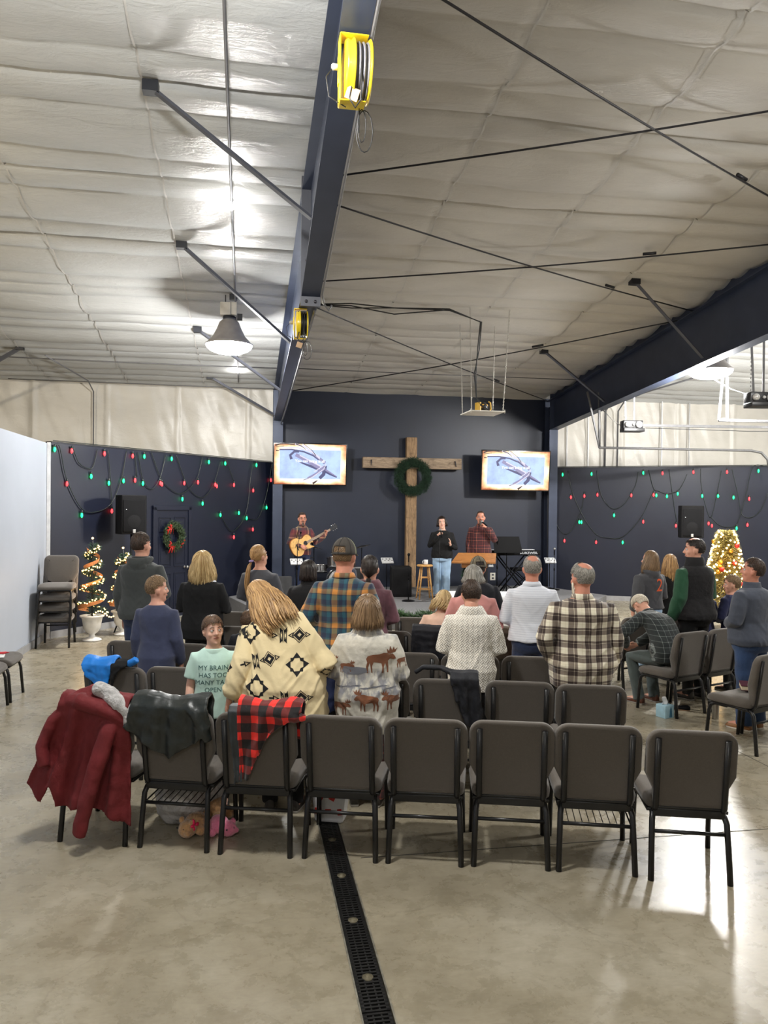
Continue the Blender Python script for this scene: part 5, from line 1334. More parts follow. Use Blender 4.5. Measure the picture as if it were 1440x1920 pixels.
person('white-haired elderly person bent forward on a chair in a black checked shirt', (4.46, 7.60, 0), 17, 1.60, 1.05, arms=((Vector((-.30, .36, .78)), Vector((-.10, .52, .60)), Vector((.6, .5, -.3))), (Vector((.30, .36, .78)), Vector((.08, .52, .60)), Vector((-.6, .5, -.3)))), legs='sitbend', head=(0, -.3, 0), bend=(.16, .72, .50, .30),
       shirt=dict(m=BGP, hem=.47, e=.026, se=.020, collar='shirt'), trous=dict(m=C_greenp, e=.014), shoes=S_brown, hair=dict(m=H_white, style='short', n=320, len=.045, e=.012, mess=1.6))
person('man in a grey quarter-zip pullover and blue jeans at the right edge', (4.86, 6.78, 0), 22, 1.67, 1.22, 1.05, arms=('clasp', 'clasp'), head=(.55, .15, 0), skin_m=SK2,
       shirt=dict(m=C_gpull, hem=.50, e=.024, se=.020, collar='high', name='pullover'), trous=dict(m=C_jean2, e=.020, cuff=1.2), shoes=S_tan, hair=dict(m=H_brown, style='short', n=300, len=.03, hairline=.6))
person('boy with brown hair in navy beside the gold-lit tree', (5.66, 8.25, 0), 20, 1.37, .95, arms=('clasp', 'clasp'), head=(.7, 0, 0), hs=1.12, child=True,
       shirt=dict(m=C_navyb, hem=.46, e=.015, collar='crew'), trous=dict(m=C_blackp), hair=dict(m=H_lbrown, style='short', n=240))
person('child in a navy shirt mostly hidden behind the black vest', (5.33, 8.32, 0), 10, 1.31, .95, arms=('clasp', 'clasp'), hs=1.12, child=True,
       shirt=dict(m=C_navyb, hem=.46, e=.015, collar='crew'), trous=dict(m=C_blackp), hair=dict(m=H_brown, style='short', n=200))

# --- on the stage
person('bearded man in glasses and a maroon plaid shirt playing an acoustic guitar on stage', (1.15, 16.25, .28), 196, 1.73, 1.02, arms=((Vector((-.27, .10, 1.10)), Vector((-.44, .24, 1.27)), Vector((-.2, .2, 1))), (Vector((.29, .04, 1.10)), Vector((.10, .23, 1.04)), Vector((-.7, .2, -.4)))), head=(-.15, .0, 0), face=(-.1, 0), curl=(1.2, .6),
       shirt=dict(m=GUIP, hem=.49, e=.018, collar='shirt'), trous=dict(m=C_jean, e=.012), hair=dict(m=H_brown, style='short', n=260, hairline=.6), extras=[beard(H_brown, .02, True), glasses], skin_m=SK2)
person('woman with short dark hair in a black sweater and ripped light jeans singing on stage', (4.0, 15.54, .28), 166, 1.67, 1.2, arms=((Vector((-.27, .02, 1.02)), Vector((-.17, .22, 1.10)), Vector((.1, .3, 1))), (Vector((.25, .06, 1.08)), Vector((.09, .185, 1.30)), Vector((-.5, .1, .6)))), head=(0, .12, .08), face=True, curl=(.25, 1.2),
       shirt=dict(m=C_black, hem=.49, e=.02, collar='crew', name='sweater'), trous=dict(m=C_jean3, e=.028), shoes=S_black, hair=dict(m=H_dark, style='bob', n=300, len=.10, e=.014, front=.62, flare=.2), skin_m=SK3,
       extras=[lambda c: (lambda mm: ([mm.box((.085 + .012 * q, .062, .50 + .008 * q), (.05, .02, .006)) for q in range(-1, 2)], mm.build('ripped_knee', SK3, c['root'])))(MB())])
person('bearded man in a maroon and orange plaid shirt with a microphone behind the lectern', (4.87, 15.68, .28), 163, 1.79, 1.16, arms=((Vector((-.29, .14, 1.20)), Vector((-.105, .20, 1.46)), Vector((.5, .1, .5))), 'side'), head=(.0, .05, 0), face=True, curl=(1.2, .4),
       shirt=dict(m=MARP, hem=.47, e=.022, se=.018, collar='shirt'), trous=dict(m=C_blackp), hair=dict(m=H_brown, style='short', n=260, hairline=.7, len=.02), extras=[beard(H_brown, .03, True)], skin_m=SK2)
# ------------------------------------------------------------------ stage things
# wooden cross
M_cwood = None
def wood(name, dark, light, scale=(1, 1, 8), rough=.7, k=3, b_=.3):
    if name in MATS: return MATS[name]
    m, nt, b = _nodes(name); v = coords(nt, scale)
    n = noise_n(nt, v, k, 6, .65, 1.2); n2 = noise_n(nt, coords(nt), 5, 4, .6, 1.5)
    r = ramp(nt, [(.3, dark), (.62, light)]); nt.links.new(n, r.inputs[0])
    r2 = ramp(nt, [(.3, (.5, .45, .4)), (.5, (1, 1, 1))]); nt.links.new(n2, r2.inputs[0])
    mu = nt.nodes.new('ShaderNodeMix'); mu.data_type = 'RGBA'; mu.blend_type = 'MULTIPLY'; mu.inputs[0].default_value = .6
    nt.links.new(r.outputs[0], mu.inputs[6]); nt.links.new(r2.outputs[0], mu.inputs[7]); nt.links.new(mu.outputs[2], b.inputs['Base Color'])
    b.inputs['Roughness'].default_value = rough; bump(nt, b, n, b_, .01); MATS[name] = m; return m
WV = wood('rough_timber_upright', srgb(98, 76, 54), srgb(162, 132, 98), (9, 9, 1)); WH = wood('rough_timber_crossbeam', srgb(96, 80, 64), srgb(158, 138, 116), (1, 9, 9))
cr = thing('wooden_cross', 'large rough timber cross on the navy stage wall with a wreath hung on it', 'cross', (3.78, 17.66, 0))
m = MB(); m.box((0, 0, 2.03), (.25, .15, 3.5)); m.build('upright_beam', WV, cr, bevel=.012)
m = MB(); m.box((.015, -.05, 3.17), (2.35, .16, .255)); m.build('cross_beam', WH, cr, bevel=.012)
for x, a in ((-.97, .0), (1.02, .1)):
    m = MB(); m.tube([(x, -.14, 3.23), (x + a * .1, -.16, 3.17), (x + a * .3, -.15, 3.10)], [.016, .013, .006], 6); m.build('nail', M_bolt, cr)
rnd = random.Random(11)
def needles(m, R0, r, n, L, c=(0, 0, 0), w=.006, half=False):
    c = Vector(c)
    for i in range(n):
        a = rnd.uniform(0, 2 * PI); b_ = rnd.uniform(0, 2 * PI); q = Vector((math.cos(a), 0, math.sin(a)))
        p = c + q * R0 + (q * math.cos(b_) + Vector((0, -1, 0)) * abs(math.sin(b_))) * r * rnd.uniform(.2, 1)
        t = Vector((-math.sin(a), 0, math.cos(a))); d = (t * rnd.choice((-1, 1)) * .6 + q * rnd.uniform(-.9, 1.1) + Vector((0, -rnd.uniform(0, .8), 0))).normalized()
        e = p + d * L * rnd.uniform(.6, 1.2); s = d.orthogonal().normalized() * w
        m.f([m.v(p - s), m.v(p + s), m.v(e)], False); s2 = d.cross(s.normalized()) * w; m.f([m.v(p - s2), m.v(p + s2), m.v(e)], False)
M_pine = mat('pine_needles', srgb(38, 62, 44), .7, var=.4, nscale=12); M_pine2 = mat('boxwood_green', srgb(60, 78, 46), .7, var=.4, nscale=20)
M_red = mat('red_berry', srgb(190, 36, 30), .3); M_gold = mat('gold_ornament', srgb(220, 160, 60), .25, .8)
w = thing('pine_wreath', 'dark green pine wreath hanging on the wooden cross', 'wreath', (3.78, 17.50, 2.85))
m = MB(); m.tube([(.33 * math.cos(2 * PI * i / 32), .0, .33 * math.sin(2 * PI * i / 32)) for i in range(33)], .04, 8); m.build('wreath_ring', M_pine, w)
m = MB(); needles(m, .335, .12, 5200, .085); tag(m.build('needles', M_pine, w), kind='stuff')
w = thing('door_wreath', 'mixed evergreen wreath with red berries on the navy door', 'wreath'); w.matrix_world = ML @ Matrix.Translation((2.66, .09, 1.56)) @ Matrix.Diagonal((1, -1, 1, 1))
m = MB(); m.tube([(.2 * math.cos(2 * PI * i / 28), 0, .23 * math.sin(2 * PI * i / 28)) for i in range(29)], .03, 8); m.build('wreath_ring', M_pine2, w)
m = MB(); needles(m, .21, .08, 900, .07, w=.008); tag(m.build('leaves', M_pine2, w), kind='stuff')
m = MB()
for i in range(46):
    a = rnd.choice((2.2, 2.5, 3.9, 4.3, 5.6)) + rnd.uniform(-.2, .2); m.ball((.22 * math.cos(a) + rnd.uniform(-.04, .04), -.06 - rnd.uniform(0, .03), .24 * math.sin(a) + rnd.uniform(-.04, .04)), .013, 6, 5)
tag(m.build('berries', M_red, w), kind='stuff')
m = MB()
for a in (2.3, 4.2): 
    for k in range(3): m.tube([(.2 * math.cos(a), -.07, .22 * math.sin(a)), (.2 * math.cos(a) - .07 + .05 * k, -.1, .22 * math.sin(a) - .03), (.2 * math.cos(a) - .1 + .08 * k, -.08, .22 * math.sin(a) - .12)], [(.012, .003)] * 3, 6)
m.build('ribbon', M_red, w)
# wall screens
M_bez = mat('screen_bezel', (.01, .01, .011), .2)
def screen_mat():
    m, nt, b = _nodes('slide_background'); tc = nt.nodes.new('ShaderNodeTexCoord'); sp = nt.nodes.new('ShaderNodeSeparateXYZ'); nt.links.new(tc.outputs['Object'], sp.inputs[0]); x, y, z = sp.outputs
    dx = mth(nt, 'ABSOLUTE', x); dz_ = mth(nt, 'ABSOLUTE', z)
    n = noise_n(nt, coords(nt), 3, 5, .6); n2 = noise_n(nt, coords(nt), 9, 4)
    e = mth(nt, 'MAXIMUM', mth(nt, 'DIVIDE', dx, .80), mth(nt, 'DIVIDE', dz_, .445)); e2 = mth(nt, 'ADD', e, mth(nt, 'MULTIPLY', mth(nt, 'SUBTRACT', n, .5), .42))
    edge = mth(nt, 'ADD', e2, mth(nt, 'MULTIPLY', mth(nt, 'MULTIPLY', dx, dz_), .55))
    border = ramp(nt, [(.62, srgb(255, 248, 234)), (.76, srgb(244, 200, 150)), (.90, srgb(170, 88, 50))]); nt.links.new(mth(nt, 'SUBTRACT', edge, .28), border.inputs[0])
    inner = ramp(nt, [(.3, srgb(150, 166, 226)), (.6, srgb(176, 200, 242))]); nt.links.new(n, inner.inputs[0])
    f = mth(nt, 'GREATER_THAN', mth(nt, 'MAXIMUM', mth(nt, 'DIVIDE', dx, .685), mth(nt, 'DIVIDE', dz_, .325)), 1)
    c = mixc(nt, f, inner.outputs[0], border.outputs[0])
    b.inputs['Base Color'].default_value = (.02, .02, .02, 1); nt.links.new(c, b.inputs['Emission Color']); b.inputs['Emission Strength'].default_value = 1.35; b.inputs['Roughness'].default_value = .25
    return m
M_slide = screen_mat()
def em(name, c, s=1.0): return emitter(name, c, s, sample=False, surf=(.02, .02, .02))
E_dark = em('slide_dark', srgb(84, 86, 128)); E_mid = em('slide_mid', srgb(150, 146, 186)); E_lite = em('slide_light', srgb(226, 222, 240)); E_blk = em('slide_black', srgb(60, 34, 30)); E_wht = em('slide_text', (.95, .97, 1), 1.2)
def strip(m, pts, w0, w1, y):
    n = len(pts); L = []; Rr = []
    for i, p in enumerate(pts):
        a = Vector(pts[max(0, i - 1)]); b = Vector(pts[min(n - 1, i + 1)]); d = (b - a).normalized(); nn = Vector((-d.y, d.x)); t = i / (n - 1); ww = w0 + (w1 - w0) * t; p = Vector(p)
        L.append(m.v((p.x + nn.x * ww, y, p.y + nn.y * ww))); Rr.append(m.v((p.x - nn.x * ww, y, p.y - nn.y * ww)))
    for i in range(n - 1): m.f([L[i], L[i + 1], Rr[i + 1], Rr[i]], False)
def sc(px, py): return ((px - 660) / 1060 * 1.6, -(py - 452) / 600 * .9)
def tv(label, loc, rz, tilt):
    t = thing('wall_screen', label, 'screen', loc, rot=(tilt, 0, rz))
    m = MB(); m.box((0, .03, 0), (1.66, .05, .95), bev=.008); m.build('screen_housing', M_bez, t)
    m = MB(); m.box((0, .13, 0), (.5, .18, .35)); m.build('wall_bracket', M_bez, t)
    m = MB(); m.box((0, .002, 0), (1.61, .004, .90)); s_ = m.build('display_panel', M_slide, t)
    for nm, mt, y, sts in (('slide_picture', E_dark, -.002, [([(200, 240), (380, 235), (560, 265), (700, 320), (800, 390)], 10, 12), ([(380, 380), (360, 320), (420, 265), (490, 265)], 22, 14), ([(500, 420), (640, 470), (790, 520)], 8, 26), ([(880, 540), (960, 590), (1060, 640)], 30, 10), ([(880, 470), (860, 600), (800, 660)], 30, 24)]),
                           ('slide_picture', E_mid, -.004, [([(440, 310), (620, 400), (800, 500)], 26, 30), ([(620, 660), (700, 620), (800, 560), (880, 500)], 14, 22), ([(720, 620), (860, 470)], 10, 14), ([(600, 200), (700, 290), (820, 380), (880, 430)], 8, 26), ([(890, 530), (1050, 625)], 14, 6)]),
                           ('slide_picture', E_lite, -.006, [([(250, 205), (480, 210), (680, 270), (800, 350)], 8, 12), ([(430, 150), (560, 190), (680, 260), (800, 370)], 12, 6), ([(500, 320), (640, 390), (820, 480)], 8, 10), ([(560, 690), (700, 640), (860, 520), (900, 440)], 10, 4), ([(540, 150), (640, 230), (760, 330)], 6, 5), ([(720, 560), (900, 440)], 8, 3)]),
                           ('slide_picture', E_blk, -.008, [([(140, 180), (200, 155), (300, 150), (430, 165)], 12, 6), ([(150, 255), (200, 255)], 10, 3), ([(440, 150), (520, 180), (590, 230)], 8, 3), ([(560, 150), (680, 240), (740, 320)], 3, 5), ([(700, 740), (770, 690)], 16, 6), ([(150, 200), (270, 185)], 4, 3), ([(560, 690), (680, 640)], 3, 2)])):
        m = MB()
        for pts, w0, w1 in sts: strip(m, [sc(*p) for p in pts], w0 / 660, w1 / 660, y)
        m.build(nm, mt, s_, norm=False)
    m = MB()
    for tri in text_mesh('You can bring it all', .088, True): m.f([m.v((x - .01, -.012, y + .045)) for x, y in tri], False)
    m.build('slide_words', E_wht, s_, norm=False)
tv('left wall screen showing words over a nail-and-thorns slide', (1.40, 17.36, 3.09), R(0), R(6))
tv('right wall screen showing words over a nail-and-thorns slide, turned a little inwards', (6.17, 17.16, 3.02), R(-3), R(6))
# loudspeakers on poles
M_spk = mat('speaker_black', (.010, .010, .011), .7, spec=.15, bmp=.2, bscale=300); M_grille = mat('speaker_grille', (.010, .010, .011), .8, 0, spec=.1, bmp=.6, bscale=500)
def speaker(loc, rz, label, h):
    t = thing('loudspeaker', label, 'loudspeaker', loc, rz)
    m = MB(); m.prism([(-.20, -.02), (.20, -.02), (.24, .10), (.24, .26), (.15, .40), (-.15, .40), (-.24, .26), (-.24, .10)][::-1], .66); m.build('cabinet', M_spk, t, bevel=.015)
    m = MB(); m.box((0, -.028, .31), (.36, .02, .54), bev=.01); m.build('grille', M_grille, t)
    m = MB(); m.lathe([(.0, 0), (.10, 0), (.15, -.012)], (0, -.040, .22), 24, Matrix.Rotation(R(90), 3, 'X'), cap=False); m.build('woofer', M_spk, t)
    m = MB(); m.box((0, -.042, .055), (.045, .006, .06), bev=.002); m.build('badge', mat('badge_silver', (.6, .6, .6), .3, .5), t)
    m = MB(); m.ball((-.13, -.042, .42), .006, 6, 5); m.build('power_light', em('led_white', (1, 1, 1), 3), t)
    s = thing('speaker_stand', 'black tripod stand under the ' + label, 'stand', (loc[0], loc[1], 0), rz)
    m = MB(); m.tube([(0, .15, .35), (0, .15, h + .02)], .018); m.build('pole', M_spk, s)
    for a in (0, 2.1, 4.2):
        m = MB(); m.tube([(0, .15, .75), (.36 * math.sin(a), .15 + .36 * math.cos(a), .012)], .012); m.tube([(0, .15, .32), (.28 * math.sin(a), .15 + .28 * math.cos(a), .36)], .008); m.build('leg', M_spk, s)
speaker((-1.87, 13.5, 1.645), R(22), 'black loudspeaker left of the navy door', 1.63)
speaker((8.9, 14.3, 1.57), R(-25), 'black loudspeaker above the gold-lit tree', 1.57)
# string lights
GW = emitter('green_bulb', (.01, 1, .22), 3.2, sample=False, surf=(.02, .4, .15)); RW_ = emitter('red_bulb', (1, .04, .05), 3.2, sample=False, surf=(.5, .03, .03))
GG = mat('green_bulb_glass', (.02, .6, .2), .1)
LG_ = [(0.04, 3.01), (1.97, 3.02), (2.67, 3.02), (4.24, 3.02), (3.73, 3.02), (5.3, 3.04), (0.77, 2.61), (1.15, 2.51), (1.48, 2.56), (1.94, 2.53), (2.97, 2.26), (3.55, 2.18), (0.58, 1.96), (4.1, 1.95), (4.7, 1.99), (4.97, 1.88), (5.68, 2.11)]
LR_ = [(0.37, 3.01), (1.05, 3.01), (1.69, 3.01), (0.28, 2.47), (1.75, 2.58), (2.38, 2.55), (2.42, 2.53), (3.02, 2.57), (3.41, 2.6), (3.93, 2.57), (3.98, 2.54), (4.53, 2.58), (5.19, 2.48), (5.84, 2.73), (1.22, 2.03), (4.54, 1.48), (5.19, 1.63)]
LW_ = [[(0.04, 3.07), (0.14, 3.05), (0.27, 2.56), (0.55, 2.1), (0.83, 2.01), (1.2, 2.15), (1.44, 2.61), (1.55, 3.09)], [(0.4, 3.07), (0.52, 2.82), (0.74, 2.74), (0.83, 2.81), (0.9, 3.07)], [(1.13, 3.09), (1.19, 2.6), (1.22, 2.13)], [(1.82, 3.09), (1.94, 2.62), (2.15, 2.43), (2.37, 2.64), (2.52, 3.08)], [(2.15, 3.11), (2.4, 2.64), (2.7, 2.42), (2.94, 2.37), (3.24, 2.52), (3.43, 2.76), (3.54, 3.11)], [(2.8, 3.1), (3.02, 2.67), (3.24, 2.41), (3.52, 2.3), (3.75, 2.42), (3.95, 2.7), (4.1, 3.08)], [(4.28, 3.09), (4.54, 2.64)], [(4.1, 1.95), (4.36, 1.67), (4.52, 1.61), (4.81, 1.79), (5.01, 2.16), (5.1, 2.75), (5.2, 3.09)], [(4.97, 1.88), (5.35, 1.86), (5.6, 2.21), (5.8, 2.77), (5.87, 3.12)], [(1.75, 3.08), (1.8, 2.65)], [(0.01, 3.15), (1.72, 3.15), (3.51, 3.15), (5.87, 3.15)]]
RG_ = [(0.34, 2.96), (1.01, 2.97), (2.17, 2.99), (4.59, 3.02), (2.69, 2.45), (2.92, 2.51), (3.44, 2.46), (3.77, 2.46), (4.09, 2.43), (0.08, 1.94), (0.74, 1.83), (.79, 1.83), (1.53, 2.0), (1.73, 1.37), (4.16, 1.74), (2.46, 2.47)]
RR_ = [(2.59, 2.98), (3.25, 3.0), (3.95, 3.0), (0.05, 2.64), (0.54, 2.42), (0.85, 2.45), (1.15, 2.48), (1.91, 2.47), (2.4, 2.48), (4.41, 2.4), (0.4, 1.38), (1.13, 1.36), (2.18, 1.86), (2.89, 1.78), (3.58, 1.84), (3.65, 1.79), (4.38, 1.82)]
RWW = [[(0.05, 2.6), (0.11, 2.15), (0.22, 1.75), (0.4, 1.54), (0.58, 1.67), (0.79, 2.16), (0.85, 2.56)], [(0.46, 3.05), (0.57, 2.56), (0.81, 2.0), (1.12, 1.56), (1.4, 1.47), (1.74, 1.51), (2.11, 1.93), (2.33, 2.41), (2.42, 2.64)], [(1.13, 3.05), (1.21, 2.56), (1.35, 2.28), (1.54, 2.15), (1.77, 2.29), (1.99, 2.68), (2.06, 3.02)], [(2.29, 3.06), (2.4, 2.64), (2.52, 2.57), (2.7, 2.51), (2.95, 2.61), (3.11, 2.95)], [(2.73, 3.07), (2.81, 2.49), (2.91, 1.87), (3.0, 1.67)], [(3.4, 3.07), (3.42, 2.68), (3.53, 2.18), (3.63, 1.99), (3.74, 2.49), (3.83, 3.03)], [(3.63, 1.99), (3.79, 1.82), (3.96, 1.77), (4.17, 1.85), (4.34, 2.49), (4.47, 3.1), (4.71, 3.13)], [(4.05, 3.06), (4.18, 2.49), (4.26, 2.06), (4.45, 1.99), (4.65, 2.16), (4.78, 2.53)], [(0.04, 3.15), (2.14, 3.15), (4.78, 3.15)]]
def smooth_path(P, k=5):
    out = []
    for i in range(len(P) - 1):
        p0 = Vector(P[max(0, i - 1)]); p1 = Vector(P[i]); p2 = Vector(P[i + 1]); p3 = Vector(P[min(len(P) - 1, i + 2)])
        for j in range(k):
            t = j / k; out.append(.5 * ((2 * p1) + (p2 - p0) * t + (2 * p0 - 5 * p1 + 4 * p2 - p3) * t * t + (3 * p1 - p0 - 3 * p2 + p3) * t ** 3))
    out.append(Vector(P[-1])); return out
def strings(M_, wires, greens, reds, label):
    t = thing('string_lights', label, 'string lights', M_.translation)
    t.matrix_world = M_
    m = MB()
    for w_ in wires: m.tube([Vector((p.x, .03, p.y)) for p in smooth_path(w_)], .0075, 5)
    m.build('wire', mat('green_black_wire', (.015, .022, .02), .35), t)
    for L, mt, nm in ((greens, GW, 'green'), (reds, RW_, 'red')):
        for (s, z) in L:
            m = MB(); m.lathe([(.008, .085), (.016, .08), (.017, .045), (.015, .04)], (s, .035, z), 8); m.mi = 1
            m.lathe([(.010, .045), (.015, .025), (.020, .0), (.019, -.015), (.013, -.03), (.003, -.042)], (s, .035, z), 10); o = m.build('bulb', None, t, mats=[MATS['green_black_wire'], mt]); o['label'] = nm + ' bulb in a black socket'
strings(ML, LW_, LG_, LR_, 'red and green bulbs on looped black wire along the left navy wall')
strings(MR, RWW, RG_, RR_, 'red and green bulbs on looped black wire along the right navy wall')
# spiral trees in white urns
WB = emitter('warm_fairy_bulb', (1, .64, .22), 5, sample=False, surf=(.9, .8, .5)); M_rib = mat('copper_mesh_ribbon', srgb(226, 150, 96), .5, var=.2, emit=None)
M_urn = mat('white_urn', (.72, .71, .68), .6, bmp=.3, bscale=60)
def fairy(m, p, r=.013): m.ball(p, r, 8, 6)
def spiral_tree(loc, h, label):
    t = thing('spiral_tree', label, 'christmas tree', loc)
    m = MB(); P = [(.13, 0), (.15, .012), (.13, .03), (.05, .06), (.04, .10), (.09, .14), (.125, .2), (.14, .3), (.155, .36), (.185, .38), (.185, .40), (.165, .405), (.15, .38), (.0, .37)]
    rings = []
    for r, z in P: rings.append([Vector((r * (1 + .03 * (k % 2) * (z > .14 and z < .36)) * math.cos(2 * PI * k / 48), r * (1 + .03 * (k % 2) * (z > .14 and z < .36)) * math.sin(2 * PI * k / 48), z)) for k in range(48)])
    m.loft(rings); m.build('urn', M_urn, t)
    m = MB(); m.tube([(0, 0, .37), (0, 0, h)], .012); m.build('trunk', M_trimblack, t)
    sp = [Vector(((.20 * (1 - .62 * u)) * math.cos(u * 26), (.20 * (1 - .62 * u)) * math.sin(u * 26), .44 + (h - .52) * u)) for u in [i / 90 for i in range(91)]]
    m = MB()
    for p in sp:
        for k in range(40):
            d = Vector((rnd.uniform(-1, 1), rnd.uniform(-1, 1), rnd.uniform(-.8, .8))).normalized(); e = p + d * rnd.uniform(.03, .095); s_ = d.orthogonal().normalized() * .005
            m.f([m.v(p - s_), m.v(p + s_), m.v(e)], False)
    for k in range(900):
        u = rnd.random(); d = Vector((rnd.uniform(-1, 1), rnd.uniform(-1, 1), rnd.uniform(-.3, .3))).normalized(); p = Vector((0, 0, .4 + (h - .45) * u)) + d * (.11 * (1 - .7 * u)) * rnd.random(); e = p + d * .05; s_ = d.orthogonal().normalized() * .006
        m.f([m.v(p - s_), m.v(p + s_), m.v(e)], False)
    tag(m.build('needles', M_pine, t), kind='stuff')
    m = MB(); n = len(sp)
    off = [Vector((.21 * (1 - .62 * u) * math.cos(u * 20 + 2), .21 * (1 - .62 * u) * math.sin(u * 20 + 2), .46 + (h - .60) * u)) for u in [i / 80 for i in range(81)]]
    strip2 = [(m.v(p + Vector((0, 0, -.03))), m.v(p * 1.0 + Vector((p.x * .12, p.y * .12, .03)))) for p in off]
    for a, b in zip(strip2, strip2[1:]): m.f([a[0], b[0], b[1], a[1]])
    m.build('ribbon', M_rib, t, norm=False)
    m = MB()
    for i in list(range(91)) * 2:
        fairy(m, sp[i] * 1.0 + Vector((sp[i].x * .12 + rnd.uniform(-.02, .02), sp[i].y * .12 + rnd.uniform(-.02, .02), rnd.uniform(-.03, .03))), .011)
    for k in range(10): fairy(m, (.05 + .032 * k, -.14 + .004 * k, .43 + .05 * math.sin(k * .6)), .012)
    fairy(m, (0, 0, h + .03), .018)
    tag(m.build('fairy_lights', WB, t), kind='stuff')
spiral_tree((-2.38, 12.72, 0), 1.58, 'lit spiral topiary tree with copper ribbon in a white urn, beside the stacked chairs')
spiral_tree((-2.0, 13.25, 0), 1.40, 'shorter lit spiral topiary tree in a white urn, half behind the charcoal hoodie')
lamp('tree_light', (-2.3, 12.4, .9), 7, .25, (1, .6, .25))
# big lit tree on the right
t = thing('christmas_tree', 'bushy christmas tree full of warm lights with gold and red baubles', 'christmas tree', (8.38, 12.4, 0))
m = MB(); m.tube([(0, 0, 0), (0, 0, 1.68)], .03); m.build('trunk', mat('bark', (.08, .05, .03), .9), t)
def cone_p(u, spread=1): a = rnd.uniform(0, 2 * PI); r = (.10 + .33 * (1 - u) ** .8) * spread; return Vector((r * math.cos(a), r * math.sin(a), .22 + 1.56 * u)), Vector((math.cos(a), math.sin(a), -.15))
m = MB()
for k in range(9000):
    p, d = cone_p(rnd.random(), rnd.uniform(.3, 1)); d = (d + Vector((rnd.uniform(-.8, .8), rnd.uniform(-.8, .8), rnd.uniform(-.6, .6)))).normalized(); e = p + d * .09; s_ = d.orthogonal().normalized() * .006
    m.f([m.v(p - s_), m.v(p + s_), m.v(e)], False)
tag(m.build('needles', mat('tinsel_green', srgb(130, 116, 50), .5, var=.5, nscale=30), t), kind='stuff')
m = MB()
for k in range(340): p, d = cone_p(rnd.random(), 1.05); fairy(m, p + d * .03, .017)
tag(m.build('fairy_lights', WB, t), kind='stuff')
for k in range(26):
    m = MB(); p, d = cone_p(rnd.uniform(.05, .95), 1.05)
    if p.y > .1: p.y *= -1
    m.ball(p + d * .03, .042, 14, 10); m.build('bauble', M_red if k % 3 == 0 else M_gold, t)
m = MB()
for k in range(5): a = k * 1.25; m.tube([(0, -.30, .35), (.1 * math.cos(a), -.36, .35 + .1 * math.sin(a)), (.02 * math.cos(a + .6), -.33, .35 + .02 * math.sin(a))], [(.02, .004)] * 3, 6)
m.build('bow', M_red, t)
lamp('tree_light', (8.2, 12.1, 1.3), 14, .3, (1, .62, .28))

# --- instruments and stands
M_sb = mat('satin_black_metal', (.005, .005, .006), .6, .0, spec=.12); M_spruce = wood('guitar_spruce', srgb(214, 162, 92), srgb(240, 196, 128), (1, 1, 1), .3, 2, .05); M_gside = mat('guitar_side', srgb(170, 110, 60), .3)
def Gm(p): return p
g = thing('acoustic_guitar', 'pale cutaway acoustic guitar held by the man on stage', 'guitar', (1.15, 16.25, .28), R(196))
GT = Matrix.Translation((.075, .20, 1.06)) @ Matrix.Rotation(R(27), 4, 'Y') @ Matrix.Rotation(R(90), 4, 'X')
# outline in the guitar's plane: neck runs to -x (towards his left hand)
GO = [(.245, .0), (.24, .08), (.20, .155), (.13, .19), (.05, .185), (-.01, .135), (-.06, .12), (-.12, .145), (-.18, .15), (-.225, .12), (-.245, .06), (-.245, -.02), (-.25, -.055), (-.19, -.045), (-.17, -.09), (-.235, -.155), (-.17, -.15), (-.1, -.135), (-.04, -.125), (.01, -.14), (.06, -.185), (.13, -.19), (.20, -.155), (.24, -.08)]
GO = [tuple(p) for p in smooth_path(GO + [GO[0]], 3)][:-1]
m = MB(); m.prism([(x, y) for x, y in GO], .09, GT @ Matrix.Translation((0, 0, 0)), True); m.build('guitar_body', M_gside, g)
m = MB(); m.prism([(x * .985, y * .985) for x, y in GO], .003, GT @ Matrix.Translation((0, 0, -.003))); m.build('soundboard', M_spruce, g)
m = MB(); m.prism([(-.09 + .048 * math.cos(a), .048 * math.sin(a)) for a in [2 * PI * i / 20 for i in range(20)]], .002, GT @ Matrix.Translation((0, 0, -.005))); m.build('sound_hole', M_trimblack, g)
m = MB(); m.prism([(.10, -.07), (.12, -.07), (.12, .07), (.10, .07)], .008, GT @ Matrix.Translation((0, 0, -.011))); m.build('bridge', M_trimblack, g)
m = MB(); m.prism([(-.12, -.026), (-.12, .026), (-.70, .021), (-.70, -.021)], .022, GT @ Matrix.Translation((0, 0, -.014))); m.build('neck', mat('pale_fretboard', srgb(150, 132, 116), .4, var=.4, nscale=60), g)
m = MB(); m.prism([(-.70, -.024), (-.70, .024), (-.76, .036), (-.88, .034), (-.88, -.034), (-.76, -.036)], .016, GT); m.build('headstock', M_trimblack, g)
for i in range(6):
    m = MB(); s_ = 1 if i % 2 else -1; p = GT @ Vector((-.76 - .045 * (i // 2), s_ * .055, .004)); m.ball(p, (.011, .008, .013), 8, 6); m.build('tuning_peg', mat('chrome', (.6, .6, .6), .2, 1), g)
m = MB(); m.tube([(.22, .2, 1.0), (.16, .14, 1.3), (.03, -.02, 1.47), (-.12, -.10, 1.35), (-.22, .06, 1.05), (-.1, .2, .98)], [(.018, .003)] * 6, 6); m.build('strap', M_sb, g)
def mic(loc, d, label, parent=None):
    t = thing('microphone', label, 'microphone', loc); d = Vector(d).normalized(); q = d.to_track_quat('Z', 'X').to_matrix()
    m = MB(); m.lathe([(.010, -.17), (.0115, -.16), (.015, -.03), (.02, -.012)], (0, 0, 0), 12, q); m.build('handle', M_sb, t)
    m = MB(); m.ball((0, 0, 0) if False else d * .012, .026, 14, 10); m.build('mic_head', mat('mic_mesh_grey', (.45, .45, .46), .35, .8), t)
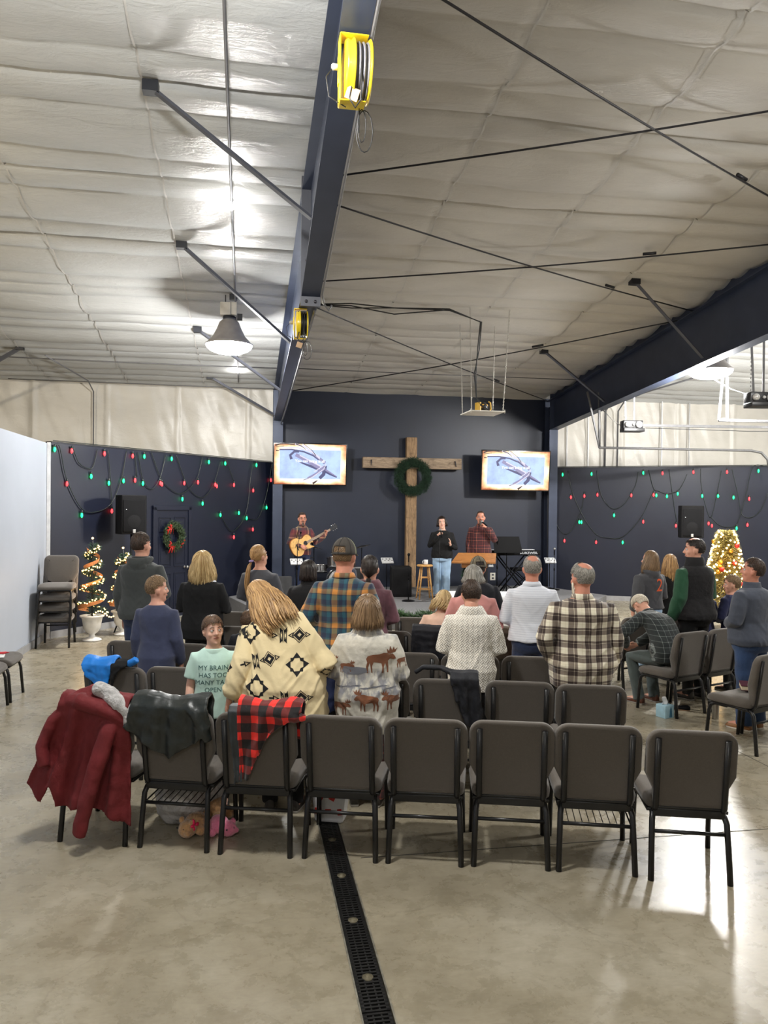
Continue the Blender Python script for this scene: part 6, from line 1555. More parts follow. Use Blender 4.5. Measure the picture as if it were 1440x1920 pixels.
def person_pt(loc, rz, p): return Vector(loc) + Matrix.Rotation(R(rz), 3, 'Z') @ Vector(p)
p = person_pt((4.0, 15.54, .28), 166, (.035, .245, 1.395)); mic(p, (.0, .35, .45), 'black microphone at the singing woman\'s mouth')
p = person_pt((4.87, 15.68, .28), 163, (-.03, .255, 1.575)); mic(p, (-.3, .5, .35), 'grey microphone held by the man behind the lectern')
tag((lambda mm: (mm.tube([person_pt((4.0, 15.54, .28), 166, q) for q in ((.05, .29, 1.24), (.05, .31, 1.0), (.06, .3, .6), (.05, .32, .2), (.1, .4, .02), (.4, .7, .008))], .004, 6), mm.build('microphone_cable', M_blackcab))[1])(MB()), 'thin black cable hanging from the singing woman\'s microphone', 'cable')
def mic_stand(loc, h, label, ballc=False, boom=None, mixer=False):
    t = thing('microphone_stand', label, 'microphone stand', loc)
    m = MB(); m.lathe([(.13, 0), (.13, .012), (.1, .022), (.02, .03)], n=28); m.build('base', M_sb, t)
    m = MB(); m.tube([(0, 0, .02), (0, 0, h * .62)], .0105); m.tube([(0, 0, h * .55), (0, 0, h)], .007); m.lathe([(.015, h * .55), (.017, h * .6), (.012, h * .63)]); m.build('pole', M_sb, t)
    if boom: m = MB(); m.tube([(0, 0, h), boom], .006); m.ball(boom, .022, 10, 8); m.build('boom_arm', M_sb, t)
    else:
        m = MB(); m.lathe([(.012, h), (.014, h + .1), (.018, h + .12)]); m.build('microphone_body', M_sb, t)
        m = MB(); m.ball((0, 0, h + .145), .03, 14, 10); m.build('mic_head', MATS['mic_mesh_grey'] if ballc else M_sb, t)
    return t
mic_stand((3.17, 14.95, .28), .78, 'short black microphone stand in front of the wooden stool')
mic_stand((6.95, 16.7, .28), .80, 'microphone stand with a grey ball head right of the keyboard', True)
mic_stand((1.02, 15.75, .28), 1.05, 'black microphone stand in front of the guitarist', boom=(.08, .2, 1.32))
mic_stand((5.35, 16.0, .28), 1.0, 'slim microphone stand before the music stand')
mic_stand((2.15, 16.6, .28), .85, 'microphone stand with a grey ball head behind the ponytail of the maroon cardigan', True)
M_mixw = mat('mixer_white', (.75, .76, .78), .35)
def mixer(loc, label, rz=0, h=.92):
    t = thing('personal_mixer', label, 'mixer', loc, rz)
    m = MB(); m.box((0, 0, h), (.26, .17, .03), (R(38), 0, 0), bev=.005); m.build('mixer_panel', M_mixw, t)
    m = MB(); q = Matrix.Rotation(R(38), 3, 'X')
    for i in range(6): c = Vector((0, 0, h)) + q @ Vector((-.1 + .04 * i, .03 - .05 * (i % 2), .018)); m.box(c, (.018, .018, .01), q)
    m.build('knob_row', M_sb, t)
    m = MB(); m.box((0, .02, h - .03), (.2, .12, .02), (R(38), 0, 0)); m.tube([(0, .03, h - .04), (0, .03, .05)], .009); m.lathe([(.12, 0), (.12, .012), (.02, .03)], (0, .03, 0), 20); m.build('mixer_stand', M_sb, t)
mixer((1.02, 15.95, .28), 'white personal mixer on a stand in front of the guitarist', .1, .72)
mixer((3.02, 16.5, .28), 'white personal mixer left of the stool, in front of the cross', .1, .70)
mixer((5.25, 16.4, .28), 'white personal mixer just right of the lectern', -.1, .62)
mixer((6.95, 16.95, .28), 'white personal mixer right of the keyboard', -.1, .66)
# stool with mug
M_stool = wood('honey_wood', srgb(196, 142, 80), srgb(222, 172, 106), (5, 5, 1), .45, 3, .1)
t = thing('bar_stool', 'honey-coloured wooden bar stool beside the singing woman', 'stool', (3.58, 15.3, .28))
m = MB(); m.lathe([(.15, .66), (.165, .67), (.165, .69), (.15, .70), (.0, .698)], n=32); m.build('seat', M_stool, t)
LGS = []
for a in (.785, 2.356, 3.927, 5.498):
    A = Vector((.10 * math.cos(a), .10 * math.sin(a), .665)); B = Vector((.20 * math.cos(a), .20 * math.sin(a), 0)); LGS.append((A, B)); m = MB(); m.tube([A, A.lerp(B, .5), B], [.013, .017, .014]); m.build('leg', M_stool, t)
for k in range(4):
    for f_ in ((.42, .78) if k % 2 else (.34, .70)):
        m = MB(); m.tube([LGS[k][0].lerp(LGS[k][1], f_), LGS[(k + 1) % 4][0].lerp(LGS[(k + 1) % 4][1], f_)], .0095); m.build('rung', M_stool, t)
t = thing('mug', 'white mug standing on the wooden bar stool', 'mug', (3.60, 15.3, .981))
m = MB(); m.lathe([(.035, 0), (.042, .005), (.044, .095), (.041, .097), (.038, .01), (.0, .008)]); m.build('cup', M_mixw, t)
m = MB(); m.tube([(-.043, 0, .075), (-.07, 0, .07), (-.072, 0, .035), (-.043, 0, .02)], .006); m.build('handle', M_mixw, t)
# lectern with greenery
t = thing('lectern', 'wooden lectern with slanted top, wrapped in greenery, in front of the man singing', 'lectern', (4.45, 14.75, .28), R(-12))
LWD = wood('lectern_wood', srgb(150, 96, 50), srgb(186, 128, 74), (1, 9, 9), .35, 3, .08)
m = MB(); m.prism([(-.46, -.26), (.40, -.26), (.46, .20), (-.30, .20)], .035, Matrix.Translation((0, 0, .86)) @ Matrix.Rotation(R(20), 4, 'X')); m.build('reading_top', LWD, t, bevel=.006)
m = MB(); m.box((0, .0, .76), (.5, .28, .16), bev=.01); m.build('shelf_box', LWD, t)
m = MB(); m.box((0, 0, .38), (.12, .12, .70)); m.box((0, 0, .02), (.45, .4, .04)); m.build('post', LWD, t)
m = MB()
for k in range(2600):
    a = rnd.uniform(0, 2 * PI); z = rnd.uniform(.05, .72); r = .15 + .07 * math.sin(z * 9 + a); p = Vector((r * math.cos(a), r * math.sin(a) * .9, z)); d = Vector((rnd.uniform(-1, 1), rnd.uniform(-1, 1), rnd.uniform(-.9, .5))).normalized(); e = p + d * .08; s_ = d.orthogonal().normalized() * .006; m.f([m.v(p - s_), m.v(p + s_), m.v(e)], False)
tag(m.build('garland', M_pine, t), kind='stuff')
# keyboard on an X stand, bench, music stand
t = thing('keyboard', 'long black electronic keyboard with white maker\'s lettering on its back', 'keyboard', (5.75, 16.35, 1.11), R(3))
m = MB(); m.box((0, 0, .05), (1.34, .33, .11), bev=.015); m.build('case', M_sb, t)
m = MB(); m.box((0, .075, .108), (1.2, .14, .012)); m.build('white_keys', M_mixw, t)
m = MB()
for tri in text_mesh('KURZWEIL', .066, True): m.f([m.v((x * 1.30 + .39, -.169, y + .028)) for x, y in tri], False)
m.build('lettering', em('glowing_lettering', (.8, .8, .8), .8), t, norm=False)  # plain lettering given a glow of its own so it reads white
t = thing('keyboard_stand', 'black folding X stand under the keyboard', 'stand', (5.8, 16.35, .28))
m = MB()
for y in (-.12, .12): m.tube([(-.33, y, .02), (.33, y, .80)], .016); m.tube([(.33, y, .02), (-.33, y, .80)], .016)
m.build('crossed_tubes', M_sb, t)
m = MB()
for x in (-.33, .33): m.tube([(x, -.2, .02), (x, .2, .02)], .016); m.tube([(x, -.16, .82), (x, .16, .82)], .016)
m.build('feet', M_sb, t)
t = thing('music_stand', 'wide black music stand behind the keyboard\'s left half', 'music stand', (5.57, 16.0, .28))
m = MB(); m.prism([(-.30, -.18), (.34, -.18), (.28, .18), (-.30, .18)], .012, Matrix.Translation((0, 0, 1.07)) @ Matrix.Rotation(R(78), 4, 'X')); m.build('desk', M_sb, t)
m = MB(); m.tube([(0, .02, .02), (0, .02, 1.0)], .011); m.build('pole', M_sb, t)
for a in (0, 2.1, 4.2): m = MB(); m.tube([(0, .02, .2), (.28 * math.sin(a), .02 + .28 * math.cos(a), .01)], .009); m.build('leg', M_sb, t)
t = thing('keyboard_bench', 'black padded bench on crossed legs behind the keyboard stand', 'bench', (6.25, 16.75, .28))
m = MB(); m.box((0, 0, .48), (.6, .32, .07), bev=.02); m.build('cushion', M_sb, t)
m = MB()
for y in (-.12, .12): m.tube([(-.25, y, .01), (.25, y, .45)], .012); m.tube([(.25, y, .01), (-.25, y, .45)], .012)
m.build('crossed_legs', M_sb, t)
# drum kit
M_drum = mat('drum_shell_dark', (.03, .028, .03), .25, .2, coat=.5); M_chrome = MATS['chrome']; M_headw = mat('drum_head', (.35, .35, .36), .5)
t = thing('drum_kit', 'dark drum kit half hidden behind the tall man in the cap', 'drum kit', (2.0, 16.75, .28))
for (x, y, z, r, h, tx) in ((0, 0, .25, .25, .38, 90), (-.45, -.15, .52, .17, .14, -12), (.35, -.2, .40, .19, .3, 0), (-.15, -.2, .66, .14, .2, -15), (.15, -.2, .66, .14, .2, -15)):
    m = MB(); M3 = Matrix.Rotation(R(tx), 3, 'X'); m.lathe([(r, -h / 2), (r, h / 2)], (x, y, z), 28, M3, cap=False); m.mi = 1; m.lathe([(r, h / 2), (r * .98, h / 2 + .004), (0, h / 2 + .002)], (x, y, z), 28, M3); m.lathe([(r, -h / 2), (0, -h / 2)], (x, y, z), 28, M3); m.mi = 2
    for s_ in (-1, 1): m.lathe([(r + .008, s_ * h / 2 - .008), (r + .012, s_ * h / 2), (r + .008, s_ * h / 2 + .008), (r, s_ * h / 2)], (x, y, z), 28, M3)
    m.build('drum', None, t, mats=[M_drum, M_headw, M_chrome])
for (x, y, z, tl) in ((-.55, .05, .98, 12), (.5, .05, 1.0, -14), (-.75, -.1, .78, 4)):
    m = MB(); M3 = Matrix.Rotation(R(tl), 3, 'Y'); m.lathe([(.2, -.012), (.1, .0), (.03, .015), (.0, .016)], (x, y, z), 28, M3); m.build('cymbal', mat('dark_cymbal', (.06, .055, .05), .35, .8), t)
    m = MB(); m.tube([(x, y, z), (x, y, .02)], .009); 
    for a in (0, 2.1, 4.2): m.tube([(x, y, .22), (x + .2 * math.sin(a), y + .2 * math.cos(a), .01)], .006)
    m.build('cymbal_stand', M_sb, t)
# floor wedge, amplifier box, outlet, foot switch, cables
t = thing('floor_monitor', 'dark boxy stage monitor on the floor at the guitarist\'s feet', 'stage monitor', (.72, 16.05, .28), R(10))
m = MB(); m.prism([(-.17, 0), (.17, 0), (.17, .22), (-.02, .42), (-.17, .42)], .36, Matrix.Translation((-.18, 0, 0)) @ Matrix.Rotation(R(90), 4, 'X') @ Matrix.Rotation(R(90), 4, 'Y')); m.build('cabinet', mat('monitor_carpet', (.05, .05, .052), .9, bmp=.4, bscale=200), t, bevel=.01)
m = MB(); m.box((.0, -.1, .45 * 0 + .22), (.01, .01, .01)); m.lathe([(.0, 0), (.02, 0), (.022, .012)], (.19, -.1, .08), 10); m.build('knob', M_chrome, t)
t = thing('subwoofer', 'black box loudspeaker standing behind the short microphone stand', 'loudspeaker', (3.2, 15.9, .28), R(-6))
m = MB(); m.box((0, 0, .31), (.42, .5, .62), bev=.015); m.build('cabinet', M_spk, t)
m = MB(); m.box((0, -.255, .31), (.36, .012, .54), bev=.005); m.build('grille', M_grille, t)
t = thing('wall_outlet', 'small pale wall outlet low on the stage wall right of the lectern', 'outlet', (5.84, 17.79, .50))
m = MB(); m.box((0, 0, 0), (.13, .012, .18), bev=.004); m.build('cover_plate', mat('ivory_plastic', (.62, .6, .52), .4), t)
m = MB(); m.box((0, -.008, .04), (.05, .008, .04)); m.box((0, -.008, -.04), (.05, .008, .04)); m.build('socket', M_bolt, t)
t = thing('foot_pedal', 'flat black foot pedal on the stage left of the cross', 'pedal', (2.75, 16.9, .28))
m = MB(); m.box((0, 0, .025), (.3, .18, .05), bev=.01); m.build('pedal_board', M_sb, t)
m = MB(); m.lathe([(.012, .05), (.01, .065)], (.04, -.03, 0), 10); m.build('footswitch', M_chrome, t)
cb = MB(); cb.tube(smooth_path([Vector(q) for q in [(.7, 15.3, .287), (.9, 15.0, .287), (1.3, 14.9, .287), (1.2, 14.6, .287), (.8, 14.7, .287), (.9, 15.1, .287), (1.4, 15.2, .287)]]), .006, 5); cb.tube(smooth_path([Vector(q) for q in [(.6, 15.6, .287), (.95, 15.3, .287), (1.5, 15.5, .287)]]), .006, 5)
tag(cb.build('cable_coil', M_blackcab), 'loose black cables on the stage floor at the left', 'cable')
cb = MB(); cb.tube(smooth_path([Vector(q) for q in [(3.2, 14.9, .287), (3.5, 14.85, .287), (3.75, 15.0, .287), (4.1, 15.05, .287)]]), .006, 5)
tag(cb.build('stage_cable', M_blackcab), 'black cable along the stage floor below the stool', 'cable')
# evergreen garland on the front edge of the stage
m = MB()
for k in range(1500):
    u = rnd.random(); p = Vector((1.9 + 1.75 * u, 13.40 - .37 * u - .04, .25 + .03 * math.sin(u * 20))) if u < .74 else Vector((3.2 + (u - .74) * 3.2, 12.96 + (u - .74) * 1.0, .27)); p += Vector((rnd.uniform(-.05, .05), rnd.uniform(-.05, .05), rnd.uniform(-.04, .04)))
    d = Vector((rnd.uniform(-1, 1), rnd.uniform(-1, .4), rnd.uniform(-.5, 1))).normalized(); e = p + d * .10; s_ = d.orthogonal().normalized() * .012; m.f([m.v(p - s_), m.v(p + s_), m.v(e)], False)
tag(m.build('garland', mat('garland_green', srgb(54, 84, 44), .6, var=.3)), 'green leafy garland along the front edge of the stage', 'garland', kind='stuff')
# table under a white cloth
t = thing('covered_table', 'table under a white cloth in front of the stage, behind the pale striped shirt', 'table', (3.78, 11.95, 0), R(-10))
m = MB()
def tcl(u, v):
    a = 2 * PI * u; c, s_ = math.cos(a), math.sin(a); ex = .66 * abs(c) ** .3 * (1 if c > 0 else -1); ey = .38 * abs(s_) ** .3 * (1 if s_ > 0 else -1)
    if v < .3: return Vector((ex * v / .3, ey * v / .3, .76))
    q = (v - .3) / .7; f_ = 1 + .03 * q * math.sin(a * 14); return Vector((ex * f_, ey * f_, .76 - .72 * q))
m.grid(tcl, 120, 14); m.build('tablecloth', mat('white_linen', (.72, .73, .76), .85, sheen=.2), t, norm=False)
for x in (-.56, .56):
    for y in (-.3, .3): m = MB(); m.tube([(x, y, 0), (x, y, .74)], .02); m.build('leg', M_sb, t)

# ------------------------------------------------------------------ coats on chairs and things on the floor
def cm(x, y, r): return Matrix.Translation((x, y, 0)) @ Matrix.Rotation(R(r), 4, 'Z')
def backy(z): return .055 - (z - .40) * .17 - .010
def drape(m, xt, xb, hem, front=.2, nf=4, amp=.02, th=.016, top=.892, sd=1, puff=.0, nu=36, nv=26, off=.018):
    """a thick sheet hung over the chair's backrest; hem(s) = height of its lower edge"""
    def P(u, v, o):
        x0 = xt[0] + (xt[1] - xt[0]) * u
        if v < .22:
            q = v / .22; z = top - front * (1 - q); return Vector((x0, .05 + .055 - (z - .4) * .17 + o + .012 * math.sin(u * 9 + sd), z))
        if v < .34:
            q = (v - .22) / .12; a = PI * q; return Vector((x0, .012 + (.052 + o) * math.cos(a) - .01, top + (.018 + o) * math.sin(a) + puff * math.sin(a) * (1 + .5 * math.sin(u * 8 + sd))))
        q = (v - .34) / .66; zb_ = hem(u); z = top - (top - zb_) * q; x = x0 + ((xb[0] + (xb[1] - xb[0]) * u) - x0) * q ** 1.1
        ff = amp * (.3 + q) * (math.sin(2 * PI * nf * u + sd + 1.5 * q) + .5 * math.sin(2 * PI * nf * 1.7 * u + 2 * sd)) + .012 * noise.noise(Vector((u * 7, q * 6, sd)))
        return Vector((x, min(backy(max(.42, z)), backy(.6) + .0) - off - o - abs(amp) * q - ff * .8 - .01, z))
    A = [[m.v(P(i / nu, j / nv, th)) for i in range(nu + 1)] for j in range(nv + 1)]; B = [[m.v(P(i / nu, j / nv, 0)) for i in range(nu + 1)] for j in range(nv + 1)]
    for j in range(nv):
        for i in range(nu):
            m.f([A[j][i], A[j][i + 1], A[j + 1][i + 1], A[j + 1][i]]); m.f([B[j][i], B[j + 1][i], B[j + 1][i + 1], B[j][i + 1]])
    for i in range(nu): m.f([A[0][i], B[0][i], B[0][i + 1], A[0][i + 1]]); m.f([A[nv][i], A[nv][i + 1], B[nv][i + 1], B[nv][i]])
    for j in range(nv): m.f([A[j][0], A[j + 1][0], B[j + 1][0], B[j][0]]); m.f([A[j][nu], B[j][nu], B[j + 1][nu], A[j + 1][nu]])
def pw(pts):
    def f(s):
        for (a, b), (c, d) in zip(pts, pts[1:]):
            if s <= c: t = (s - a) / (c - a); return b + (d - b) * t
        return pts[-1][1]
    return f
def coat(name, label, cat, cx, cy, cr_, build, mtl, vox=.009, wr=.004, partn='cloth', extra=None, group=None):
    root = thing(name, label, cat); root.matrix_world = cm(cx, cy, cr_)
    if group: root['group'] = group
    m = MB(); build(m); m.remesh(partn, vox, mtl, root, smooth=2, disp=lambda co: wr * (noise.noise(co * 13) + .7 * noise.noise(Vector((co.x * 30, co.y * 10, co.z * 14)))))
    if extra: extra(root)
    return root
M_redj = mat('dark_red_parka', srgb(104, 22, 27), .8, var=.12, nscale=9, bmp=.4, bscale=14, bdist=.02); M_grayl = mat('grey_lining', srgb(110, 112, 120), .6); M_leather = mat('black_leather', srgb(34, 40, 40), .38, var=.2, nscale=10, bmp=.3, bscale=12, bdist=.02)
def b_red(m):
    drape(m, (-.19, .27), (-.43, .27), pw([(0, .37), (.16, .25), (.26, .40), (.30, .24), (.45, .23), (.62, .25), (.8, .21), (1, .14)]), nf=3.2, amp=.024, th=.022, sd=2.2, top=.90, puff=.02)
    m.tube([(.16, -.03, .86), (.14, -.085, .74), (.10, -.13, .55), (.04, -.155, .32), (.0, -.165, .12)], [(.06, .035), (.062, .042), (.06, .042), (.056, .04), (.05, .034)], 16)
    m.tube([(-.15, -.02, .87), (-.24, -.05, .78), (-.30, -.07, .62), (-.27, -.10, .50)], [(.05, .035), (.055, .04), (.06, .04), (.05, .035)], 16)
    m.tube([(-.13, -.04, .90), (-.03, -.075, .915), (.10, -.08, .88), (.24, -.06, .80)], [(.045, .05), (.062, .055), (.058, .05), (.03, .03)], 16)
    m.tube([(-.10, -.03, .92), (-.01, .02, .955), (.10, .03, .92), (.2, .02, .88)], [(.04, .04), (.05, .05), (.045, .05), (.03, .03)], 14)
coat('parka', 'dark red parka with hood draped over the chair at the near left corner', 'jacket', *ROW1[0], b_red, M_redj, partn='shell', wr=.006)
def b_fur(m):
    for k in range(9): m.ball((.06 + .027 * k, -.035 + .012 * math.sin(k), .985 - .010 * k - .002 * k * k * .6), (.05, .06, .05), 10, 8)
    m.ball((.25, -.06, .86), (.035, .035, .05)); m.ball((.26, -.07, .81), (.028, .03, .05))
coat('fur_scarf', 'pale grey fur trim bunched beside the hood of the dark red parka', 'scarf', *ROW1[0], b_fur, mat('grey_fur', srgb(190, 188, 188), .95, var=.35, nscale=26, bmp=.9, bscale=70, bdist=.02, sheen=.5), wr=.007, partn='fur')
def b_lea(m):
    drape(m, (-.25, .24), (-.29, .27), pw([(0, .77), (.12, .70), (.3, .63), (.5, .575), (.62, .63), (.8, .68), (.92, .74), (1, .80)]), nf=3.5, amp=.016, th=.02, sd=.4, top=.905, puff=.03)
    m.tube([(.10, -.03, .92), (.17, -.06, .88), (.22, -.06, .78), (.245, -.05, .70)], [(.05, .035), (.055, .04), (.045, .035), (.03, .02)], 14)
coat('leather_jacket', 'black leather jacket slung over the back of the chair right of the red parka', 'jacket', *ROW1[1], b_lea, M_leather, partn='shell', wr=.005)
BUF = plaid('red_black_buffalo_check', .105, tw((0, (240, 46, 36)), (.46, (20, 16, 18))), rough=.85, b_=.3, g=5)
def b_buf(m): drape(m, (-.10, .30), (-.09, .13), pw([(0, .47), (.25, .47), (.45, .58), (.7, .70), (.85, .76), (1, .78)]), nf=2.5, amp=.016, th=.014, sd=1.3, top=.905, puff=.03); m.tube([(.06, -.03, .90), (.16, -.06, .90), (.25, -.05, .87), (.31, -.02, .86)], [(.04, .03), (.05, .04), (.05, .035), (.02, .02)], 12)
def x_buf(root):
    m = MB(); drape(m, (-.16, -.085), (-.12, -.07), pw([(0, .44), (1, .46)]), nf=1, amp=.01, th=.010, sd=.3, top=.90, nu=8, front=.15)
    m.remesh('lining', .008, mat('dark_grey_lining', srgb(48, 54, 58), .6), root, smooth=2)
coat('flannel_shirt', 'red and black checked flannel shirt hung over the third chair of the nearest row', 'shirt', *ROW1[2], b_buf, BUF, partn='flannel', extra=x_buf, vox=.008)
def b_blue(m): drape(m, (-.24, .03), (-.2, -.02), pw([(0, .80), (.25, .76), (.5, .64), (.8, .60), (1, .80)]), nf=1.5, amp=.012, th=.018, sd=.9, top=.90, puff=.02); m.tube([(.12, -.02, .90), (.165, -.03, .925), (.19, -.03, .945)], [(.035, .03), (.036, .03), (.034, .028)], 12)
def x_blue(root): m = MB(); drape(m, (.0, .13), (.0, .03), pw([(0, .66), (1, .84)]), nf=1, amp=.01, th=.02, sd=.3, top=.90, nu=10, front=.15); m.remesh('black_sleeve', .009, C_black, root, smooth=2)
coat('hooded_jacket', 'bright blue hooded jacket with a black sleeve over the leftmost second-row chair', 'jacket', ROW2[0][0], ROW2[0][1], -17, b_blue, mat('bright_blue_nylon', srgb(24, 126, 220), .5, bmp=.3, bscale=14, bdist=.02), partn='shell', extra=x_blue)
def b_c1(m): drape(m, (-.22, .23), (-.2, .22), pw([(0, .62), (.5, .55), (1, .6)]), nf=3, amp=.016, th=.02, sd=1.9, top=.905, puff=.03)
coat('navy_coat', 'navy blue coat over the chair between the cream cardigan and the moose jacket', 'coat', ROW2[3][0], ROW2[3][1], -17, b_c1, mat('navy_coat_cloth', srgb(34, 46, 84), .7, bmp=.4, bscale=12, bdist=.02), partn='shell')
def b_c2(m): drape(m, (.02, .23), (.08, .27), pw([(0, .70), (.3, .56), (.7, .50), (1, .62)]), nf=2, amp=.014, th=.02, sd=1.9, top=.90, puff=.01); m.tube([(-.24, .06, .90), (-.18, .05, .945), (-.04, .03, .95), (.06, -.02, .91), (.07, -.05, .82), (.08, -.07, .72)], [(.022, .02), (.024, .02), (.024, .02), (.03, .022), (.03, .02), (.02, .015)], 12)
coat('black_coat', 'black coat over the right corner of the second-row chair before the white knit sweater', 'coat', ROW2[5][0], ROW2[5][1], -17, b_c2, mat('black_coat_cloth', srgb(22, 24, 32), .7, bmp=.4, bscale=12, bdist=.02), partn='shell')
def b_c3(m): drape(m, (-.26, .26), (-.27, .27), pw([(0, .66), (.5, .60), (1, .66)]), nf=3, amp=.014, th=.02, sd=.9, top=.90, puff=.01)
coat('black_coat', 'black coat over the chair back behind the seated blond person', 'coat', ROW4[4][0], ROW4[4][1], -17, b_c3, MATS['black_coat_cloth'], partn='shell')
coat('brown_coat', 'brown coat over the chair between the white knit sweater and the striped shirt', 'coat', ROW4[5][0], ROW4[5][1], -17, b_c3, mat('brown_coat_cloth', srgb(84, 72, 58), .85, bmp=.4, bscale=12, bdist=.02), partn='shell')

# plush toys and a plastic bag under the second chair
PL = mat('clear_plastic_film', (.62, .61, .62), .25, bmp=.9, bscale=26, bdist=.03, alpha=.75, spec=.7)
t = thing('plastic_bag', 'crumpled clear plastic bag on the floor under the black leather jacket', 'bag', (-.40, 5.33, 0))
m = MB(); m.ball((0, 0, .15), (.19, .15, .15), 24, 16); m.ball((.14, .03, .2), (.12, .1, .12), 16, 12); m.remesh('film', .012, PL, t, smooth=1, disp=lambda co: .022 * noise.noise(co * 11) + .012 * noise.noise(co * 28))
M_teddy = mat('tan_plush', srgb(196, 150, 104), .95, var=.25, nscale=50, bmp=.8, bscale=90, bdist=.01, sheen=.6); M_pinkp = mat('pink_plush', srgb(236, 128, 160), .95, bmp=.8, bscale=90, bdist=.01, sheen=.6)
def plush(loc, rz, s, mtl, label, bow=True):
    t = thing('plush_toy', label, 'plush toy', loc, rz)
    m = MB(); m.ball((0, .0, .065 * s), (.085 * s, .07 * s, .066 * s)); m.ball((-.10 * s, -.02 * s, .06 * s), (.06 * s, .058 * s, .056 * s)); m.ball((-.14 * s, -.06 * s, .05 * s), (.022 * s, .022 * s, .018 * s)); m.ball((-.1 * s, .03 * s, .11 * s), (.022 * s, .014 * s, .022 * s)); m.ball((-.1 * s, -.06 * s, .108 * s), (.022 * s, .014 * s, .022 * s))
    for a, b_ in ((.07, .05), (.07, -.05), (-.03, .07), (-.03, -.07)): m.ball((a * s, b_ * s, .035 * s), (.035 * s, .03 * s, .034 * s))
    m.remesh('plush_body', .007, mtl, t, smooth=2, disp=lambda co: .003 * noise.noise(co * 60))
    for b_ in (.02, -.035): m = MB(); m.ball((-.148 * s, b_ * s, .075 * s), .006 * s, 8, 6); m.build('eye', M_trimblack, t)
    if bow:
        m = MB()
        for k in (-1, 1): m.ball((-.095 * s, -.065 * s + .0, .09 * s + k * .02 * s), (.012 * s, .014 * s, .02 * s)); m.ball((-.085 * s + k * .02 * s, -.07 * s, .09 * s), (.016 * s, .01 * s, .012 * s))
        m.build('bow', mat('hot_pink_ribbon', srgb(226, 30, 90), .4), t)
plush((-.31, 5.16, 0), R(50), 1.0, M_teddy, 'tan plush toy with a hot pink bow on the floor under the chairs')
plush((-.22, 5.34, .0), R(-30), 1.3, M_teddy, 'larger tan plush toy lying behind the one with the bow', False)
plush((-.16, 5.12, 0), R(120), .9, M_pinkp, 'pink plush toy on the floor beside the chair leg', False)
t = thing('gift_bag', 'white shiny bag with red and black figures under the fourth chair', 'bag', (.60, 5.28, 0), R(-20))
m = MB(); m.prism([(-.10, 0), (.10, 0), (.13, .28), (-.13, .28)], .12, Matrix.Rotation(R(90), 4, 'X')); m.build('bag_body', mat('printed_white_film', (.7, .7, .72), .3, bmp=.5, bscale=20), t, bevel=.02)
m = MB()
for k in range(7): m.box((-.08 + .026 * k, -.123, .08 + .09 * (k % 3)), (.03, .004, .04), (0, .5 * k, 0))
m.build('printed_figures', M_red, t)
# tissue box, tumbler, book, slipper, papers
t = thing('tissue_box', 'pale blue tissue box on the floor by the bent elderly person\'s chair', 'tissue box', (4.26, 7.30, 0), R(18))
m = MB(); m.box((0, 0, .065), (.125, .125, .13), bev=.003); m.build('carton', mat('pale_blue_card', srgb(168, 206, 222), .5, var=.12, nscale=16), t)
m = MB(); m.prism([(-.02, -.05), (.02, -.05), (.012, .03), (0, .06), (-.012, .03)], .002, Matrix.Translation((.015, -.0635, .06)) @ Matrix.Rotation(R(90), 4, 'X')); m.build('printed_motif', mat('blue_print', srgb(60, 112, 140), .5), t)
m = MB(); m.grid(lambda u, v: Vector(((u - .5) * .09 * (1 - .3 * v) + .01 * math.sin(v * 5), .012 * math.sin(u * 7), .128 + .085 * v * (1 - .3 * abs(u - .5)))), 12, 8); m.build('tissue', mat('white_tissue', (.82, .82, .82), .9), t, solid=.002)
t = thing('tumbler', 'steel drinking tumbler on the floor between the right-hand chairs', 'tumbler', (4.74, 7.16, 0))
m = MB(); m.lathe([(.033, 0), (.034, .01), (.040, .20), (.041, .215)], n=24); m.build('steel_cup', mat('brushed_steel', (.42, .40, .36), .3, .9), t)
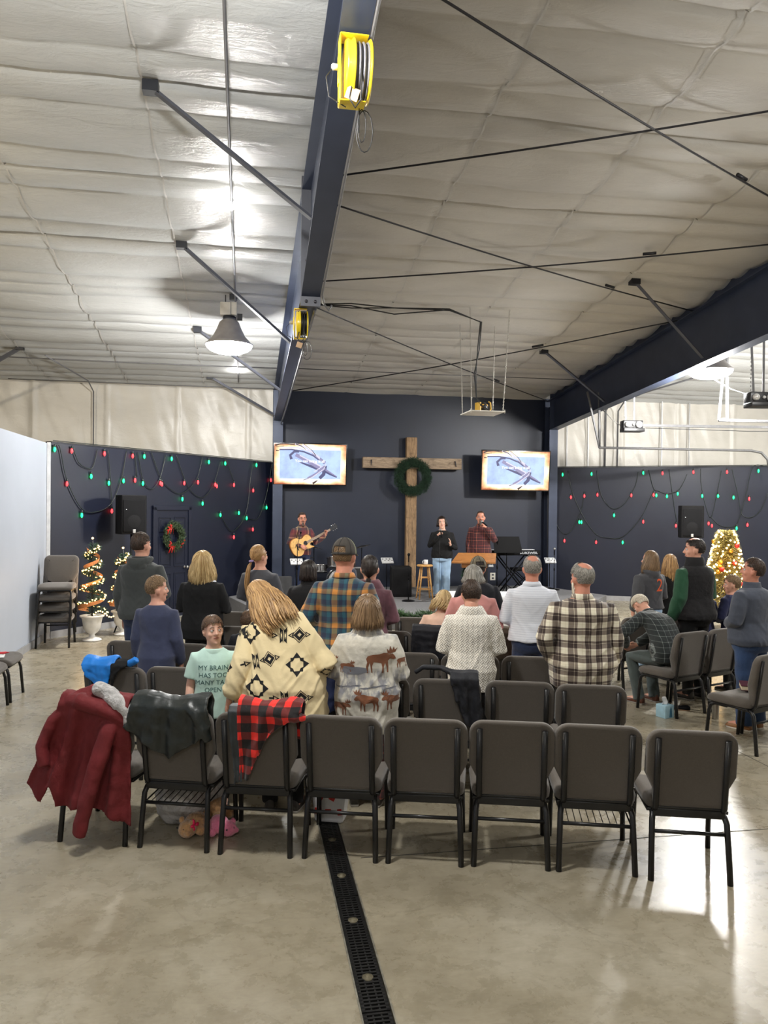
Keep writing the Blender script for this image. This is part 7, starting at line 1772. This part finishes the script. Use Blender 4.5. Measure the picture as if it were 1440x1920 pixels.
m = MB(); m.lathe([(.042, .213), (.042, .23), (.03, .235)], n=24); m.build('lid', M_sb, t)
t = thing('bible', 'thick maroon book with pale pages lying on the seat of the right-edge chair', 'book', (4.60, 6.42, .485), R(-30))
m = MB(); m.box((0, 0, .004), (.17, .235, .006)); m.box((0, 0, .044), (.17, .235, .006)); m.box((.084, 0, .024), (.006, .235, .044)); m.build('cover', mat('maroon_leatherette', srgb(74, 28, 40), .5), t)
m = MB(); m.box((-.002, 0, .024), (.158, .225, .035)); m.build('pages', mat('page_cream', srgb(216, 204, 176), .8), t)
t = thing('slipper', 'black flat shoe lying on the floor under the right-hand chairs', 'shoe', (4.55, 7.55, 0), R(60))
m = MB(); m.loft([[Vector((.04 * w_ * math.cos(a), y, .012 + max(0, math.sin(a)) * h_)) for a in [2 * PI * i / 14 for i in range(14)]] for y, w_, h_ in ((-.13, .5, .03), (-.1, .85, .045), (0, .9, .03), (.08, 1.05, .045), (.12, .7, .03))]); m.build('shoe_upper', M_sb, t)
m = MB(); m.box((0, 0, .006), (.075, .25, .012), bev=.004); m.build('sole', mat('tan_sole', srgb(120, 92, 66), .7), t)
t = thing('paper_sheets', 'sheets of paper on the seat of the chair by the white wall', 'paper', (-2.72, 8.95, .479), R(12))
m = MB(); m.box((0, 0, .002), (.28, .2, .003)); m.box((-.03, .05, .005), (.25, .2, .002), (0, 0, .2)); m.build('sheets', mat('paper_white', (.8, .8, .78), .8), t)
for x, y, r_, c, l in ((-2.66, 9.05, .3, srgb(208, 50, 60), 'red crayon case'), (-2.74, 8.82, 1.2, srgb(232, 226, 60), 'yellow marker'), ):
    t = thing('marker_pen', l + ' lying on the papers by the white wall', 'pen', (x, y, .487), r_)
    m = MB(); m.tube([(-.08, 0, .012), (.07, 0, .012)], .013, 8); m.build('barrel', mat(l.replace(' ', '_'), c, .4), t)
    m = MB(); m.tube([(.07, 0, .012), (.1, 0, .012)], [.009, .004], 8); m.build('cap_end', mat(l.replace(' ', '_'), c, .4), t)
